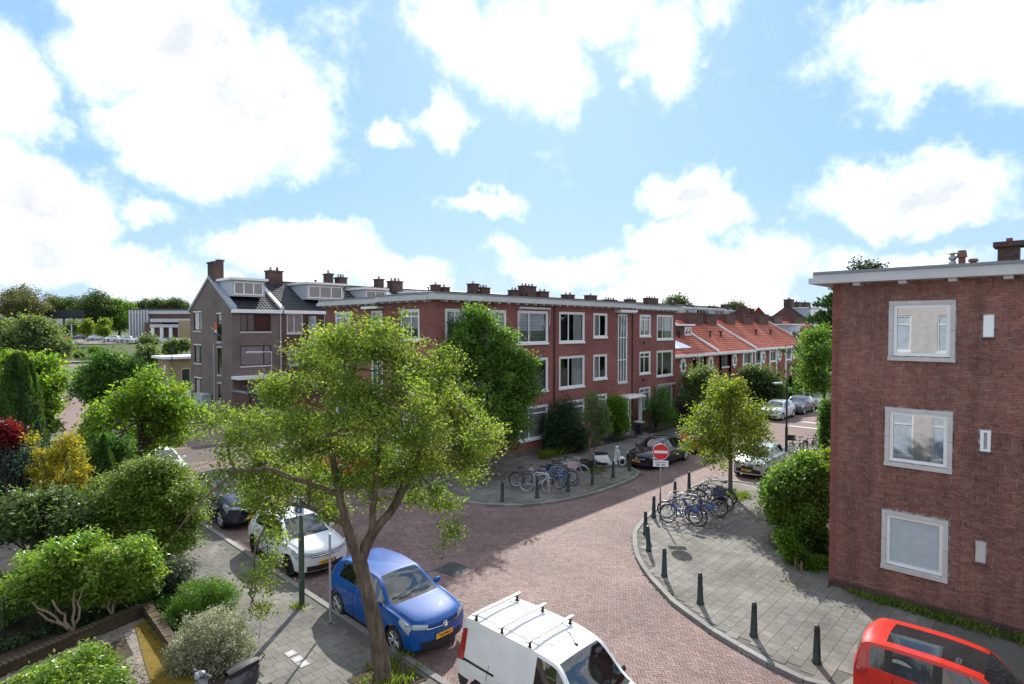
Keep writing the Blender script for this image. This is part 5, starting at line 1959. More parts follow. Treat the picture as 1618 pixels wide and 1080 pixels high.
for k, (u0, u1, lab, dorm, chs) in enumerate(segs):
    wn = []
    if u0 < 31:
        wn = [(u0 + .45, u0 + 1.9, 7.1, 8.75, None, 'white_paint', C1, (.45,)), (u0 + 4.0, u0 + 5.6, 7.1, 8.75, None, 'white_paint', None, (.45,)), (u0 + .6, u0 + 1.9, 4.3, 5.8, None, 'white_paint', C1, (.5,)), (u0 + 4.0, u0 + 5.4, 4.3, 5.8, None, 'white_paint', C1, (.5,)),
              (u0 + 2.2, u0 + 3.2, 1.2, 3.0, None, 'white_paint', C1, ())]
    t = terrace('brick_house', lab, u0, u1, 'brick_brown', False, u0 < 50, wins=wn, dormer=dorm, group='terrace of tiled houses behind the red block')
    for (c0, c1, zt, n) in chs:
        chimney(t, c0 + .1 * (c1 - c0), c1 - .12 * (c1 - c0), 53.6, 54.6, 10.9, zt - random.uniform(0, .25), pots=n, metal=True, cap=.07)
    if k < 6:
        mb = MB()
        x = u0 + .7 * (u1 - u0)
        mb.tube([(x, 53.4, 11.3), (x, 53.4, 12.1)], .07, 6)
        mb.lathe([(.07, 0), (.13, .05), (.13, .15), (.001, .2)], (x, 53.4, 12.1), 'z', 8)
        mb.build('roof_vent', M['black_plastic'], t)
    if k == 0:
        mb = MB()
        FD.box(mb, 25.0, 29.2, 6.95, 7.05, .0, 1.2)
        for x in (25.0, 27.1, 29.1):
            FD.box(mb, x, x + .1, 5.9, 8.6, .0, 1.2)
        mb.build('balcony', M['grey_panel'], t)
    if k in (1, 2, 3):
        mb = MB()
        s = (RID - EAV) / 5.0
        x = u0 + 4.6
        mb.hexa([(x, 51.6, EAV + 2.4 * s + .06), (x + 1.4, 51.6, EAV + 2.4 * s + .06), (x + 1.4, 53.2, EAV + 4.0 * s + .06), (x, 53.2, EAV + 4.0 * s + .06),
                 (x, 51.6, EAV + 2.4 * s + .18), (x + 1.4, 51.6, EAV + 2.4 * s + .18), (x + 1.4, 53.2, EAV + 4.0 * s + .18), (x, 53.2, EAV + 4.0 * s + .18)])
        mb.build('skylight', M['skylight'], t)

# --- garden wall, shed and electricity cabinet between the gable house and the red block
mb = MB()
mb.box(18.3, 18.55, 45.7, 49.15, 0, 2.42)
gwl = mb.build('garden_wall', M['brick_brown'], None, label='brown brick garden wall between the dark gable house and the shed', cat='wall')
mb = MB()
mb.box(18.22, 18.62, 45.7, 49.15, 2.423, 2.52)
mb.build('coping', M['cornice_edge'], gwl)
sh = empty('garden_shed', (18.4, 42.5, 0), 0, 'low brown brick shed with dark double door behind the crown of the street tree', 'shed')
mb = MB()
FB_ = Fr((18.4, 0), (0, 1), (-1, 0))
FB_.wall(mb, 39.5, 45.6, 0, 2.6, [(42.9, 44.7, .1, 2.2)], .1)
mb.quad((18.4, 39.5, 0), (24, 39.5, 0), (24, 39.5, 2.6), (18.4, 39.5, 2.6))
mb.quad((18.4, 45.6, 0), (24, 45.6, 0), (24, 45.6, 2.6), (18.4, 45.6, 2.6))
mb.build('wall', M['brick_brown'], sh)
mb = MB()
FB_.box(mb, 42.95, 43.78, .1, 2.18, -.06, -.02)
FB_.box(mb, 43.82, 44.65, .1, 2.18, -.06, -.02)
mb.build('door', M['door_dark'], sh)
tile_roof('roof', 'tile_dark', sh, (18.1, 45.8, 2.55), (0, -1, 0), (1, 0, .45), 6.5, 3.4)
cb = empty('electricity_cabinet', (18.05, 55.0, 0), 0, 'pale grey electricity cabinet with a small black emblem against the gable wall', 'cabinet')
mb = MB()
mb.box(17.6, 18.35, 53.9, 56.1, .1, 1.7)
mb.build('housing', M['cabinet_grey'], cb)
mb = MB()
mb.box(17.55, 18.38, 53.85, 56.15, 1.702, 1.78)
mb.build('lid', M['cabinet_grey'], cb)
mb = MB()
mb.box(17.585, 17.598, 54.5, 54.8, 1.0, 1.3)
mb.build('emblem', M['print_black'], cb)

# --- red-roofed two-storey row along the right street
FE = Fr((0, 23.6), (1, 0), (0, -1))


def row_house(label, u0, u1, wins, smalls, arch=None, dorm=None, panel=False, dz=0.0, chim=()):
    h = empty('row_house', (u0, 23.6, 0), 0, label, 'house', 'row of low houses with red tiled roofs')
    ev, rd, dep = 5.42 + dz, 8.15 + dz, 9.0
    vm = 28.1
    sl = (rd - ev) / 4.5
    holes = [(a, b, z0, z1) for (a, b, z0, z1, f) in wins]
    if arch:
        holes.append((arch, arch + 1.5, .15, 2.2))
    mb = MB()
    FE.wall(mb, u0, u1, 0, ev, holes, .1)
    mb.quad((u1, 23.6, 0), (u1, 32.6, 0), (u1, 32.6, ev), (u1, 23.6, ev))
    mb.tri((u1, 23.6, ev), (u1, 32.6, ev), (u1, vm, rd))
    mb.quad((u0, 23.6, 0), (u0, 32.6, 0), (u0, 32.6, ev), (u0, 23.6, ev))
    mb.tri((u0, 23.6, ev), (u0, 32.6, ev), (u0, vm, rd))
    mb.quad((u1, 32.6, 0), (u0, 32.6, 0), (u0, 32.6, ev), (u1, 32.6, ev))
    mb.build('wall', M['brick_orange'], h)
    L = math.hypot(4.85, 4.85 * sl)
    tile_roof('roof', 'tile_red', h, (u0, 23.25, ev - .35 * sl + .05), (1, 0, 0), (0, 1, sl), u1 - u0, L, rows=16, amp=.022)
    mb = MB()
    mb.quad((u1, 32.9, ev - .3 * sl), (u0, 32.9, ev - .3 * sl), (u0, vm, rd + .03), (u1, vm, rd + .03))
    mb.tube([(u0, vm, rd + .04), (u1, vm, rd + .04)], .11, 8)
    mb.build('ridge', M['tile_red'], h)
    mb = MB()
    FE.box(mb, u0, u1, ev - .3, ev - .1, 0, .42)
    FE.box(mb, u0, u1, ev - .40, ev - .302, 0, .18)
    mb.build('gutter', M['white_paint'], h)
    mb = MB()
    mb.hexa([(u1 - .09, 23.2, ev - .1), (u1 + .09, 23.2, ev - .1), (u1 + .09, vm, rd + .05), (u1 - .09, vm, rd + .05), (u1 - .09, 23.2, ev + .12), (u1 + .09, 23.2, ev + .12), (u1 + .09, vm, rd + .22), (u1 - .09, vm, rd + .22)])
    mb.build('verge', M['white_paint'], h)
    for (a, b, z0, z1, f) in wins:
        window(h, FE, a, b, z0, z1, .06, (.5,) if f != 'dark_frame' else (.4,), (), frame=f, sill='white_paint', inside=random.choice([('curtain', .0, .4), ('curtain', .6, 1), None]))
        mb = MB()
        for x in (a - .34, b + .06):
            FE.box(mb, x, x + .28, .6, ev - .41, .0, .10)
        mb.build('pilaster', M['white_paint'], h)
    for (a, z) in smalls:
        mb = MB()
        FE.box(mb, a - .42, a + .42, z - .55, z + .55, .0, .07)
        FE.box(mb, a - .12, a + .12, z + .55, z + .75, .0, .07)
        FE.box(mb, a - .12, a + .12, z - .75, z - .55, .0, .07)
        FE.box(mb, a - .58, a - .42, z - .1, z + .1, .0, .07)
        FE.box(mb, a + .42, a + .58, z - .1, z + .1, .0, .07)
        w = mb.build('ornament_window', M['white_paint'], h)
        mb = MB()
        FE.box(mb, a - .2, a + .2, z - .35, z + .35, .071, .08)
        mb.build('pane', M['car_glass'], w)
    if arch:
        mb = MB()
        n = 10
        c = arch + .75
        for k in range(n):
            a0, a1 = math.pi * k / n, math.pi * (k + 1) / n
            p = [FE.p(c + r * math.cos(t), 1.9 + r * math.sin(t), d) for d in (0, .08) for (r, t) in ((.72, a0), (.95, a0), (.95, a1), (.72, a1))]
            mb.hexa(p)
        FE.box(mb, c - .95, c - .72, .15, 1.9, 0, .08)
        FE.box(mb, c + .72, c + .95, .15, 1.9, 0, .08)
        w = mb.build('arched_door', M['white_paint'], h)
        mb = MB()
        FE.box(mb, c - .72, c + .72, .15, 2.2, -.09, -.05)
        mb.build('door_leaf', M['grey_panel'], w)
    if dorm:
        for (d0, d1, zb, zt, mt, w0, w1) in dorm:
            vf = 23.6 + (zb - ev) / sl
            vb = 23.6 + (zt - ev) / sl
            fd = Fr((0, vf), (1, 0), (0, -1))
            mb = MB()
            fd.wall(mb, d0, d1, zb, zt)
            for x in (d0, d1):
                mb.tri((x, vf, zb), (x, vf, zt), (x, vb, zt))
            d = mb.build('dormer', M[mt], h)
            mb = MB()
            mb.box(d0 - .2, d1 + .2, vf - .3, vb + .2, zt + .002, zt + .16)
            mb.build('dormer_roof', M['white_paint'], d)
            mf, mg = MB(), MB()
            far_window(mf, mg, fd, w0, w1, zb + .1, zt - .08, .13, 1)
            mf.build('dormer_window', M['white_paint'], d)
            mg.build('pane', M['car_glass'], d)
    if panel:
        mb = MB()
        a, b = 43.6, 48.0
        q = lambda u, s, o: (u, 23.25 + s, ev - .35 * sl + .05 + s * sl + o)
        mb.hexa([q(a, .75, .08), q(47.9, .75, .08), q(45.6, 3.0, .08), q(a, 3.0, .08), q(a, .75, .14), q(47.9, .75, .14), q(45.6, 3.0, .14), q(a, 3.0, .14)])
        mb.build('roof_panel', M['skylight'], h)
    for (c0, c1, zt) in chim:
        chimney(h, c0, c1, 27.4, 28.9, 7.2, zt, 'brick_brown', pots=0, cap=.05)
    for f in (.35, .62):
        mb = MB()
        x = u0 + f * (u1 - u0)
        vv = 25.5
        mb.tube([(x, vv, ev + 1.9 * sl), (x, vv, ev + 1.9 * sl + .55)], .09, 6)
        mb.box(x - .14, x + .14, vv - .14, vv + .14, ev + 1.9 * sl + .55, ev + 1.9 * sl + .68)
        mb.build('roof_vent', M['black_plastic'], h)
    return h


WZ = (3.9, 5.02)
row_house('red-roofed row house with white roof panel and small brick dormer, beside the flat-roofed block', 43.4, 51.6,
          [(47.75, 49.3, *WZ, 'white_paint'), (47.75, 49.3, 1.2, 2.6, 'white_paint')], [(45.5, 4.35), (50.75, 4.35)], arch=44.9, dorm=[(48.2, 51.4, 6.75, 7.75, 'brick_brown', 50.0, 51.3)], panel=True, chim=[(46, 48.6, 9.0), (49.6, 51.2, 8.95)])
row_house('red-roofed row house with dark-framed window, second from the flat-roofed block', 51.6, 60.6,
          [(53.0, 54.7, *WZ, 'dark_frame'), (58.2, 60.0, *WZ, 'white_paint'), (53.0, 54.7, 1.2, 2.5, 'white_paint')], [(55.95, 4.4)], chim=[(54.1, 57.2, 8.95), (58.1, 60.4, 8.9)])
row_house('red-roofed row house with plain roof and three small ornate windows, third in its row', 60.6, 77.0,
          [(61.3, 62.4, *WZ, 'dark_frame'), (65.4, 67.0, *WZ, 'white_paint'), (70.3, 71.7, *WZ, 'white_paint'), (75.0, 76.5, *WZ, 'white_paint')], [(63.4, 4.45), (68.2, 4.5), (72.9, 4.5)], dz=.12, chim=[(62.9, 65.2, 8.95), (67.5, 70.3, 8.9), (72.3, 75.3, 9.1)])
row_house('red-roofed row house with wide white dormer at the far end of the row', 77.0, 92.0,
          [(79, 80.6, *WZ, 'white_paint'), (84, 85.5, *WZ, 'white_paint')], [(82, 4.5)], dz=.12, dorm=[(75.2 + 2, 81.2, 6.6, 7.9, 'grey_panel', 79.2, 81.0)], chim=[(77.3, 80.2, 8.95), (85, 88, 8.9)])

# --- skyline houses beyond the row
for (nm, lab, u0, u1, v0, ev, rd, rm, dm) in (
        ('brick_house', 'far house with wide pale blue dormer on the right skyline', 122, 134, 36, 8.2, 11.9, 'tile_dark', [(123.2, 131, 9.0, 11.4, 2)]),
        ('brick_house', 'far house with steep red gabled roof between the skyline dormers', 118, 122, 44, 7.8, 10.6, 'tile_red', [])):
    t = terrace(nm, lab, u0, u1, 'brick_brown', [], False, dormer=dm, v0=v0, eav=ev, rid=rd, roofmat=rm)
    chimney(t, u0 + .3, u0 + 2.2, v0 + 4.2, v0 + 5.6, rd - .5, rd + 1.2, pots=2)
    if 'dormer' in lab:
        chimney(t, u0 + 5, u0 + 6.4, v0 + 4.2, v0 + 5.6, rd - .5, rd + .8, pots=1)
        chimney(t, u1 - 2, u1, v0 + 4.2, v0 + 5.6, rd - .5, rd + .9, pots=1)
gh = empty('brick_house', (125, 48.5, 0), 0, 'far house whose red gable end with a small white window faces the street', 'house')
mb = MB()
f_ = Fr((126.8, 48.4), (RT[0], RT[1]), (-FW[0], -FW[1]))
P0, P1, P2 = f_.p(-2.9, 8.6), f_.p(2.9, 8.6), f_.p(0, 11.7)
Q0, Q1, Q2 = f_.p(-2.9, 8.6, -9), f_.p(2.9, 8.6, -9), f_.p(0, 11.7, -9)
b0, b1, c0, c1 = f_.p(-2.9, 0), f_.p(2.9, 0), f_.p(-2.9, 0, -9), f_.p(2.9, 0, -9)
mb.quad(b0, b1, P1, P0)
mb.tri(P0, P1, P2)
mb.quad(b1, c1, Q1, P1)
mb.quad(c0, b0, P0, Q0)
mb.build('wall', M['brick_orange'], gh)
mb = MB()
for (A, B, Cc, D) in ((f_.p(-3.2, 8.4, .35), f_.p(0, 11.85, .35), f_.p(0, 11.85, -9), f_.p(-3.2, 8.4, -9)), (f_.p(0, 11.85, .35), f_.p(3.2, 8.4, .35), f_.p(3.2, 8.4, -9), f_.p(0, 11.85, -9))):
    mb.hexa([A, B, Cc, D, *[(p[0], p[1], p[2] + .2) for p in (A, B, Cc, D)]])
mb.build('roof', M['tile_red'], gh)
mb = MB()
fx = [f_.p(x, z, .06) for x, z in ((-1, 9.1), (1, 9.1), (1, 9.9), (-1, 9.9))]
mb.quad(*fx)
mb.build('window', M['white_paint'], gh)

# --- far left: hall with white fins, flat yellow-brick building, house among the trees
hall = empty('hall', (55.5, 217, 3), 0, 'far hall with tall white concrete fins and flat dark roof by the car park', 'building')
hx0, hy0 = 50.9, 221.5
f_ = Fr((hx0, hy0), (.689, -.725), (-.725, -.689))


def orient_box(mb, a0, a1, z0, z1, d0, d1):
    mb.hexa([f_.p(a, z, d) for z in (z0, z1) for (a, d) in ((a0, d1), (a1, d1), (a1, d0), (a0, d0))])


mb = MB()
orient_box(mb, .2, 30, 3, 13.0, -14, 0)
mb.build('wall', M['brick_brown'], hall)
mb = MB()
orient_box(mb, -.2, 30.4, 12.0, 13.2, -14.2, .3)
mb.build('fascia', M['cornice_grey'], hall)
mb = MB()
orient_box(mb, -.3, 30.5, 13.2, 13.75, -14.3, .5)
mb.build('roof', M['roof_felt'], hall)
for k in range(7):
    mb = MB()
    a = .0 + k * .95
    orient_box(mb, a, a + .52, 3, 13.3, .05, .7)
    mb.build('fin', M['cornice_grey'], hall)
mb = MB()
orient_box(mb, 6.8, 12.5, 3, 9.2, .1, 3.5)
orient_box(mb, 12.5, 22, 3, 8.2, .1, 3.0)
mb.build('wing', M['brick_brown'], hall)
mb = MB()
orient_box(mb, 9.0, 22, 9.3, 10.4, .1, 4.0)
orient_box(mb, 9.0, 20, 7.6, 8.6, 3.4, 4.2)
mb.build('canopy', M['cornice_grey'], hall)
for k in range(4):
    mb = MB()
    a = 9.3 + k * 2.9
    orient_box(mb, a, a + .9, 2.5, 7.6, 3.5, 4.1)
    mb.build('pillar', M['white_paint'], hall)
mb = MB()
orient_box(mb, 18.3, 26, 2.5, 9.8, .1, 4.4)
mb.build('yellow_wall', M['brick_yellow'], hall)
mb = MB()
orient_box(mb, -5.5, 9, 2.0, 4.6, 4, 16)
mb.build('annex', M['cream_concrete'], hall)
mb = MB()
orient_box(mb, -6, 9.4, 4.6, 5.0, 3.6, 16.5)
mb.build('annex_roof', M['lead'], hall)

yb = empty('flat_building', (22.5, 84, 0), 0, 'low yellow brick building with flat white-edged roof beyond the gable house', 'building')
mb = MB()
fy = Fr((0, 82.0), (1, 0), (0, -1))
fyl = Fr((23.0, 0), (0, 1), (-1, 0))
fy.wall(mb, 23.0, 34, 0, 3.6, [(24.4, 25.4, .1, 2.3)], .1)
fyl.wall(mb, 82.0, 86.5, 0, 3.6)
mb.build('wall', M['brick_yellow'], yb)
mb = MB()
mb.box(22.3, 34.5, 81.3, 87, 3.62, 3.92)
mb.build('roof', M['white_paint'], yb)
mb = MB()
fy.box(mb, 24.45, 25.35, .1, 2.25, -.08, -.03)
mb.build('door', M['door_dark'], yb)
mb = MB()
fyl.box(mb, 83.3, 84.1, 2.0, 2.8, .0, .06)
mb.build('wall_sign', M['white_paint'], yb)

bh = empty('house', (35, 253, 4), 0, 'distant dark-roofed house with white windows seen between the big trees', 'house')
mb = MB()
f_ = Fr((33, 254.5), (.689, -.725), (-.725, -.689))
orient_box(mb, 0, 14, 3, 11, -8, 0)
mb.build('wall', M['brick_brown'], bh)
mb = MB()
orient_box(mb, -.4, 14.4, 11, 13.6, -8, .4)
mb.build('roof', M['tile_dark'], bh)
mb = MB()
for k in range(4):
    orient_box(mb, .8 + k * 3.4, 3.2 + k * 3.4, 8.4, 10.6, .02, .15)
mb.build('window', M['white_paint'], bh)

# --- the house this window belongs to, behind the viewer: the glass across the street mirrors it
own = empty('brick_apartment_block', (-.9, 0, 0), 0, 'sunlit cream-plastered block with white windows, mirrored in the panes of the brick end wall', 'building')
FO = Fr((-.9, 0), (0, 1), (1, 0))
ow = [(v, v + w, z, z + h) for z, h in ((.5, 2.4), (3.55, 1.9), (6.3, 1.95)) for v, w in ((-6.6, 1.8), (-3.9, 1.8), (.3, 1.6), (3.2 + .2 * (z < 1), 1.85), (6.25 - .2 * (z < 1), 1.9))]
mb = MB()
FO.wall(mb, -12, 11, 0, 9.4, ow, .12)
mb.quad((-.9, 11, 0), (-10, 11, 0), (-10, 11, 9.4), (-.9, 11, 9.4))
mb.quad((-.9, -12, 0), (-10, -12, 0), (-10, -12, 9.4), (-.9, -12, 9.4))
mb.quad((-10, -12, 0), (-10, 11, 0), (-10, 11, 9.4), (-10, -12, 9.4))
mb.quad((-.9, -12, 9.4), (-.9, 11, 9.4), (-10, 11, 9.4), (-10, -12, 9.4))
mb.build('wall', M['cream_concrete'], own)
for (a0, a1, z0, z1) in ow:
    window(own, FO, a0, a1, z0, z1, .1, (), (.74,), sill='white_paint', glass='sky_toned_pane')


# ------------------------------------------------------------------ cars
VW = [(-.62, .62, -.28, -.05), (-.28, -.05, 0, .55), (0, .55, .28, -.05), (.28, -.05, .62, .62), (-.75, .2, -.3, -.8), (-.3, -.8, 0, -.15), (0, -.15, .3, -.8), (.3, -.8, .75, .2)]
BLITZ = [(-1.2, -.12, .25, .12), (.25, .12, -.25, -.12), (-.25, -.12, 1.2, .12)]
STAR = [(0, 0, 0, 1), (0, 0, .87, -.5), (0, 0, -.87, -.5)]
OVAL = [(-.6, .35, .6, .35), (0, .35, 0, -.9), (-.6, .35, 0, .75), (.6, .35, 0, .75)]
DN, UN = R(-90), R(180)       # nose towards the viewer along the left street / along the right street

car('parked_car', 'blue hatchback parked behind the white van, beneath the leaning tree', (8.58, 14.45, .02), DN, 'hatch', 'paint_blue', None, plate='TG-242-S', badge=VW)
car('parked_car', 'white hatchback with black alloy wheels, parked behind the blue car', (8.80, 20.3, .02), DN, 'hatch', 'paint_white', None, plate='K-517-LB', badge=BLITZ, rims='dark', roof='black')
car('parked_car', 'black estate car with yellow front plate, parked behind the white hatchback', (9.0, 26.6, .02), DN, 'suv', 'paint_navy', None, plate='P-438-X', badge=[(-.9, 0, .9, 0), (0, -.9, 0, .9)], grille='tall')
car('parked_car', 'white car half hidden by the dark conifer, next behind the black estate', (8.75, 35.0, .02), DN, 'hatch', 'paint_white', None, sub=.12)
car('parked_car', 'black off-road car seen through the maple stems', (8.9, 43.6, .02), DN, 'suv', 'paint_black', None, sub=.12, grille='tall')
car('parked_car', 'silver car beside the cypress down the left street', (9.3, 71, .02), DN, 'hatch', 'paint_silver', None, sub=.2, detail=False)
car('parked_car', 'small bright red car far down the left street', (13.0, 98, .02), DN, 'city', 'paint_red', None, sub=.2, detail=False)
car('parked_car', 'small white car just right of the distant red car', (15.0, 95, .02), DN, 'hatch', 'paint_white', None, sub=.2, detail=False)
car('parked_car', 'white delivery van at the far end of the left street', (14.6, 122, .02), DN, 'van', 'paint_white', None, sub=.3, detail=False)
car('parked_car', 'red car behind the leaning tree, against the red block', (15.6, 29.4, .02), DN, 'hatch', 'paint_red', None, sub=.12, rims='alloy')
car('parked_car', 'black coupe saloon with white reflections, parked behind the white scooter', (31.55, 16.55, .02), UN, 'coupe', 'paint_black', None, plate='H-274-ZV', badge=STAR, roof_open=(1.5, 2.6))
car('parked_car', 'red car half behind the young lime tree', (36.4, 16.45, .02), UN, 'hatch', 'paint_red', None, sub=.12)
car('parked_car', 'small silver car with black cross-shaped nose, beside the big hedge bush', (32.5, 11.55, .02), UN, 'city', 'paint_silver', None, plate='PK-741-S', badge=OVAL, grille='mouth', light='lamp_dark')
FARC = 'cars parked down the right street'
car('parked_car', 'white car nearest the street lamp, front of the far row', (52.6, 17.6, .02), UN, 'hatch', 'paint_white', FARC, sub=.15)
car('parked_car', 'dark grey car with pale bonnet behind the white car by the lamp', (57.3, 17.4, .02), UN, 'hatch', 'paint_grey', FARC, sub=.15)
car('parked_car', 'silver car at the end of the far row, near the golden shrub', (62.3, 17.5, .02), UN, 'suv', 'paint_silver', FARC, sub=.15)
car('parked_car', 'small grey car last in the far row, partly hidden by the silver one', (66.8, 17.7, .02), UN, 'city', 'paint_grey', FARC, sub=.2, detail=False)
car('parked_car', 'red hatchback with black roof panel parked at the brick end wall', (13.42, 3.02, .02), DN, 'boxy', 'paint_orange_red', None, roof_open=(.55, 2.05), lower=True)

van = car('parked_van', 'white delivery van with three roof bars in the foreground', (8.50, 8.95, .02), DN, 'van', 'paint_white', None, sub=.06, lower=True, scale=.91)
for k, x in enumerate((.42, 1.22, 2.02)):
    mb = MB()
    mb.box(x - .032, x + .032, -.76, .76, 1.945, 1.98)
    b = mb.build('roof_bar', M['galvanised'], van, local=True)
    for sg in (-1, 1):
        mb = MB()
        mb.box(x - .025, x + .025, sg * .66 - .02, sg * .66 + .02, 1.81, 1.943)
        mb.box(x - .05, x + .05, sg * .66 - .04, sg * .68 + .03, 1.79, 1.845)
        mb.build('bar_foot', M['black_plastic'], b, local=True)
for sg in (-1, 1):
    mb = MB()
    mb.box(.28, 1.22, sg * .915 - .012, sg * .915 + .012, .98, 1.03)
    mb.build('slide_rail', M['black_plastic'], van, local=True)
mb = MB()
for k in range(6):
    y = -.5 + .2 * k
    mb.tube([(.30, y, 1.835), (2.35, y, 1.85)], .010, 5)
mb.build('roof_rib', M['paint_white'], van, local=True)
mb = MB()
mb.tube([(2.62, .1, 1.80), (2.35, .12, 2.02)], [.012, .006], 5)
mb.ball((2.62, .1, 1.81), (.05, .03, .03), 8, 6)
mb.build('aerial', M['black_plastic'], van, local=True)
mb = MB()
mb.box(3.05, 3.35, -.55, .55, 1.02, 1.05)
mb.build('papers', M['bag_blue'], van, local=True)
# the car park beyond the cross road
pk = car('parked_car', 'white car in the raised car park, front row', (40, 186, 4.0), R(200), 'hatch', 'paint_white', 'cars in the far car park', sub=.4, detail=False)
pcs = ['white', 'silver', 'grey', 'white', 'silver', 'black', 'red', 'white', 'silver']
for k, (u, v, c, lab) in enumerate((
        (37.2, 190, 'silver', 'silver car in the raised car park beside the white one'), (42.6, 184, 'silver', 'silver car under the young street trees in the car park'),
        (45.4, 182, 'white', 'white car at the hedge end of the car park'), (48.5, 180, 'white', 'white car nearest the hall annex in the car park'),
        (35, 196, 'grey', 'dark car in the car park below the lamp standard'), (31.0, 200, 'red', 'red car at the entrance of the car park'), (27.5, 206, 'black', 'black van at the back of the car park by the trees'),
        (39.5, 194, 'grey', 'grey car in the second row of the car park'), (52, 178, 'silver', 'silver car right of the white ones near the annex'))):
    c2 = copy_tree(pk)
    c2.location = (u, v, float(hz(u, v)) + .12)
    tag(c2, lab, 'car', 'cars in the far car park')
    for ch in c2.children:
        if ch.name.startswith('body'):
            ch.data = ch.data.copy()
            ch.data.materials[0] = M['paint_' + c]
pk.location.z = float(hz(40, 186)) + .12


# ------------------------------------------------------------------ bollards, signs, lamps
def bollard_first():
    root = empty('bollard', (0, 0, 0))
    mb = MB()
    mb.lathe([(.10, 0), (.10, .05), (.085, .07), (.06, .74), (.056, .82), (.045, .85), (.001, .86)], (0, 0, 0), 'z', 10)
    mb.build('post', M['bollard_green'], root, smooth=True, local=True)
    mb = MB()
    mb.lathe([(.064, .70), (.066, .72), (.063, .76), (.060, .76)], (0, 0, 0), 'z', 10)
    mb.build('band', M['black_plastic'], root, local=True)
    return root


BO = [(13.95, 3.95, 'bollard nearest the red hatchback, on the sunny corner'), (14.1, 5.4, 'second bollard from the red hatchback along the curved kerb'), (14.78, 7.1, 'third bollard from the red hatchback along the curved kerb'),
      (15.68, 8.68, 'fourth bollard from the red hatchback, with long shadow'), (17.1, 10.05, 'bollard on the curve two places before the no-entry sign'), (18.4, 10.95, 'bollard on the curve one place before the no-entry sign'),
      (20.3, 11.72, 'bollard just beside the no-entry sign post'), (22.9, 12.2, 'bollard behind the parked blue bicycles'), (24.8, 12.5, 'bollard between the bicycles and the young lime tree'),
      (17.65, 17.5, 'bollard at the far corner, first beside the leaning tree crown'), (19.1, 16.78, 'bollard in front of the silver bicycle on the far kerb'), (20.8, 16.4, 'bollard in front of the bicycle with pink crate'),
      (22.55, 16.3, 'bollard on the far kerb beneath the staked sapling'), (24.3, 16.3, 'bollard in front of the white scooter'), (26.1, 16.5, 'bollard at the nose of the black coupe')]
b0 = bollard_first()
for k, (u, v, lab) in enumerate(BO):
    b = b0 if k == 0 else copy_tree(b0)
    b.location = (u, v, .115)
    b.rotation_euler = (random.gauss(0, .015), random.gauss(0, .015), 0)
    tag(b, 'dark green ' + lab, 'bollard', 'dark green bollards round the corner')

ne = empty('no_entry_sign', (20.42, 11.5, .11), R(43.79 - 90 - 8), 'red round no-entry sign with white bar and white plate below', 'sign')
mb = MB()
mb.lathe([(.026, 0), (.026, 2.0)], (0, 0, 0), 'z', 10)
mb.build('pole', M['steel'], ne, local=True)
mb = MB()
mb.lathe([(.030, .0), (.030, 1.0), (.026, 1.02)], (0, 0, 0), 'z', 10)
mb.build('pole_sleeve', M['dark_board'], ne, local=True)
mb = MB()
mb.lathe([(.001, -.012), (.315, -.012), (.32, 0), (.315, .012), (.001, .012)], (0, -.05, 2.62), 'y', 36)
ds = mb.build('disc', M['sign_red'], ne, local=True)
mb = MB()
mb.box(-.265, .265, -.066, -.063, 2.57, 2.67)
mb.build('white_bar', M['sign_white'], ds, local=True)
mb = MB()
mb.tube([(.313 * math.cos(a), -.064, 2.62 + .313 * math.sin(a)) for a in np.linspace(0, 2 * math.pi, 41)], .008, 5)
mb.build('rim', M['sign_white'], ds, local=True)
mb = MB()
mb.box(-.29, .29, -.06, -.045, 2.04, 2.27)
pl = mb.build('plate', M['sign_white'], ne, local=True)
put_text('plate_text', 'uitgezonderd', .085, 'print_black', pl, (0, -.064, 2.215), (R(90), 0, 0), .001)
mb = MB()
for cx0 in (-.1, .1):
    for dx in (-.045, .045):
        mb.tube([(cx0 + dx + .03 * math.cos(a), -.063, 2.10 + .03 * math.sin(a)) for a in np.linspace(0, 2 * math.pi, 13)], .005, 4)
    mb.tube([(cx0 - .045, -.063, 2.10), (cx0 - .01, -.063, 2.145), (cx0 + .035, -.063, 2.145), (cx0 + .045, -.063, 2.10)], .006, 4)
    mb.tube([(cx0 - .01, -.063, 2.145), (cx0, -.063, 2.10), (cx0 + .035, -.063, 2.145)], .006, 4)
mb.build('cycle_symbol', M['print_black'], pl, local=True)

ps = empty('parking_sign', (7.26, 14.8, .11), R(-62), 'blue and white parking sign on a green post by the white hatchback', 'sign')
mb = MB()
mb.lathe([(.075, 0), (.075, 1.9), (.05, 1.95), (.05, 4.3), (.001, 4.3)], (0, 0, 0), 'z', 12)
mb.build('post', M['post_green'], ps, smooth=True, local=True)
mb = MB()
mb.box(-.16, .16, -.095, -.08, 2.48, 2.98)
pp = mb.build('panel', M['sign_white'], ps, local=True)
mb = MB()
mb.box(-.105, .105, -.099, -.0955, 2.54, 2.93)
mb.build('blue_field', M['sign_blue'], pp, local=True)
put_text('letter', 'P', .19, 'sign_white', pp, (0, -.101, 2.77), (R(90), 0, 0), .006)
mb = MB()
mb.tri((-.04, -.102, 2.65), (0, -.102, 2.57), (.04, -.102, 2.65))
mb.tri((-.03, -.102, 2.87), (.03, -.102, 2.87), (0, -.102, 2.91))
mb.build('arrow', M['sign_white'], pp, local=True)
po = empty('bare_post', (7.30, 13.35, .11), 0, 'bare grey metal sign post between the tree and the parking sign', 'post')
mb = MB()
mb.lathe([(.03, 0), (.03, 2.3), (.001, 2.31)], (0, 0, 0), 'z', 10)
mb.build('pole', M['galvanised'], po, local=True, smooth=True)
mb = MB()
mb.lathe([(.05, 0), (.035, .04), (.03, .05)], (0, 0, 0), 'z', 10)
mb.build('collar', M['iron'], po, local=True)


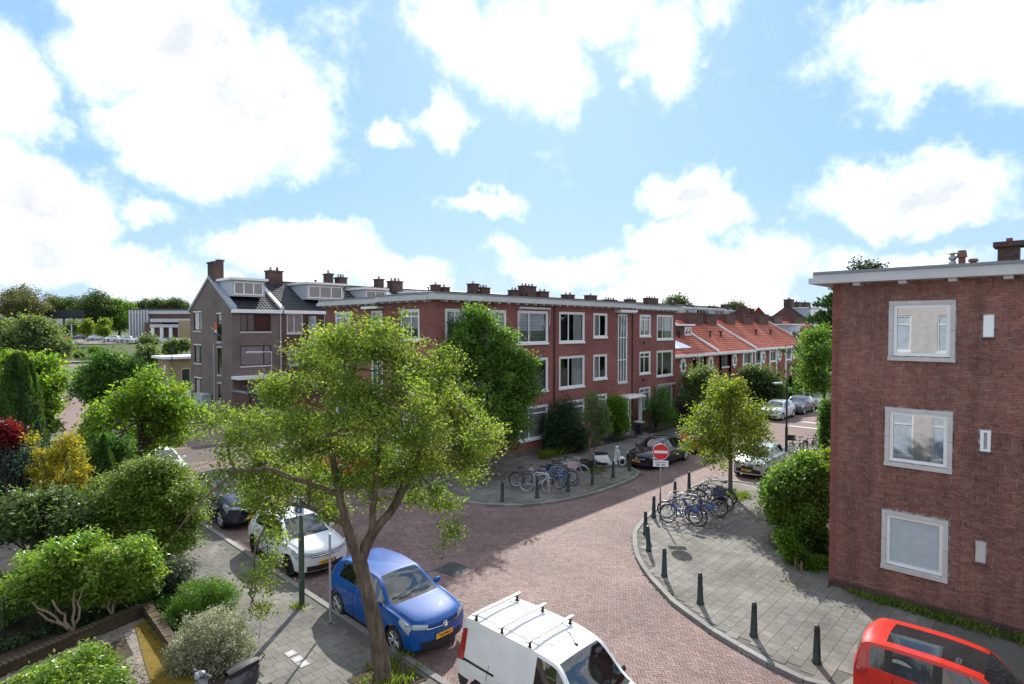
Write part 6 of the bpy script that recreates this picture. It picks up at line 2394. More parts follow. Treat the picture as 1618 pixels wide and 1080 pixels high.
def street_lamp(label, loc, h, head, arm=1.1, group=None, mat='fence_metal', curved=False, thick=1.0):
    r = empty('street_lamp', loc, head, label, 'street lamp', group)
    mb = MB()
    mb.tube([(0, 0, 0), (0, 0, h * .35)], .08 * thick, 8)
    mb.tube([(0, 0, h * .35), (0, 0, h)], [.055 * thick, .045 * thick], 8)
    mb.build('pole', M[mat], r, local=True, smooth=True)
    mb = MB()
    if curved:
        mb.tube([(0, 0, h), (.05, 0, h + .3), (.35, 0, h + .5), (arm, 0, h + .52)], .035, 6)
        z = h + .5
    else:
        mb.tube([(0, 0, h - .05), (.12, 0, h), (arm * .4, 0, h)], .035, 6)
        z = h
    mb.build('arm', M[mat], r, local=True)
    mb = MB()
    mb.hexa([(arm * .35, -.07, z - .05), (arm, -.11, z - .05), (arm, .11, z - .05), (arm * .35, .07, z - .05), (arm * .35, -.05, z + .05), (arm, -.08, z + .03), (arm, .08, z + .03), (arm * .35, .05, z + .05)])
    hd = mb.build('lamp_head', M['galvanised'], r, local=True)
    mb = MB()
    mb.box(arm * .45, arm * .96, -.075, .075, z - .075, z - .052)
    mb.build('lens', M['lamp_lens'], hd, local=True)
    return r


street_lamp('slim street lamp beside the small silver car, on the right street', (36.9, 12.3, .11), 4.15, R(150), 1.0)
street_lamp('street lamp with pale horizontal head in front of the dark gable house', (17.4, 39.6, .11), 5.8, R(134), 1.7, mat='galvanised')
street_lamp('street lamp among the garden shrubs of the red-roofed row', (58.0, 17.9, .11), 4.4, R(190), 1.1, mat='galvanised')
street_lamp('dark curved lamp in front of the low yellow brick building', (22.6, 79.5, .11), 5.6, R(150), 1.6, curved=True)
for k, (u, v, lab) in enumerate(((32.6, 204, 'double-armed lamp at the back left of the car park'), (35.7, 201, 'double-armed lamp in the middle of the car park'), (39.3, 198, 'double-armed lamp right of the others in the car park'), (16.6, 127, 'pale single lamp at the far end of the left street'))):
    l = street_lamp(lab, (u, v, float(hz(u, v))), 4.3 if k < 3 else 7.2, R(-46), 1.7, 'pale lamps round the far car park', 'cornice_grey', thick=3.0)
    if k < 3:
        mb = MB()
        mb.tube([(0, 0, 4.25), (-1.7, 0, 4.35)], .06, 5)
        mb.box(-1.9, -1.0, -.12, .12, 4.28, 4.4)
        mb.build('arm', M['cornice_grey'], l, local=True)
rl = empty('guard_rail', (30, 166, .4), 0, 'long white guard rail along the cross road at the far left', 'railing')
mb = MB()
mb.box(-5, 45, -.08, .08, .75, .95)
mb.build('rail', M['cornice_grey'], rl, local=True)
for k in range(13):
    mb = MB()
    mb.box(-5 + k * 4.1, -4.88 + k * 4.1, -.06, .06, 0, .748)
    mb.build('rail_post', M['cornice_grey'], rl, local=True)

# ------------------------------------------------------------------ bicycles and racks
def bike(label, loc, rz, frame, group, lean=0.1, crate=None, tyre='rubber', step=False, guard=None, seat='seat_black', tilt=0.0, steer=0.25, rack=True, rear_bag=None):
    r = empty('bicycle', loc, rz, label, 'bicycle', group)
    r.rotation_euler = (lean, tilt, rz)
    wr = .34
    fm = M[frame]
    F0, R0 = (1.08, 0, wr), (0, 0, wr)
    bb, st, hd, hs = (.46, 0, .29), (.30, 0, .82), (.90, 0, .84), (.93, 0, .62)

    def wheel(c, yaw):
        mb = MB()
        pts = [(c[0] + wr * math.cos(a) * math.cos(yaw), wr * math.cos(a) * math.sin(yaw), c[2] + wr * math.sin(a)) for a in np.linspace(0, 2 * math.pi, 25)]
        mb.tube(pts, .021, 6, cap=False)
        w = mb.build('wheel', M[tyre], r, smooth=True, local=True)
        mb = MB()
        k = wr - .03
        pts = [(c[0] + k * math.cos(a) * math.cos(yaw), k * math.cos(a) * math.sin(yaw), c[2] + k * math.sin(a)) for a in np.linspace(0, 2 * math.pi, 25)]
        mb.tube(pts, .013, 4, cap=False)
        mb.build('rim', M['steel'], w, local=True)
        mb = MB()
        for q in range(14):
            a = 2 * math.pi * q / 14
            mb.tube([(c[0], .02 * (-1) ** q, c[2]), (c[0] + k * math.cos(a) * math.cos(yaw), k * math.cos(a) * math.sin(yaw), c[2] + k * math.sin(a))], .0028, 3, cap=False)
        mb.tube([(c[0], -.045, c[2]), (c[0], .045, c[2])], .022, 6)
        mb.build('spokes', M['galvanised'], w, local=True)
    wheel(R0, 0)
    wheel(F0, steer)
    mb = MB()
    mb.tube([st, bb], .017, 6)
    mb.tube([bb, hs], .019, 6)
    if not step:
        mb.tube([(.32, 0, .76), (.905, 0, .80)], .016, 6)
    else:
        mb.tube([(.40, 0, .48), (.65, 0, .45), (.90, 0, .78)], .017, 6)
    for y in (-.05, .05):
        mb.tube([(0, y, wr), bb], .010, 5)
        mb.tube([(0, y, wr), (.315, y * .4, .77)], .009, 5)
    mb.tube([hs, hd], .021, 6)
    mb.build('frame', fm, r, smooth=True, local=True)
    mb = MB()
    for y in (-.045, .045):
        mb.tube([hs, (.955, y, .56), (1.06, y, .37), (1.08, y, wr)], .011, 5)
    mb.build('fork', fm, r, local=True)
    mb = MB()
    mb.tube([hd, (.875, 0, 1.02)], .013, 6)
    mb.tube([(.64, -.30, 1.02), (.76, -.29, 1.05), (.90, -.16, 1.06), (.90, 0, 1.03), (.90, .16, 1.06), (.76, .29, 1.05), (.64, .30, 1.02)], .012, 6)
    hb = mb.build('handlebar', M['steel'], r, smooth=True, local=True)
    for y in (-.30, .30):
        mb = MB()
        mb.tube([(.63, y, 1.018), (.75, y * .98, 1.045)], .018, 6)
        mb.build('grip', M['seat_black'], hb, local=True)
    mb = MB()
    mb.tube([st, (.275, 0, .93)], .013, 6)
    sp = mb.build('seat_post', M['steel'], r, local=True)
    mb = MB()
    mb.hexa([(.12, -.11, .95), (.38, -.03, .94), (.38, .03, .94), (.12, .11, .95), (.11, -.10, .99), (.39, -.02, .975), (.39, .02, .975), (.11, .10, .99)])
    mb.ball((.17, 0, .965), (.10, .11, .045), 10, 6)
    mb.build('saddle', M[seat], r, smooth=True, local=True)
    for c, a0, a1 in ((R0, .15, 3.0), (F0, .5, 2.5)):
        mb = MB()
        rows = []
        for a in np.linspace(a0, a1, 12):
            k = wr + .035
            rows.append([(c[0] + k * math.cos(a), y, c[2] + k * math.sin(a) - abs(y) * .2) for y in (-.03, 0, .03)])
        mb.grid(rows)
        mb.build('mudguard', M[guard] if guard else fm, r, smooth=True, local=True)
    mb = MB()
    mb.tube([(.46, -.06, .29), (.46, .06, .29)], .05, 10)
    mb.lathe([(.09, -.062), (.09, -.055)], bb, 'y', 14)
    mb.tube([(.46, .07, .29), (.42, .08, .13), (.42, .16, .13)], .010, 5)
    mb.tube([(.46, -.07, .29), (.50, -.08, .45), (.50, -.16, .45)], .010, 5)
    mb.build('crank', M['steel'], r, local=True)
    mb = MB()
    mb.tube([(.30, .03, .08 - .06), (.36, .05, .26)], .009, 5)
    mb.build('kickstand', M['black_plastic'], r, local=True)
    if rack:
        mb = MB()
        for y in (-.055, .055):
            mb.tube([(.28, y, .73), (-.30, y, .74)], .007, 4)
            mb.tube([(-.18, y, .74), (0, y, wr)], .007, 4)
        for x in (-.28, -.1, .08):
            mb.tube([(x, -.055, .735), (x, .055, .735)], .006, 4)
        mb.build('luggage_rack', M['black_plastic'], r, local=True)
    if crate:
        mb = MB()
        x0, x1, y0, y1, z0, z1 = .93, 1.28, -.22, .22, .86, 1.10
        for (a, b) in (((x0, y0), (x1, y0)), ((x1, y0), (x1, y1)), ((x1, y1), (x0, y1)), ((x0, y1), (x0, y0))):
            for z in (z0, z0 + .08, z0 + .16, z1 - .02):
                mb.box(min(a[0], b[0]) - .008, max(a[0], b[0]) + .008, min(a[1], b[1]) - .008, max(a[1], b[1]) + .008, z, z + .05)
        mb.box(x0, x1, y0, y1, z0 - .01, z0)
        mb.build('crate', M[crate], r, local=True)
    if rear_bag:
        for y in (-.13, .13):
            mb = MB()
            mb.ball((-.12, y, .60), (.15, .045, .13), 10, 8)
            mb.build('pannier', M[rear_bag], r, smooth=True, local=True)
    mb = MB()
    mb.ball((.985, 0, .74), (.04, .035, .035), 8, 6)
    mb.build('head_lamp', M['lamp_lens'], r, smooth=True, local=True)
    return r


def hoop(label, loc, rz, mat, group='bicycle racks on the two corners'):
    r = empty('bike_rack', loc, rz, label, 'bike rack', group)
    mb = MB()
    mb.tube([(-.36, 0, 0), (-.36, 0, .76), (-.30, 0, .84), (.30, 0, .84), (.36, 0, .76), (.36, 0, 0)], .028, 8)
    mb.build('hoop', M[mat], r, local=True, smooth=True)
    for x in (-.36, .36):
        mb = MB()
        mb.lathe([(.07, 0), (.07, .012), (.03, .02)], (x, 0, 0), 'z', 10)
        mb.build('foot', M['galvanised'], r, local=True)


GL, GR_ = 'bicycles at the far corner racks', 'bicycles at the near corner racks'
hoop('silver rack hoop the old grey bicycle leans on', (20.0, 17.3, .115), R(-75), 'rack_steel')
hoop('rack hoop with faded blue leg at the far corner', (20.9, 17.2, .115), R(-75), 'rack_blue')
hoop('silver rack hoop behind the pink crate', (22.2, 17.5, .115), R(-75), 'rack_steel')
bike('old grey bicycle with pale tyres, front one on the far corner', (19.55, 17.85, .12), R(-62), 'bike_silver', GL, -.12, tyre='grey_rubber', seat='grey_rubber', guard='bike_black')
bike('black bicycle leaning at the back left of the far corner racks', (19.75, 18.65, .12), R(-60), 'bike_black', GL, .14)
bike('dark blue bicycle with silver hoop at its side, far corner', (20.6, 18.0, .12), R(-72), 'bike_blue', GL, .10, step=True)
bike('bicycle with pale pink front crate at the far corner', (21.35, 17.9, .12), R(-75), 'bike_black', GL, -.10, crate='crate_pink')
bike('black bicycle with chrome handlebar beside the pink-crate one', (21.9, 18.3, .12), R(-80), 'bike_black', GL, .12, rear_bag='black_plastic')
bike('pale-tyred bicycle nearest the sapling on the far corner', (22.8, 18.35, .12), R(-78), 'bike_silver', GL, -.06, tyre='grey_rubber', step=True)
hoop('silver rack hoop between the blue bicycles', (21.5, 10.85, .115), R(-75), 'rack_steel')
hoop('rack hoop hidden among the black bicycles by the lime tree', (23.2, 10.6, .115), R(-75), 'rack_steel')
bike('blue ladies bicycle turned sideways nearest the no-entry sign', (20.55, 10.0, .12), R(112), 'bike_blue', GR_, .12, step=True, seat='brown_leather', steer=.5)
bike('purple bicycle leaning on the first hoop, near corner', (20.75, 10.25, .12), R(98), 'bike_purple', GR_, -.14, step=True, rear_bag='bag_blue')
bike('dark blue bicycle with pale tyres, third on the near corner', (21.2, 9.95, .12), R(96), 'bike_blue', GR_, .06, tyre='grey_rubber', rear_bag='bag_blue')
bike('bicycle with big navy front crate facing the pavement', (22.0, 10.95, .12), R(-88), 'bike_black', GR_, -.06, crate='crate_navy')
bike('black bicycle with brown saddle in the middle of the near corner', (22.3, 9.95, .12), R(94), 'bike_black', GR_, .10, seat='brown_leather', rear_bag='black_plastic')
bike('black bicycle right beside the lime tree trunk', (23.0, 10.0, .12), R(92), 'bike_black', GR_, -.08, seat='brown_leather')
bike('black bicycle with raised handlebar at the back of the near corner', (23.7, 10.2, .12), R(90), 'bike_black', GR_, .1)
GF = 'bicycles behind the big bush on the right street'
bike('black bicycle with dark crate behind the big bush', (37.0, 11.3, .12), R(160), 'bike_black', GF, .1, crate='bike_black')
bike('black bicycle in the middle of three behind the big bush', (38.3, 11.1, .12), R(165), 'bike_black', GF, -.1)
bike('black bicycle farthest along behind the big bush', (39.4, 10.9, .12), R(170), 'bike_black', GF, .1)
bike('bicycle with white handlebar at the bottom edge, beside the low laurel', (.25, 15.0, .1), R(250), 'bike_silver', 'front garden bicycle', .1)


# ------------------------------------------------------------------ scooters
def scooter(name, label, loc, rz, paint, seat, white_wall=True, rear=None):
    r = empty(name, loc, rz, label, 'scooter')
    wr = .235
    for x in (0.0, 1.27):
        mb = MB()
        mb.lathe([(.12, -.05), (.2, -.06), (.235, -.03), (.235, .03), (.2, .06), (.12, .05)], (x, 0, wr), 'y', 20)
        w = mb.build('wheel', M['rubber'], r, smooth=True, local=True)
        mb = MB()
        for s in (-1, 1):
            mb.lathe([(.19, .061 * s), (.145, .058 * s)], (x, 0, wr), 'y', 20, 1 if white_wall else 0)
            mb.lathe([(.14, .055 * s), (.06, .045 * s), (.001, .06 * s)], (x, 0, wr), 'y', 14, 0)
        mb.build('rim', [M['dark_alloy'], M['sign_white']], w, local=True)
    # rear body: lofted egg
    mb = MB()
    rows = []
    for x, w, z0, z1 in ((-.34, .03, .55, .62), (-.30, .10, .46, .70), (-.15, .19, .36, .76), (.08, .205, .30, .77), (.30, .17, .27, .74), (.46, .13, .24, .62), (.56, .12, .22, .40), (.60, .12, .21, .30)):
        row = []
        for k in range(13):
            a = math.pi * k / 12
            row.append((x, w * math.cos(a), z0 + (z1 - z0) * math.sin(a) ** .8))
        rows.append(row)
    mb.grid(rows)
    mb.build('rear_body', M[rear or paint], r, smooth=True, local=True)
    mb = MB()
    mb.grid([[(x, y, z) for y in (-.15, -.05, .05, .15)] for x, z in ((.45, .29), (.70, .275), (.95, .29))])
    mb.box(.45, .95, -.14, .14, .17, .27)
    mb.build('footboard', M[paint], r, local=True)
    mb = MB()
    rows = []
    for x, z, w in ((.88, .26, .15), (.97, .38, .20), (1.03, .58, .215), (1.02, .78, .19), (.98, .92, .12), (.96, .98, .06)):
        rows.append([(x + .07 - .07 * abs(t) ** 2 * 1.6, t * w, z) for t in np.linspace(-1, 1, 9)])
    mb.grid(rows)
    rows2 = [[(p[0] - .035, p[1], p[2]) for p in row] for row in rows]
    mb.grid(rows2)
    mb.tube([(1.06, 0, .92), (1.09, 0, .6), (1.12, 0, .42)], [.05, .06, .07], 8)
    mb.build('leg_shield', M[paint], r, smooth=True, local=True)
    mb = MB()
    rows = []
    for a in np.linspace(.1, 2.9, 12):
        k = .275
        w = .10 * math.sin(a) ** .4
        rows.append([(1.27 + k * math.cos(a) * (1 - .18 * t * t), t * w, wr + .02 + k * math.sin(a) * (1 - .3 * t * t)) for t in np.linspace(-1, 1, 7)])
    mb.grid(rows)
    mb.build('front_fender', M[paint], r, smooth=True, local=True)
    mb = MB()
    mb.tube([(1.12, .09, .40), (1.27, .09, wr)], .02, 6)
    mb.build('fork', M['dark_alloy'], r, local=True)
    mb = MB()
    rows = []
    for x, w, z in ((-.32, .08, .765), (-.2, .14, .80), (.05, .155, .815), (.25, .14, .795), (.42, .09, .77)):
        rows.append([(x, w * t, z + .045 * (1 - t * t) + .0 * x) for t in np.linspace(-1, 1, 9)])
    mb.grid(rows)
    rows = [[(p[0], p[1], .72) for p in row] for row in rows]
    mb.grid(rows)
    for s in (-1, 1):
        mb.grid([[(x, s * w, z) for z in (.70, zz)] for x, w, zz in ((-.32, .08, .765), (-.2, .14, .80), (.05, .155, .815), (.25, .14, .795), (.42, .09, .77))])
    mb.build('seat', M[seat], r, smooth=True, local=True)
    mb = MB()
    mb.ball((.97, 0, 1.05), (.10, .12, .075), 12, 8)
    mb.tube([(.93, -.33, 1.05), (.95, -.1, 1.07), (.95, .1, 1.07), (.93, .33, 1.05)], .026, 8)
    hb = mb.build('handlebar', M[paint], r, smooth=True, local=True)
    mb = MB()
    for s in (-1, 1):
        mb.tube([(.93, s * .2, 1.055), (.93, s * .36, 1.045)], .022, 6)
        mb.tube([(1.0, s * .16, 1.07), (1.02, s * .34, 1.07)], .008, 4)
    mb.build('grip', M['seat_black'], hb, local=True)
    mb = MB()
    mb.lathe([(.001, .02), (.06, .015), (.075, 0), (.08, -.03)], (1.07, 0, 1.05), 'x', 14)
    mb.build('headlight', M['lamp_lens'], r, smooth=True, local=True)
    for s in (-1, 1):
        mb = MB()
        mb.tube([(.96, s * .15, 1.08), (.90, s * .25, 1.30)], .007, 5)
        mb.ball((.90, s * .26, 1.33), (.015, .06, .045), 10, 6)
        mb.build('mirror', M['black_plastic'], r, local=True)
    mb = MB()
    mb.tube([(-.32, -.11, .74), (-.45, -.09, .80), (-.47, 0, .82), (-.45, .09, .80), (-.32, .11, .74)], .013, 6)
    mb.build('grab_rail', M['chrome'] if white_wall else M['black_plastic'], r, local=True)
    mb = MB()
    mb.tube([(.25, -.16, .24), (-.05, -.18, .22), (-.25, -.17, .28)], [.03, .045, .04], 8)
    mb.build('exhaust', M['dark_alloy'], r, local=True)
    mb = MB()
    mb.ball((-.345, 0, .60), (.02, .05, .035), 8, 6)
    mb.build('tail_light', M['lamp_red'], r, local=True)
    mb = MB()
    mb.box(.1, .4, -.1, .1, .12, .4)
    mb.tube([(.25, .12, .24), (.32, .17, .02)], .014, 5)
    mb.tube([(.25, -.12, .24), (.32, -.17, .02)], .014, 5)
    mb.build('engine', M['iron'], r, local=True)
    return r


s1 = scooter('motor_scooter', 'white retro scooter with black seat parked on the far pavement', (25.55, 18.0, .12), R(-33), 'scooter_white', 'seat_black')
s2 = scooter('motor_scooter', 'dark grey moped with black seat in front of the pale round bush', (4.60, 11.78, .12), R(192), 'moped_grey', 'seat_black', False, 'moped_dark')
s2.rotation_euler = (0.08, 0, R(192))
s2.scale = (.9, .9, .92)

# ------------------------------------------------------------------ small street things
mh = empty('manhole_cover', (11.75, 13.85, .02), R(8), 'square cast-iron manhole cover with round lid in the road', 'manhole cover')
mb = MB()
mb.box(-.42, .42, -.42, .42, .0, .014)
mb.build('frame', M['iron'], mh, local=True)
mb = MB()
mb.lathe([(.36, .014), (.36, .024), (.33, .024), (.33, .018), (.001, .018)], (0, 0, 0), 'z', 28)
for k in range(-3, 4):
    L = math.sqrt(max(.02, .31 ** 2 - (k * .09) ** 2))
    mb.box(k * .09 - .02, k * .09 + .02, -L, L, .016, .026)
mb.build('lid', M['iron'], mh, local=True)
for k, v in enumerate((12.78, 12.45, 12.18)):
    mb = MB()
    mb.box(5.88, 6.10, v - .12, v + .12, .119, .124)
    o = mb.build('marker_tile', M['marker_stone'], None, label=['white square marker tile in the pavement, farthest of three from the moped', 'middle one of three white marker tiles in the pavement', 'white square marker tile nearest the moped'][k], cat='tile', group='three white pavement tiles')
    mb = MB()
    mb.box(5.93, 6.05, v - .06, v + .06, .1242, .126)
    mb.build('stud', M['cornice_grey'], o, local=False)
bn = empty('wheelie_bin', (35.35, 21.6, .12), 0, 'navy wheelie bin beside the white porch door', 'bin')
bn.scale = (.8, .8, .85)
mb = MB()
mb.hexa([(-.22, -.25, .08), (.22, -.25, .08), (.22, .25, .08), (-.22, .25, .08), (-.28, -.33, 1.0), (.28, -.33, 1.0), (.28, .33, 1.0), (-.28, .33, 1.0)])
mb.build('tub', M['bin_navy'], bn, local=True)
mb = MB()
mb.box(-.31, .31, -.37, .37, 1.002, 1.08)
mb.build('lid', M['cornice_grey'], bn, local=True)
for s in (-1, 1):
    mb = MB()
    mb.lathe([(.1, -.03), (.1, .03)], (s * .22, .27, .1), 'x', 10)
    mb.build('wheel', M['rubber'], bn, local=True)
bn = empty('litter_bin', (14.5, 50.8, .12), 0, 'dark navy underground container lid on the far left pavement', 'bin')
mb = MB()
mb.box(-.5, .5, -.5, .5, 0, 1.15)
mb.build('housing', M['bin_navy'], bn, local=True)
mb = MB()
mb.box(-1.2, 1.2, -1.0, .9, -.005, .02)
mb.build('base_plate', M['cornice_grey'], bn, local=True)
mb = MB()
mb.box(-.3, .3, -.53, -.502, .7, .95)
mb.build('flap', M['galvanised'], bn, local=True)


def fence(name, label, a, b, h, n_posts, mat='fence_metal', rails=(.25, .75), bars=.11, z=.12):
    r = empty(name, (a[0], a[1], z), 0, label, 'fence')
    d = Vector((b[0] - a[0], b[1] - a[1], 0))
    L = d.length
    d.normalize()
    for k in range(n_posts):
        mb = MB()
        p = d * (L * k / (n_posts - 1))
        mb.tube([(p.x, p.y, 0), (p.x, p.y, h + .08)], .028, 6)
        mb.build('post', M[mat], r, local=True)
    for q in rails:
        mb = MB()
        mb.tube([(0, 0, h * q), (d.x * L, d.y * L, h * q)], .012, 5)
        mb.build('rail', M[mat], r, local=True)
    if bars:
        mb = MB()
        for k in range(int(L / bars)):
            p = d * (bars * (k + .5))
            mb.tube([(p.x, p.y, 0.03), (p.x, p.y, h)], .005, 3, cap=False)
        o = mb.build('bars', M[mat], r, local=True)
        o['kind'] = 'stuff'
    return r


fence('garden_fence', 'low dark metal fence before the clipped bushes of the red block', (28.2, 21.25), (34.3, 21.25), .85, 5)
fence('garden_fence', 'low wire garden fence in front of the wispy bush by the porch', (36.4, 21.2), (42.9, 21.2), .8, 4, rails=(.3, .95), bars=.16)
fence('garden_gate', 'small dark metal gate at the porch path', (34.4, 21.25), (35.6, 20.9), .95, 2, rails=(.1, .95))
fence('mesh_fence', 'dark green mesh fence below the laurel shrubs, bottom corner', (.6, 18.35), (4.3, 18.5), 1.0, 5, rails=(.05, .98), bars=.06, z=.06)
fence('picket_fence', 'low wooden stick fence behind the ivy at the brick end wall', (18.7, 5.75), (20.6, 7.4), .3, 7, 'wood_post', rails=(.6,), bars=.16)
# low garden walls, one brick-on-edge course visible
for nm, lab, a, b in (('garden_wall', 'low weathered brick wall along the back of the gravel bed', (.2, 16.25), (4.25, 17.55)), ('garden_wall', 'low mossy brick wall between gravel bed and pale bush', (4.28, 17.5), (4.16, 14.3))):
    d = Vector((b[0] - a[0], b[1] - a[1], 0))
    L = d.length
    d.normalize()
    nn = Vector((-d.y, d.x, 0))
    r = empty(nm, (a[0], a[1], .05), math.atan2(d.y, d.x), lab, 'wall')
    mb = MB()
    mb.box(0, L, -.10, .10, 0, .20)
    mb.build('core', M['brick_garden'], r, local=True)
    first = None
    n = int(L / .115)
    for k in range(n):
        if first is None:
            mb = MB()
            mb.hexa([(-.05, -.115, .0), (.05, -.115, .0), (.05, .115, .0), (-.05, .115, .0), (-.047, -.11, .07), (.047, -.11, .07), (.047, .11, .07), (-.047, .11, .07)])
            first = mb.build('brick', M['brick_single_garden'] if 'brick_single_garden' in M else M['brick_garden'], r, local=True)
            o = first
        else:
            o = first.copy()
            COL.objects.link(o)
        o.location = (.057 + k * .115, random.gauss(0, .004), .205 + random.gauss(0, .003))
        o.rotation_euler = (0, random.gauss(0, .02), random.gauss(0, .02))


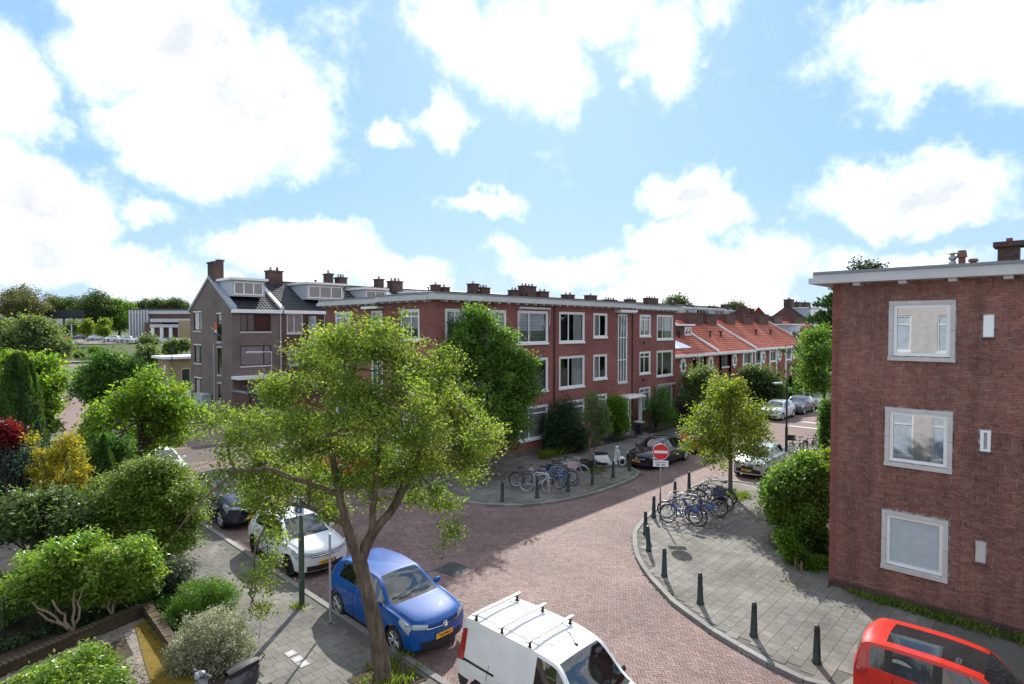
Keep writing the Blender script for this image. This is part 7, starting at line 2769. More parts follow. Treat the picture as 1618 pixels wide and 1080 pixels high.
# ------------------------------------------------------------------ trees, shrubs, hedges
# crowns as clumps: x, y, z, radius (, half height)
BLOBS = {
    'main': [(6.18, 10.27, 7.25, 0.76),(6.02, 11.51, 6.89, 0.74),(6.89, 9.99, 7.24, 0.71),(7.78, 9.88, 6.61, 0.81),(5.64, 12.19, 6.2, 0.75),(5.96, 9.91, 6.1, 0.97),(6.55, 9.1, 6.0, 0.96),(8.52, 9.92, 5.71, 0.78),(7.96, 8.49, 5.47, 0.48),(5.47, 11.0, 5.41, 0.82),(5.63, 13.48, 5.36, 0.66),(6.47, 10.78, 4.91, 0.92),(7.82, 10.63, 4.71, 0.99),(8.04, 9.16, 4.9, 0.55),(5.45, 12.43, 4.61, 0.68),(4.47, 11.75, 5.33, 0.4),(6.2, 11.63, 4.27, 0.57),(8.26, 10.29, 3.76, 0.43),(7.94, 9.42, 3.32, 0.29),(7.2, 10.96, 4.06, 0.47),(5.4, 12.59, 3.76, 0.36),(4.75, 11.16, 2.72, 0.34),(5.39, 12.91, 1.38, 0.28),(5.39, 12.33, 2.65, 0.24),(6.0, 10.68, 7.43, 0.45),(6.25, 9.48, 7.5, 0.42),(9.2, 9.3, 5.34, 0.28),(4.51, 12.84, 5.77, 0.34),(4.46, 13.74, 5.19, 0.19),(5.87, 12.82, 2.81, 0.19),(6.49, 11.61, 3.66, 0.3),(7.94, 10.8, 3.65, 0.29),(4.74, 12.32, 4.62, 0.31),(5.32, 13.12, 4.02, 0.42),(4.52, 12.73, 4.63, 0.24),(5.96, 12.92, 4.11, 0.49),(8.83, 9.74, 4.19, 0.31),(7.2, 8.73, 3.35, 0.16),(4.37, 11.8, 5.58, 0.25),(5.0, 11.43, 3.87, 0.33),(5.46, 13.55, 3.59, 0.32),(5.92, 11.23, 3.86, 0.26),(5.38, 12.46, 3.1, 0.27),(4.4, 12.35, 4.33, 0.18),(6.19, 11.2, 3.54, 0.24),(7.76, 9.14, 3.9, 0.26),(8.15, 8.61, 4.97, 0.26),(5.48, 12.2, 4.16, 0.35)],
    'hornbeam': [(19.82, 21.14, 7.66, 0.94),(19.73, 21.97, 6.86, 1.44),(20.58, 20.57, 6.56, 1.33),(20.42, 21.31, 4.93, 2.25),(21.45, 20.07, 4.94, 1.09),(19.59, 22.31, 4.28, 1.35),(20.79, 20.33, 3.22, 1.39),(19.35, 20.65, 3.03, 1.6),(19.23, 22.39, 5.58, 1.02),(21.97, 19.77, 4.35, 0.58),(21.68, 19.94, 5.9, 0.7),(19.48, 21.46, 8.29, 0.5),(20.84, 20.37, 2.09, 0.79)],
    'lime': [(25.03, 10.82, 4.45, 1.0),(25.16, 11.75, 3.49, 0.92),(26.05, 10.38, 3.54, 1.02),(25.12, 10.85, 2.75, 1.28),(24.0, 11.63, 2.8, 0.72),(26.79, 10.1, 2.62, 0.74),(25.74, 11.43, 4.97, 0.63),(25.17, 10.46, 4.97, 0.55),(25.24, 11.62, 1.91, 0.57),(26.06, 10.09, 2.1, 0.67),(26.15, 9.54, 3.9, 0.36),(23.87, 12.17, 3.26, 0.39),(25.5, 11.29, 1.35, 0.34),(24.58, 12.43, 2.19, 0.34)],
    'maple': [(7.14, 28.8, 4.73, 1.09),(8.26, 29.29, 4.37, 1.08),(6.57, 29.4, 4.23, 0.98),(7.91, 29.95, 3.24, 1.32),(8.42, 28.3, 3.87, 0.73),(6.59, 31.79, 3.19, 0.76),(7.55, 31.08, 2.27, 1.06),(8.37, 28.85, 2.8, 0.62),(6.25, 32.49, 3.62, 0.65),(7.5, 29.2, 5.34, 0.61),(8.77, 27.2, 3.89, 0.49),(5.66, 31.96, 2.65, 0.63),(5.59, 30.39, 2.04, 0.44)],
    'maple2': [(9.78, 49.62, 4.76, 1.17),(10.82, 49.14, 4.37, 1.09),(9.17, 51.45, 3.87, 0.83),(10.06, 49.21, 3.41, 1.17),(9.22, 49.75, 2.9, 0.89),(11.47, 49.79, 3.5, 0.93),(8.72, 51.06, 3.29, 0.63)],
    'left_yellow': [(4.82, 45.43, 4.75, 1.14),(5.67, 44.36, 5.14, 0.83),(5.67, 42.87, 4.1, 0.73),(5.55, 43.23, 2.97, 0.74),(4.32, 44.68, 5.34, 0.89),(6.02, 43.27, 4.5, 0.52),(5.63, 43.53, 1.81, 0.52)],
    'left_high': [(7.85, 75.88, 5.83, 2.15),(9.64, 74.28, 5.63, 1.91),(7.55, 77.85, 4.69, 1.81),(9.08, 74.38, 7.1, 1.52),(10.5, 72.56, 5.4, 1.13),(6.96, 77.5, 6.77, 1.53),(8.39, 73.92, 7.41, 1.12)],
    'red_shrub': [(2.36, 26.2, 3.98, 0.39),(2.67, 26.67, 3.48, 0.27),(2.25, 26.57, 4.21, 0.22)],
    'gold': [(3.59, 24.49, 3.26, 0.47),(2.99, 24.49, 3.53, 0.21),(3.75, 24.17, 3.67, 0.38),(3.35, 24.78, 2.44, 0.64),(3.82, 23.64, 2.56, 0.37),(3.0, 25.18, 2.78, 0.3),(3.64, 24.53, 1.74, 0.51),(3.84, 23.67, 3.31, 0.29),(2.9, 25.3, 3.89, 0.17),(4.04, 23.92, 2.85, 0.25)],
    'conifer_left': [(2.55, 27.28, 2.66, 1.01),(2.26, 27.01, 3.54, 0.66),(3.01, 26.84, 1.85, 0.86),(2.57, 27.36, 1.61, 0.9),(2.94, 25.73, 3.18, 0.48)],
    'viburnum': [(2.15, 21.56, 2.27, 0.68),(2.9, 21.84, 2.17, 0.71),(2.71, 22.54, 1.42, 0.61),(3.19, 20.8, 1.96, 0.51),(1.89, 22.52, 1.78, 0.55),(3.41, 21.17, 2.29, 0.37)],
    'hinoki': [(4.95, 20.81, 2.66, 0.94),(5.69, 20.16, 2.76, 0.75),(4.4, 21.37, 2.07, 0.7),(5.27, 20.61, 1.64, 1.02),(6.09, 20.34, 1.71, 0.72),(4.65, 21.07, 1.24, 0.74),(3.88, 22.08, 1.99, 0.51),(5.75, 21.15, 0.57, 0.65),(5.89, 19.07, 2.61, 0.49),(5.12, 21.28, 0.25, 0.52),(4.45, 22.42, 2.41, 0.57),(5.88, 19.81, 1.04, 0.43),(5.31, 20.18, 3.35, 0.43)],
    'midgreen': [(5.36, 26.98, 2.22, 0.59),(4.95, 26.76, 1.48, 0.53),(5.54, 26.08, 1.73, 0.43),(5.64, 26.27, 3.03, 0.39),(5.01, 27.23, 2.49, 0.34),(5.16, 26.38, 3.2, 0.33)],
    'thuja': [(4.9, 25.18, 1.79, 0.36)],
    'laurel1': [(2.18, 18.44, 1.33, 0.72),(2.84, 18.47, 1.19, 0.71),(1.95, 18.84, 0.88, 0.5),(3.27, 18.05, 0.98, 0.55),(2.5, 17.86, 1.95, 0.46),(1.68, 18.97, 0.85, 0.5),(1.6, 19.5, 0.29, 0.38)],
    'laurel2': [(3.84, 18.09, 1.08, 0.7),(4.09, 17.19, 1.43, 0.58),(3.45, 17.53, 1.64, 0.51),(3.89, 16.92, 1.94, 0.51),(3.13, 18.31, 1.95, 0.45),(3.33, 17.61, 1.22, 0.41),(3.98, 17.82, 0.69, 0.36),(4.34, 17.49, 0.88, 0.33)],
    'dark_var': [(4.99, 18.22, 0.51, 0.6),(5.3, 17.98, 0.72, 0.42),(4.91, 18.84, -0.03, 0.54),(5.13, 18.47, -0.16, 0.47),(4.72, 19.04, -0.3, 0.4)],
    'ball': [(5.29, 16.36, 0.42, 0.76, 0.63),(5.58, 15.93, 0.5, 0.52, 0.5),(4.89, 16.75, 0.03, 0.46, 0.43)],
    'pale': [(4.7, 13.95, 0.51, 0.88, 0.7),(4.36, 13.93, 0.22, 0.7, 0.62),(4.91, 13.41, 0.27, 0.59, 0.56),(4.72, 13.65, -0.11, 0.7, 0.56)],
    'bottom': [(2.13, 14.18, 0.61, 0.82, 0.57),(1.69, 14.63, 0.48, 0.59, 0.42),(2.63, 14.1, 0.29, 0.61, 0.45),(2.1, 13.99, 0.39, 0.85, 0.5)],
    'ivy_low': [(4.39, 16.23, 0.02, 0.25),(4.42, 16.74, -0.51, 0.23),(4.7, 16.42, -0.0, 0.22)],
    'yew': [(27.61, 21.9, 1.81, 1.15),(26.78, 21.96, 1.07, 0.98),(28.03, 21.41, 0.97, 0.99),(27.56, 21.87, 2.52, 0.84),(26.49, 21.97, 2.05, 0.6)],
    'sapling': [(25.44, 18.25, 3.1, 0.74),(25.36, 18.44, 3.77, 0.47),(25.58, 18.01, 2.26, 0.54),(25.41, 18.02, 1.71, 0.34),(25.49, 17.67, 2.99, 0.33),(24.9, 18.35, 2.81, 0.33)],
    'clipped': [(32.61, 21.6, 2.01, 0.84, 1.09),(32.56, 21.56, 1.26, 0.84, 0.76),(32.65, 21.78, 2.5, 0.63, 0.59)],
    'wispy': [(37.52, 21.25, 1.99, 1.0),(37.61, 21.91, 1.23, 0.83),(37.71, 20.69, 1.34, 0.72),(38.16, 21.46, 2.84, 0.55)],
    'purple': [(41.98, 21.52, 1.14, 0.89),(42.03, 21.8, 0.41, 0.89),(42.58, 21.18, 0.76, 0.79),(41.73, 22.07, 0.11, 0.59)],
    'greygreen': [(43.42, 21.35, 2.92, 1.41),(42.91, 20.58, 4.0, 0.79),(44.38, 20.74, 1.88, 1.11),(42.48, 21.4, 1.99, 0.99),(44.4, 19.7, 1.47, 0.89)],
    'roundtree': [(54.28, 20.34, 2.67, 1.62),(53.45, 20.89, 3.27, 1.04),(54.56, 19.48, 2.12, 1.04),(54.62, 20.63, 1.27, 1.29),(53.48, 21.06, 1.92, 1.04),(54.65, 19.22, 0.98, 0.8)],
    'gold_ball': [(61.47, 19.62, 1.53, 0.88, 0.63)],
    'hedge1': [(60.74, 18.4, 1.99, 0.86),(60.72, 17.53, 1.62, 0.85),(60.4, 18.57, 0.95, 0.74),(58.82, 19.22, 0.85, 0.73),(57.52, 20.22, 0.15, 0.72)],
    'right_tree': [(40.05, 11.78, 5.86, 0.81),(40.75, 11.78, 4.28, 0.98),(39.76, 11.14, 5.9, 0.71),(40.85, 11.61, 7.07, 0.65),(41.33, 11.45, 3.77, 0.49),(40.22, 12.31, 4.82, 0.49),(40.52, 12.04, 6.86, 0.57)],
    'roof_tree': [(44.7, 10.32, 11.4, 0.47),(46.15, 9.89, 11.39, 0.61),(45.47, 11.0, 11.15, 0.35),(45.64, 9.41, 11.75, 0.26),(44.87, 10.6, 11.87, 0.22),(45.46, 9.97, 11.86, 0.26),(45.77, 10.1, 10.68, 0.87)],
    'bigbush': [(20.88, 6.75, 2.31, 0.73),(21.34, 6.32, 2.45, 0.65),(20.97, 7.06, 1.39, 0.74),(20.79, 6.34, 1.15, 0.8),(20.58, 6.63, 0.49, 0.59),(21.17, 6.09, 0.47, 0.42),(21.16, 6.11, 1.88, 0.47),(20.19, 7.05, 2.1, 0.38),(21.64, 6.58, 2.85, 0.4)],
    'ivy': [(19.6, 6.11, 0.17, 0.36),(19.44, 5.73, 0.03, 0.39),(19.94, 5.5, -0.36, 0.36),(19.14, 6.2, 0.62, 0.28),(19.86, 5.45, 0.08, 0.35),(19.02, 6.35, 0.98, 0.24),(20.19, 5.35, -0.6, 0.2)],
    'thin_hedge': [(36.29, 9.88, 1.36, 0.14, 1.01),(36.2, 9.84, 2.64, 0.14, 0.72)],
    'ch1': [(26.67, 255.83, 13.36, 7.26),(24.7, 260.28, 15.56, 5.17),(29.53, 251.68, 15.03, 5.96),(27.34, 261.45, 18.28, 4.37),(31.31, 260.09, 11.34, 5.29),(23.95, 261.95, 10.19, 5.19)],
    'ch2': [(39.43, 263.48, 13.78, 5.05),(37.57, 266.84, 16.11, 3.23),(42.25, 264.78, 15.26, 4.19),(40.69, 269.75, 10.42, 4.23),(39.41, 273.66, 12.33, 3.32)],
    'ch3': [(46.1, 246.41, 14.46, 5.32),(44.72, 253.93, 15.96, 3.62),(48.99, 246.9, 15.89, 4.04),(46.26, 246.99, 18.03, 3.11),(44.51, 247.96, 11.36, 4.43),(48.64, 245.44, 11.39, 4.46),(42.13, 255.21, 12.55, 3.15)],
    'ch4': [(53.28, 246.73, 12.37, 4.55),(55.91, 247.94, 14.28, 3.23),(52.15, 248.49, 14.89, 3.65),(53.89, 243.56, 9.63, 4.06),(51.95, 249.78, 9.2, 3.66)],
    'ch5': [(69.54, 276.52, 15.74, 3.15),(70.96, 267.84, 16.08, 3.09),(66.75, 276.31, 15.14, 2.6)],
    'ch6': [(77.21, 265.41, 16.18, 3.13),(75.46, 272.49, 16.31, 2.64),(80.71, 267.66, 15.27, 2.65)],
    'ch7': [(41.25, 316.41, 12.2, 4.33),(51.64, 313.15, 9.53, 3.32),(69.53, 292.93, 12.27, 3.3)],
    'sky_tree': [(136.19, 72.63, 13.57, 1.94),(136.18, 74.39, 12.97, 1.3),(136.76, 70.83, 12.9, 1.29)],
    'sky_tree2': [(159.59, 67.44, 12.88, 1.06),(159.67, 66.05, 12.32, 0.88)],
    'far_shrub': [(34.0, 206.32, 7.6, 2.55),(31.99, 207.6, 6.69, 1.81)],
    'street1': [(32.54, 183.78, 7.11, 1.64),(32.95, 183.73, 8.42, 1.15)],
    'street2': [(35.64, 179.95, 8.74, 1.31),(34.95, 178.0, 6.79, 1.45)],
    'mid1': [(24.71, 97.56, 5.46, 0.93),(23.83, 95.11, 4.17, 1.08),(24.49, 95.23, 3.23, 0.91),(24.45, 98.91, 3.1, 0.94)],
    'mid2': [(29.57, 103.8, 4.76, 0.91),(29.33, 104.32, 3.43, 0.91),(31.04, 102.58, 4.75, 0.81)],
    'mid3': [(25.63, 108.41, 1.69, 1.42),(26.22, 103.74, 1.18, 1.38),(23.67, 105.49, 2.4, 1.18),(23.48, 110.43, 2.01, 1.22),(25.46, 104.2, 0.4, 1.38)],
    'mid4': [(24.63, 164.15, 1.16, 1.43),(26.97, 160.73, 1.2, 1.14),(29.59, 158.93, 2.17, 1.14)],
    'hedge_cp': [(32.98, 209.67, 2.27, 1.1),(35.37, 206.1, 2.11, 1.1),(38.0, 203.99, 2.1, 1.1),(40.18, 199.52, 2.33, 1.09),(43.07, 198.61, 2.46, 1.1),(45.48, 195.36, 3.39, 0.91)],
}


B = BLOBS
# the leaning street tree in front
root = empty('street_tree', (6.92, 10.41, .05), 0, 'leaning street tree with furrowed trunk and pale green crown, in front of the blue car', 'tree')
mb = MB()
tr = [(6.92, 10.41, -.05), (6.90, 10.44, .25), (6.82, 10.52, 1.11), (6.71, 10.71, 2.04), (6.62, 10.86, 2.63)]
tr_f, tr_r = [], []
for i in range(4):
    for k in range(8):
        t = k / 8
        tr_f.append(Vector(tr[i]).lerp(Vector(tr[i + 1]), t))
        q = (.28, .175, .148, .140, .155)
        tr_r.append(q[i] + (q[i + 1] - q[i]) * t)
tr_f.append(Vector(tr[4]))
tr_r.append(.165)
mb.tube(tr_f, tr_r, 30, cap=False)
for i, v in enumerate(mb.v):                 # ridged, twisting bark
    c = tr_f[i // 30]
    a = 2 * math.pi * (i % 30) / 30
    z = v[2]
    k = 1 + .075 * math.sin(6 * a + z * 1.6) + .05 * math.sin(11 * a - z * 2.3) + .03 * math.sin(3 * a + z * 5) + random.gauss(0, .012)
    mb.v[i] = tuple(c + (Vector(v) - c) * k)
forks = [[(6.62, 10.86, 2.55), (6.34, 10.87, 3.45), (6.17, 10.9, 4.14), (5.98, 10.81, 4.98), (5.84, 10.67, 5.92)],
         [(6.62, 10.86, 2.6), (6.94, 10.82, 3.17), (7.37, 10.67, 3.66), (7.81, 10.5, 4.45), (8.12, 10.32, 5.57)],
         [(6.90, 10.82, 3.1), (6.91, 10.71, 4.03), (6.93, 10.54, 5.14), (6.89, 10.58, 6.22)],
         [(7.37, 10.67, 3.66), (7.95, 10.95, 4.3), (8.6, 11.0, 4.9), (9.1, 10.8, 5.2)],
         [(6.17, 10.9, 4.14), (5.58, 11.23, 4.46), (5.0, 11.69, 4.75), (4.52, 12.05, 4.71), (4.04, 12.41, 4.16), (3.56, 12.76, 3.43)],
         [(6.34, 10.87, 3.45), (5.7, 11.3, 3.9), (5.2, 11.6, 4.0), (4.75, 11.6, 3.3), (4.6, 11.5, 2.4)]]
radii = [[.12, .098, .08, .06, .03], [.135, .115, .09, .07, .035], [.08, .065, .05, .028], [.07, .055, .04, .025], [.07, .05, .04, .03, .022, .012], [.06, .045, .035, .02, .012]]
for f, r_ in zip(forks, radii):
    pts = [Vector(p) for p in f]
    fine, rr = [], []
    for i in range(len(pts) - 1):
        for k in range(4):
            t = k / 4
            fine.append(pts[i].lerp(pts[i + 1], t) + Vector((random.uniform(-1, 1), random.uniform(-1, 1), random.uniform(-1, 1))) * .018)
            rr.append(r_[i] + (r_[i + 1] - r_[i]) * t)
    fine.append(pts[-1])
    rr.append(r_[-1])
    mb.tube(fine, rr, 9, cap=False)
C = blob_points(B['main'], 960, .45)
nodes = [Vector(p) for f in forks for p in f[1:]]
for i in range(150):
    c = Vector(C[random.randrange(len(C))])
    q = min(nodes, key=lambda p: (p - c).length + random.uniform(0, .5))
    pts = limb(mb, q, c, .028, .007, sag=.10, wig=.10, n=6, seg=5)
    if i % 3 == 0:
        nodes.append(pts[3])
for i in range(420):                         # fine twigs inside the clumps
    c = Vector(C[i * 2 % len(C)])
    q = c + Vector((random.gauss(0, .16), random.gauss(0, .16), random.gauss(-.12, .12)))
    mb.tube([q, (q + c) / 2 + Vector((0, 0, .02)), c + (c - q) * .4], [.006, .005, .003], 4, cap=False)
mb.build('trunk', M['bark_main'], root, smooth=True)
leaves('crown', C, (.14, .14, .08), 80, .062, 'leaf_hawthorn', root, .5, 1.5, droop=.25, rmix=.55)
mb = MB()
mb.box(6.35, 7.55, 9.75, 10.95, .1, .124)
o = mb.build('tree_pit', M['soil'], None, kind='structure')

plant('street_tree', 'dense dark green tree against the red block, left of its big windows', 'tree', (20.0, 20.7, .1), B['hornbeam'], 'leaf_hornbeam', 900, 60, (.22, .22, .2), .15,
      'bark_grey', ([(20.0, 20.7, .1), (20.05, 20.7, 1.6), (20.1, 20.6, 3.0), (20.0, 20.7, 5.0)], [.17, .14, .12, .07]), 26, .04)
plant('street_tree', 'young lime-green street tree beside the near corner bicycles', 'tree', (25.45, 10.85, .1), B['lime'], 'leaf_lime', 420, 34, (.2, .2, .15), .125,
      'bark_grey', ([(25.45, 10.85, .1), (25.45, 10.85, 1.6), (25.4, 10.9, 2.8), (25.4, 10.9, 4.2)], [.10, .085, .07, .035]), 26, .022, up=.6, droop=.2)
plant('garden_tree', 'multi-stemmed maple with bright yellow-green crown over the left pavement', 'tree', (7.0, 29.4, .1), B['maple'], 'leaf_maple', 430, 40, (.24, .24, .18), .16,
      'bark_dark', ([(7.0, 29.4, .1), (7.05, 29.4, 1.0), (7.1, 29.5, 2.2), (7.2, 29.6, 3.5)], [.16, .12, .10, .06]), 30, .04, up=.7)
plant('street_tree', 'darker green tree behind the maple, beside the left street', 'tree', (9.9, 50.2, .1), B['maple2'], 'leaf_green', 300, 46, (.35, .35, .28), .24, 'bark_dark',
      ([(9.9, 50.2, .1), (9.9, 50.3, 2.0), (9.9, 50.4, 3.5)], [.18, .14, .08]), 14, .05)
plant('garden_tree', 'yellow-green garden tree behind the tall cypress', 'tree', (5.6, 43, .1), B['left_yellow'], 'leaf_maple', 420, 46, (.3, .3, .22), .2, 'bark_dark',
      ([(5.6, 43, .1), (5.6, 43, 1.5), (5.6, 43.1, 3.5)], [.16, .13, .07]), 16, .05, up=.6)
plant('garden_tree', 'pale green flowering tree at the left edge above the cypress', 'tree', (8.0, 75, .1), B['left_high'], 'leaf_greygreen', 520, 46, (.5, .5, .4), .34, 'bark_dark',
      ([(8, 75, .1), (8, 75, 2), (8, 75, 4.5)], [.25, .2, .1]), 16, .07)
cone_plant('cypress', 'tall dark clipped cypress at the left edge', 'tree', (2.95, 28.7, .1), 6.5, 1.12, 'leaf_cypress', 18000, .14, top=.25, power=.36)
plant('shrub', 'red-leaved shrub at the left edge below the cypress', 'shrub', (2.5, 26.3, .1), B['red_shrub'], 'leaf_red', 90, 46, (.13, .13, .1), .10, limbs=10)
plant('shrub', 'golden yellow shrub in the middle of the left garden', 'shrub', (3.6, 24.4, .1), B['gold'], 'leaf_gold', 220, 40, (.10, .10, .09), .095, limbs=16)
plant('conifer', 'dark blue-green conifer bush left of the golden shrub', 'shrub', (2.6, 26.6, .1), B['conifer_left'], 'leaf_blue', 420, 56, (.2, .2, .2), .11, limbs=10, asp=2.6)
cone_plant('conifer', 'narrow dark cone conifer rising behind the golden shrub', 'shrub', (3.25, 26.9, .1), 4.1, .75, 'leaf_blue', 6000, .11)
cone_plant('conifer', 'green pointed thuja between the golden shrub and the dark wide conifer', 'shrub', (4.9, 25.2, .1), 3.6, .8, 'leaf_cypress', 7000, .11)
cone_plant('conifer', 'soft mid-green conifer beside the left pavement, behind the thuja', 'shrub', (6.2, 33.5, .1), 3.9, 1.1, 'leaf_greygreen', 7000, .14, power=.6)
plant('shrub', 'mid-green leafy shrub between the golden shrub and the maple', 'shrub', (5.3, 26.2, .1), B['midgreen'], 'leaf_green', 300, 46, (.14, .14, .12), .11, limbs=10)
cone_plant('conifer', 'small bright green thuja in front of the wide dark conifer', 'shrub', (5.0, 22.6, .1), 2.6, .7, 'leaf_bright', 5000, .10)
plant('shrub', 'viburnum with grey-green leaves at the left edge', 'shrub', (2.7, 21.7, .1), B['viburnum'], 'leaf_viburnum', 330, 36, (.17, .17, .12), .13, limbs=16, up=.6)
plant('conifer', 'wide dark conifer with layered olive branches beside the black estate', 'tree', (5.2, 20.6, .1), B['hinoki'], 'leaf_hinoki', 900, 58, (.17, .17, .08), .10, 'bark_dark',
      ([(5.2, 20.6, .1), (5.2, 20.6, 1.2), (5.15, 20.7, 2.2), (5.1, 20.9, 3.4)], [.16, .13, .1, .05]), 34, .03, up=.9, asp=2.0)
for key, lab, bs, stems in (('laurel1', 'glossy green laurel with pale bent stems, left of the pair', (2.75, 17.66, .06), ((2.0, 17.9, 1.0), (2.35, 17.7, 1.0), (2.8, 17.7, 1.1), (2.95, 17.75, 1.1), (2.1, 18.0, .7))),
                            ('laurel2', 'glossy green laurel with forked pale stem, right of the pair', (3.55, 17.75, .06), ((3.45, 17.8, 1.0), (3.75, 17.85, 1.0)))):
    r = empty('shrub', bs, 0, lab, 'shrub')
    mb = MB()
    for s in stems:
        limb(mb, bs, s, .035, .022, wig=.05, seg=7)
    mb.build('stem', M['bark_pale'], r, smooth=True)
    leaves('foliage', blob_points(B[key], 520 if key == 'laurel1' else 430, .5), (.12, .12, .10), 34, .115, 'leaf_laurel', r, .6, 2.2)
plant('shrub', 'dark shrub with white-edged leaves between laurel and pavement', 'shrub', (5.1, 18.0, .06), B['dark_var'], 'leaf_variegated', 330, 46, (.10, .10, .09), .06, limbs=8)
plant('shrub', 'bright green rounded conifer ball behind the pale bush', 'shrub', (5.4, 16.4, .06), B['ball'], 'leaf_bright', 620, 44, (.06, .06, .05), .055, limbs=6, asp=3.0, shell=.75, up=.9)
plant('shrub', 'large round pale cream-leaved bush beside the pavement', 'shrub', (4.75, 13.8, .06), B['pale'], 'leaf_pale', 900, 56, (.07, .07, .06), .045, limbs=8, shell=.7)
plant('shrub', 'low glossy laurel with pale young leaves at the bottom left corner', 'shrub', (2.2, 14.1, .06), B['bottom'], 'leaf_laurel', 560, 44, (.09, .09, .07), .085, limbs=8, shell=.65, up=.9, asp=2.0)
plant('shrub', 'low dark ivy at the foot of the mossy garden wall', 'shrub', (4.5, 16.2, .06), B['ivy_low'], 'leaf_green', 110, 40, (.09, .09, .07), .08, limbs=4)
plant('shrub', 'big dark yew bush in front of the red block', 'shrub', (27.3, 21.6, .1), B['yew'], 'leaf_yew', 420, 60, (.2, .2, .2), .12, limbs=8, asp=2.5)
plant('street_tree', 'thin staked sapling beside the white scooter', 'tree', (25.3, 18.2, .1), B['sapling'], 'leaf_greygreen', 120, 30, (.15, .15, .13), .12, 'bark_grey',
      ([(25.3, 18.2, .1), (25.3, 18.2, 1.5), (25.28, 18.2, 2.6), (25.25, 18.25, 3.6)], [.05, .045, .035, .02]), 12, .014)
plant('shrub', 'tall clipped bright green bush left of the porch', 'shrub', (32.9, 21.85, .1), B['clipped'], 'leaf_bright', 300, 50, (.16, .16, .14), .12, limbs=6, shell=.7)
plant('shrub', 'wispy grey-green bush under the awning, right of the porch', 'shrub', (37.6, 21.6, .1), B['wispy'], 'leaf_green', 240, 40, (.25, .25, .22), .13, limbs=14, asp=3.0)
plant('shrub', 'dark purple-leaved shrub at the corner of the red block', 'shrub', (41.7, 21.6, .1), B['purple'], 'leaf_purple', 200, 50, (.25, .25, .2), .16, limbs=8)
plant('shrub', 'grey-green bush in front of the first red-roofed house', 'shrub', (43.6, 21.2, .1), B['greygreen'], 'leaf_greygreen', 360, 46, (.3, .3, .25), .18, limbs=12)
plant('garden_tree', 'round-headed grey-green tree in the red-roofed row gardens', 'tree', (54, 20.3, .1), B['roundtree'], 'leaf_viburnum', 360, 50, (.3, .3, .25), .2, 'bark_dark',
      ([(54, 20.3, .1), (54, 20.3, 1.2), (54, 20.3, 2.2)], [.15, .12, .08]), 12, .05)
cone_plant('cypress', 'left of two small clipped cypresses by the golden ball', 'tree', (59.2, 20.5, .1), 2.9, .85, 'leaf_cypress', 3500, .18, power=.45, top=.4)
cone_plant('cypress', 'right of two small clipped cypresses by the golden ball', 'tree', (60.2, 19.7, .1), 2.7, .85, 'leaf_cypress', 3500, .18, power=.45, top=.4)
plant('shrub', 'clipped golden-topped ball shrub in the row gardens', 'shrub', (61.4, 19.7, .1), B['gold_ball'], 'leaf_gold', 90, 60, (.12, .12, .1), .13, limbs=4, shell=.8)
plant('hedge', 'mixed green garden hedge beside the far row of cars', 'hedge', (60, 18.6, .1), B['hedge1'], 'leaf_green', 330, 46, (.3, .3, .25), .2, limbs=8)
plant('street_tree', 'slender street tree against the left edge of the brick end wall', 'tree', (40.6, 11.2, .1), B['right_tree'], 'leaf_hornbeam', 270, 32, (.3, .3, .26), .17, 'bark_dark',
      ([(40.6, 11.2, .1), (40.6, 11.2, 2.2), (40.55, 11.3, 4.0), (40.5, 11.4, 6.0)], [.13, .11, .09, .05]), 22, .035)
cone_plant('conifer', 'tall dark conifer whose branches reach past the corner of the brick end wall', 'tree', (47.8, 10.8, .1), 11.5, 5.3, 'leaf_dark', 17000, .36, power=.42, top=.03, tiers=9, t0=.30)
plant('garden_tree', 'dark tree whose ragged top shows over the roof edge of the brick end wall', 'tree', (45.6, 10.2, .1), B['roof_tree'], 'leaf_dark', 170, 26, (.28, .28, .2), .17, 'bark_dark',
      ([(45.6, 10.2, .1), (45.6, 10.2, 5), (45.6, 10.2, 10)], [.3, .22, .1]), 22, .035, droop=.4)
plant('shrub', 'big mixed hedge bush against the brick end wall', 'shrub', (21.0, 6.7, .1), B['bigbush'], 'leaf_hornbeam', 760, 50, (.16, .16, .14), .12, limbs=14)
P_ = blob_points([(22.2, 6.6, 2.55, .6), (21.6, 7.1, 2.4, .5), (22.8, 6.0, 2.75, .55), (20.5, 6.9, 1.5, .45)], 300, .5)
r = empty('shrub', (23.4, 6.6, .1), 0, 'yellow-green shrub at the top of the big hedge bush', 'shrub')
leaves('foliage', P_, (.16, .16, .14), 44, .11, 'leaf_lime', r, .5)
mb = MB()
for k in range(6):
    limb(mb, (23.4, 6.6, .1), tuple(P_[k * 9]), .03, .01)
mb.build('stem', M['bark_dark'], r)
plant('ground_cover', 'low bright ivy along the stick fence at the brick end wall', 'ivy', (19.6, 5.9, .1), B['ivy'], 'leaf_bright', 300, 44, (.10, .10, .08), .085, limbs=4, up=.8)
plant('hedge', 'narrow tall hedge strip at the edge of the brick end wall', 'hedge', (36.0, 10.0, .1), B['thin_hedge'], 'leaf_green', 160, 44, (.2, .2, .3), .15, limbs=4)

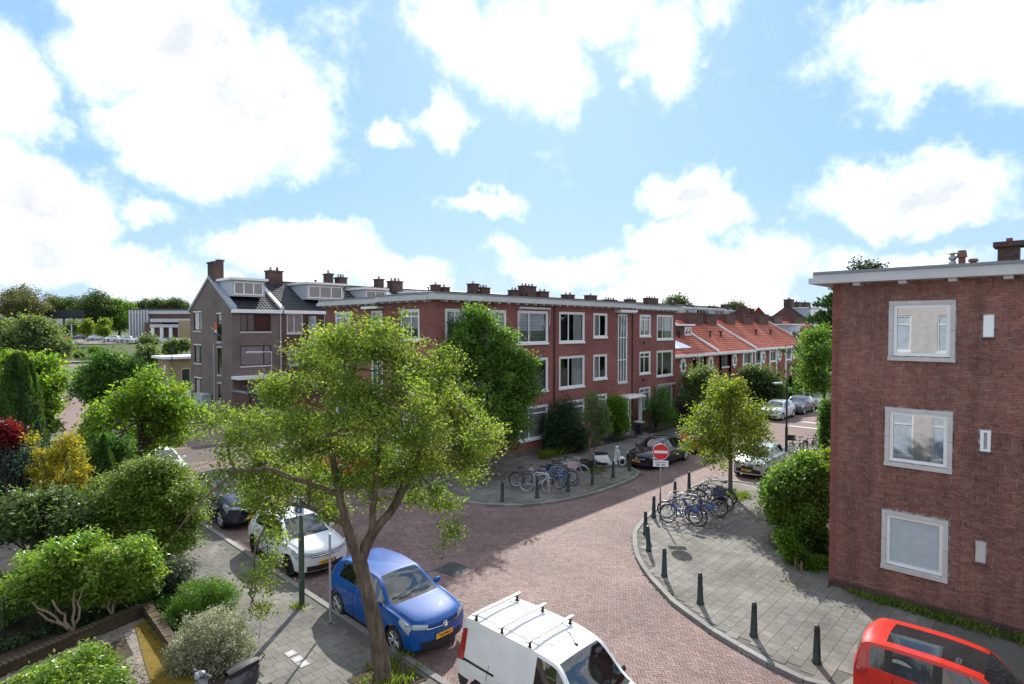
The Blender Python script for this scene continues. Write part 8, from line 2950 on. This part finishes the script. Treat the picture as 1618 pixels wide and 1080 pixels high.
# distant trees, each with its own crown
FAR = [('ch1', 'leaf_far_brown', 'big brownish green tree at the far left edge', .62), ('ch2', 'leaf_far', 'dark round tree left of the tallest far crown', .6), ('ch3', 'leaf_far', 'tallest domed tree behind the car park', .6),
       ('ch4', 'leaf_hornbeam', 'lighter green tree directly left of the far hall', .6), ('ch5', 'leaf_far', 'treetop over the left end of the hall roof', .6), ('ch6', 'leaf_far', 'treetop over the hall roof beside the gable house', .6),
       ('ch7', 'leaf_far', 'low dark trees filling the gap behind the car park', .6), ('sky_tree', 'leaf_far', 'round treetop above the chimneys at the end of the red block', .5), ('sky_tree2', 'leaf_far', 'tiny treetop at the end of the dormer row', .5)]
for key, mat, lab, sz in FAR:
    bl = B[key]
    cx, cy = sum(b[0] for b in bl) / len(bl), sum(b[1] for b in bl) / len(bl)
    zb = min(b[2] - b[3] for b in bl)
    z0 = float(hz(cx, cy)) - .05
    plant('tree', lab, 'tree', (cx, cy, z0), bl, mat, 420 if key[0] == 'c' else 160, 42, (.9, .9, .7), sz, 'bark_dark',
          ([(cx, cy, z0), (cx, cy, z0 + (zb - z0) * .5 + 1), (cx, cy, zb + 2.5)], [.5, .4, .2]), 16, .14, group='far trees on the skyline')
for key, mat, lab, base in (('far_shrub', 'leaf_greygreen', 'rounded pale shrub at the entrance of the car park', None), ('street1', 'leaf_lime', 'young lime-green tree left in front of the parked car rows', 2), ('street2', 'leaf_lime', 'young yellow-green tree right in front of the parked car rows', 2),
                            ('mid1', 'leaf_greygreen', 'young pale tree in front of the hall annex', 2), ('mid2', 'leaf_greygreen', 'young pale tree in front of the yellow flat building', 2), ('mid3', 'leaf_viburnum', 'broad grey-green bushes on the lawn before the hall', None),
                            ('mid4', 'leaf_hornbeam', 'low ochre-green shrubs along the cross road', None), ('hedge_cp', 'leaf_green', 'low clipped hedge along the front of the car park', None)):
    bl = B[key]
    cx, cy = sum(b[0] for b in bl) / len(bl), sum(b[1] for b in bl) / len(bl)
    z0 = float(hz(cx, cy))
    zb = min(b[2] - b[3] for b in bl)
    plant('tree' if base else 'hedge' if 'hedge' in key else 'shrub', lab, 'tree' if base else 'hedge' if 'hedge' in key else 'shrub', (cx, cy, z0), bl, mat, 130, 40, (.4, .4, .3), .42, 'bark_dark',
          ([(cx, cy, z0), (cx, cy, (z0 + zb) / 2), (cx, cy, zb + .8)], [.09, .07, .05]) if base else None, 8, .04)

# stakes of the sapling
st = empty('tree_stake', (25.0, 18.25, .1), 0, 'wooden stake with dark crossbar beside the thin sapling', 'stake')
mb = MB()
mb.tube([(25.0, 18.25, .1), (25.0, 18.25, 1.75)], .05, 7)
mb.build('stake', M['wood_post'], st)
mb = MB()
mb.box(24.95, 25.35, 18.2, 18.24, 1.3, 1.38)
mb.build('crossbar', M['rubber'], st)
tb = empty('planter_box', (24.75, 18.45, .11), R(8), 'low black tree-guard box by the sapling', 'planter')
mb = MB()
for (x0, x1, y0, y1) in ((-.45, .45, -.3, -.25), (-.45, .45, .25, .3), (-.45, -.4, -.25, .25), (.4, .45, -.25, .25)):
    mb.box(x0, x1, y0, y1, 0, .42)
mb.build('sides', M['rubber'], tb, local=True)
mb = MB()
mb.box(-.4, .4, -.25, .25, 0, .36)
mb.build('earth', M['soil'], tb, local=True)


# ------------------------------------------------------------------ weeds, grass tufts, litter of leaves
def tufts(name, pts, h, mat='grass_blade', per=26, sp=.09):
    C = np.repeat(np.asarray(pts, float), per, 0)
    n = len(C)
    P = C + np.stack([RNG.normal(size=n) * sp, RNG.normal(size=n) * sp, np.zeros(n)], 1)
    a = RNG.random(n) * 2 * math.pi
    d = np.stack([np.cos(a), np.sin(a), np.zeros(n)], 1)
    hh = h * (.5 + .8 * RNG.random(n))[:, None]
    tip = P + d * hh * .55 + np.array([0, 0, 1]) * hh
    sd = np.stack([-np.sin(a), np.cos(a), np.zeros(n)], 1) * .012
    mid = P + d * hh * .2 + np.array([0, 0, .6]) * hh
    V = np.stack([P - sd, P + sd, mid + sd, tip], 1).reshape(-1, 3)
    o = raw_mesh(name, V, np.arange(4 * n).reshape(-1, 4), M[mat], None, rnd=RNG.random(n), uv=False)
    o['kind'] = 'stuff'
    return o


pt = []
for k in range(120):
    v = RNG.uniform(.4, 4.4)
    if RNG.random() < (.35 + .65 * math.sin(v * 2.3) ** 2):
        pt.append((18.36 + RNG.normal() * .07 - .10 * RNG.random(), v, .115))
tufts('grass', pt, .16, per=22)
tufts('grass', [(25.4 + RNG.normal() * .3, 10.6 + RNG.normal() * .25, .115) for k in range(26)], .16)
tufts('grass', [(7.0 + RNG.normal() * .35, 10.35 + RNG.normal() * .35, .12) for k in range(24)], .13)
tufts('grass', [(24.9 + RNG.normal() * .35, 17.9 + RNG.normal() * .3, .115) for k in range(40)], .10)
tufts('grass', [(21 + RNG.uniform(0, 5), 16.0 + RNG.normal() * .5, .112) for k in range(50)], .05, per=14)
tufts('grass', [(7.25 + RNG.normal() * .08, 14.8 + RNG.normal() * .08, .115) for k in range(6)], .08)
tufts('ferns', [(25.2 + .5 * k + RNG.normal() * .15, 21.7 + RNG.normal() * .25, .12) for k in range(5) for q in range(5)], .42, 'leaf_lime', per=22, sp=.14)
tufts('grass', [(RNG.uniform(.2, 2.4), RNG.uniform(19.2, 22), .08) for k in range(60)], .4, 'leaf_green')
n = 900
LP = np.stack([RNG.uniform(7, 27, n), RNG.uniform(3, 20, n), np.full(n, .135)], 1)
onr = ~(inside(PAVE_B, LP[:, 0], LP[:, 1]) | inside(PAVE_A, LP[:, 0], LP[:, 1]) | inside(PAVE_C, LP[:, 0], LP[:, 1]))
LP[onr, 2] = .036
keep = ~onr | (RNG.random(n) < .35)
o = leaves('fallen_leaves', LP[keep], (.02, .02, .001), 1, .045, 'leaf_pale', None, 6.0, 1.4)

gp = np.stack([RNG.uniform(1.3, 4.15, 9000), RNG.uniform(12.3, 17.1, 9000), np.full(9000, .098)], 1)
gp = gp[~((gp[:, 0] > 2.95) & (gp[:, 0] < 3.5) & (gp[:, 1] > 15.3) & (gp[:, 1] < 16.3)) & (gp[:, 1] < 16.45 + .26 * (gp[:, 0] - 1.3)) & ((gp[:, 0] < 3.5) | (RNG.random(9000) < .25))]
leaves('gravel', gp, (.01, .01, .004), 1, .034, 'gravel', None, 2.0, 1.3)

gc = np.stack([RNG.uniform(.1, 4.7, 700), RNG.uniform(18.6, 34, 700), RNG.uniform(.1, .28, 700)], 1)
gc = gc[~((gc[:, 0] > 1.4) & (gc[:, 0] < 3.3) & (gc[:, 1] > 22.8))]
leaves('ground_cover', gc, (.16, .16, .06), 34, .10, 'leaf_green', None, .8)
gc = np.stack([RNG.uniform(4.25, 5.3, 160), RNG.uniform(14.6, 19.5, 160), RNG.uniform(.1, .25, 160)], 1)
leaves('ground_cover', gc, (.10, .10, .05), 34, .075, 'leaf_green', None, .8)
gc = np.stack([RNG.uniform(.3, 4.2, 120), RNG.uniform(17.75, 18.3, 120), RNG.uniform(.08, .2, 120)], 1)
leaves('ground_cover', gc, (.10, .10, .05), 26, .08, 'leaf_dark', None, .8)
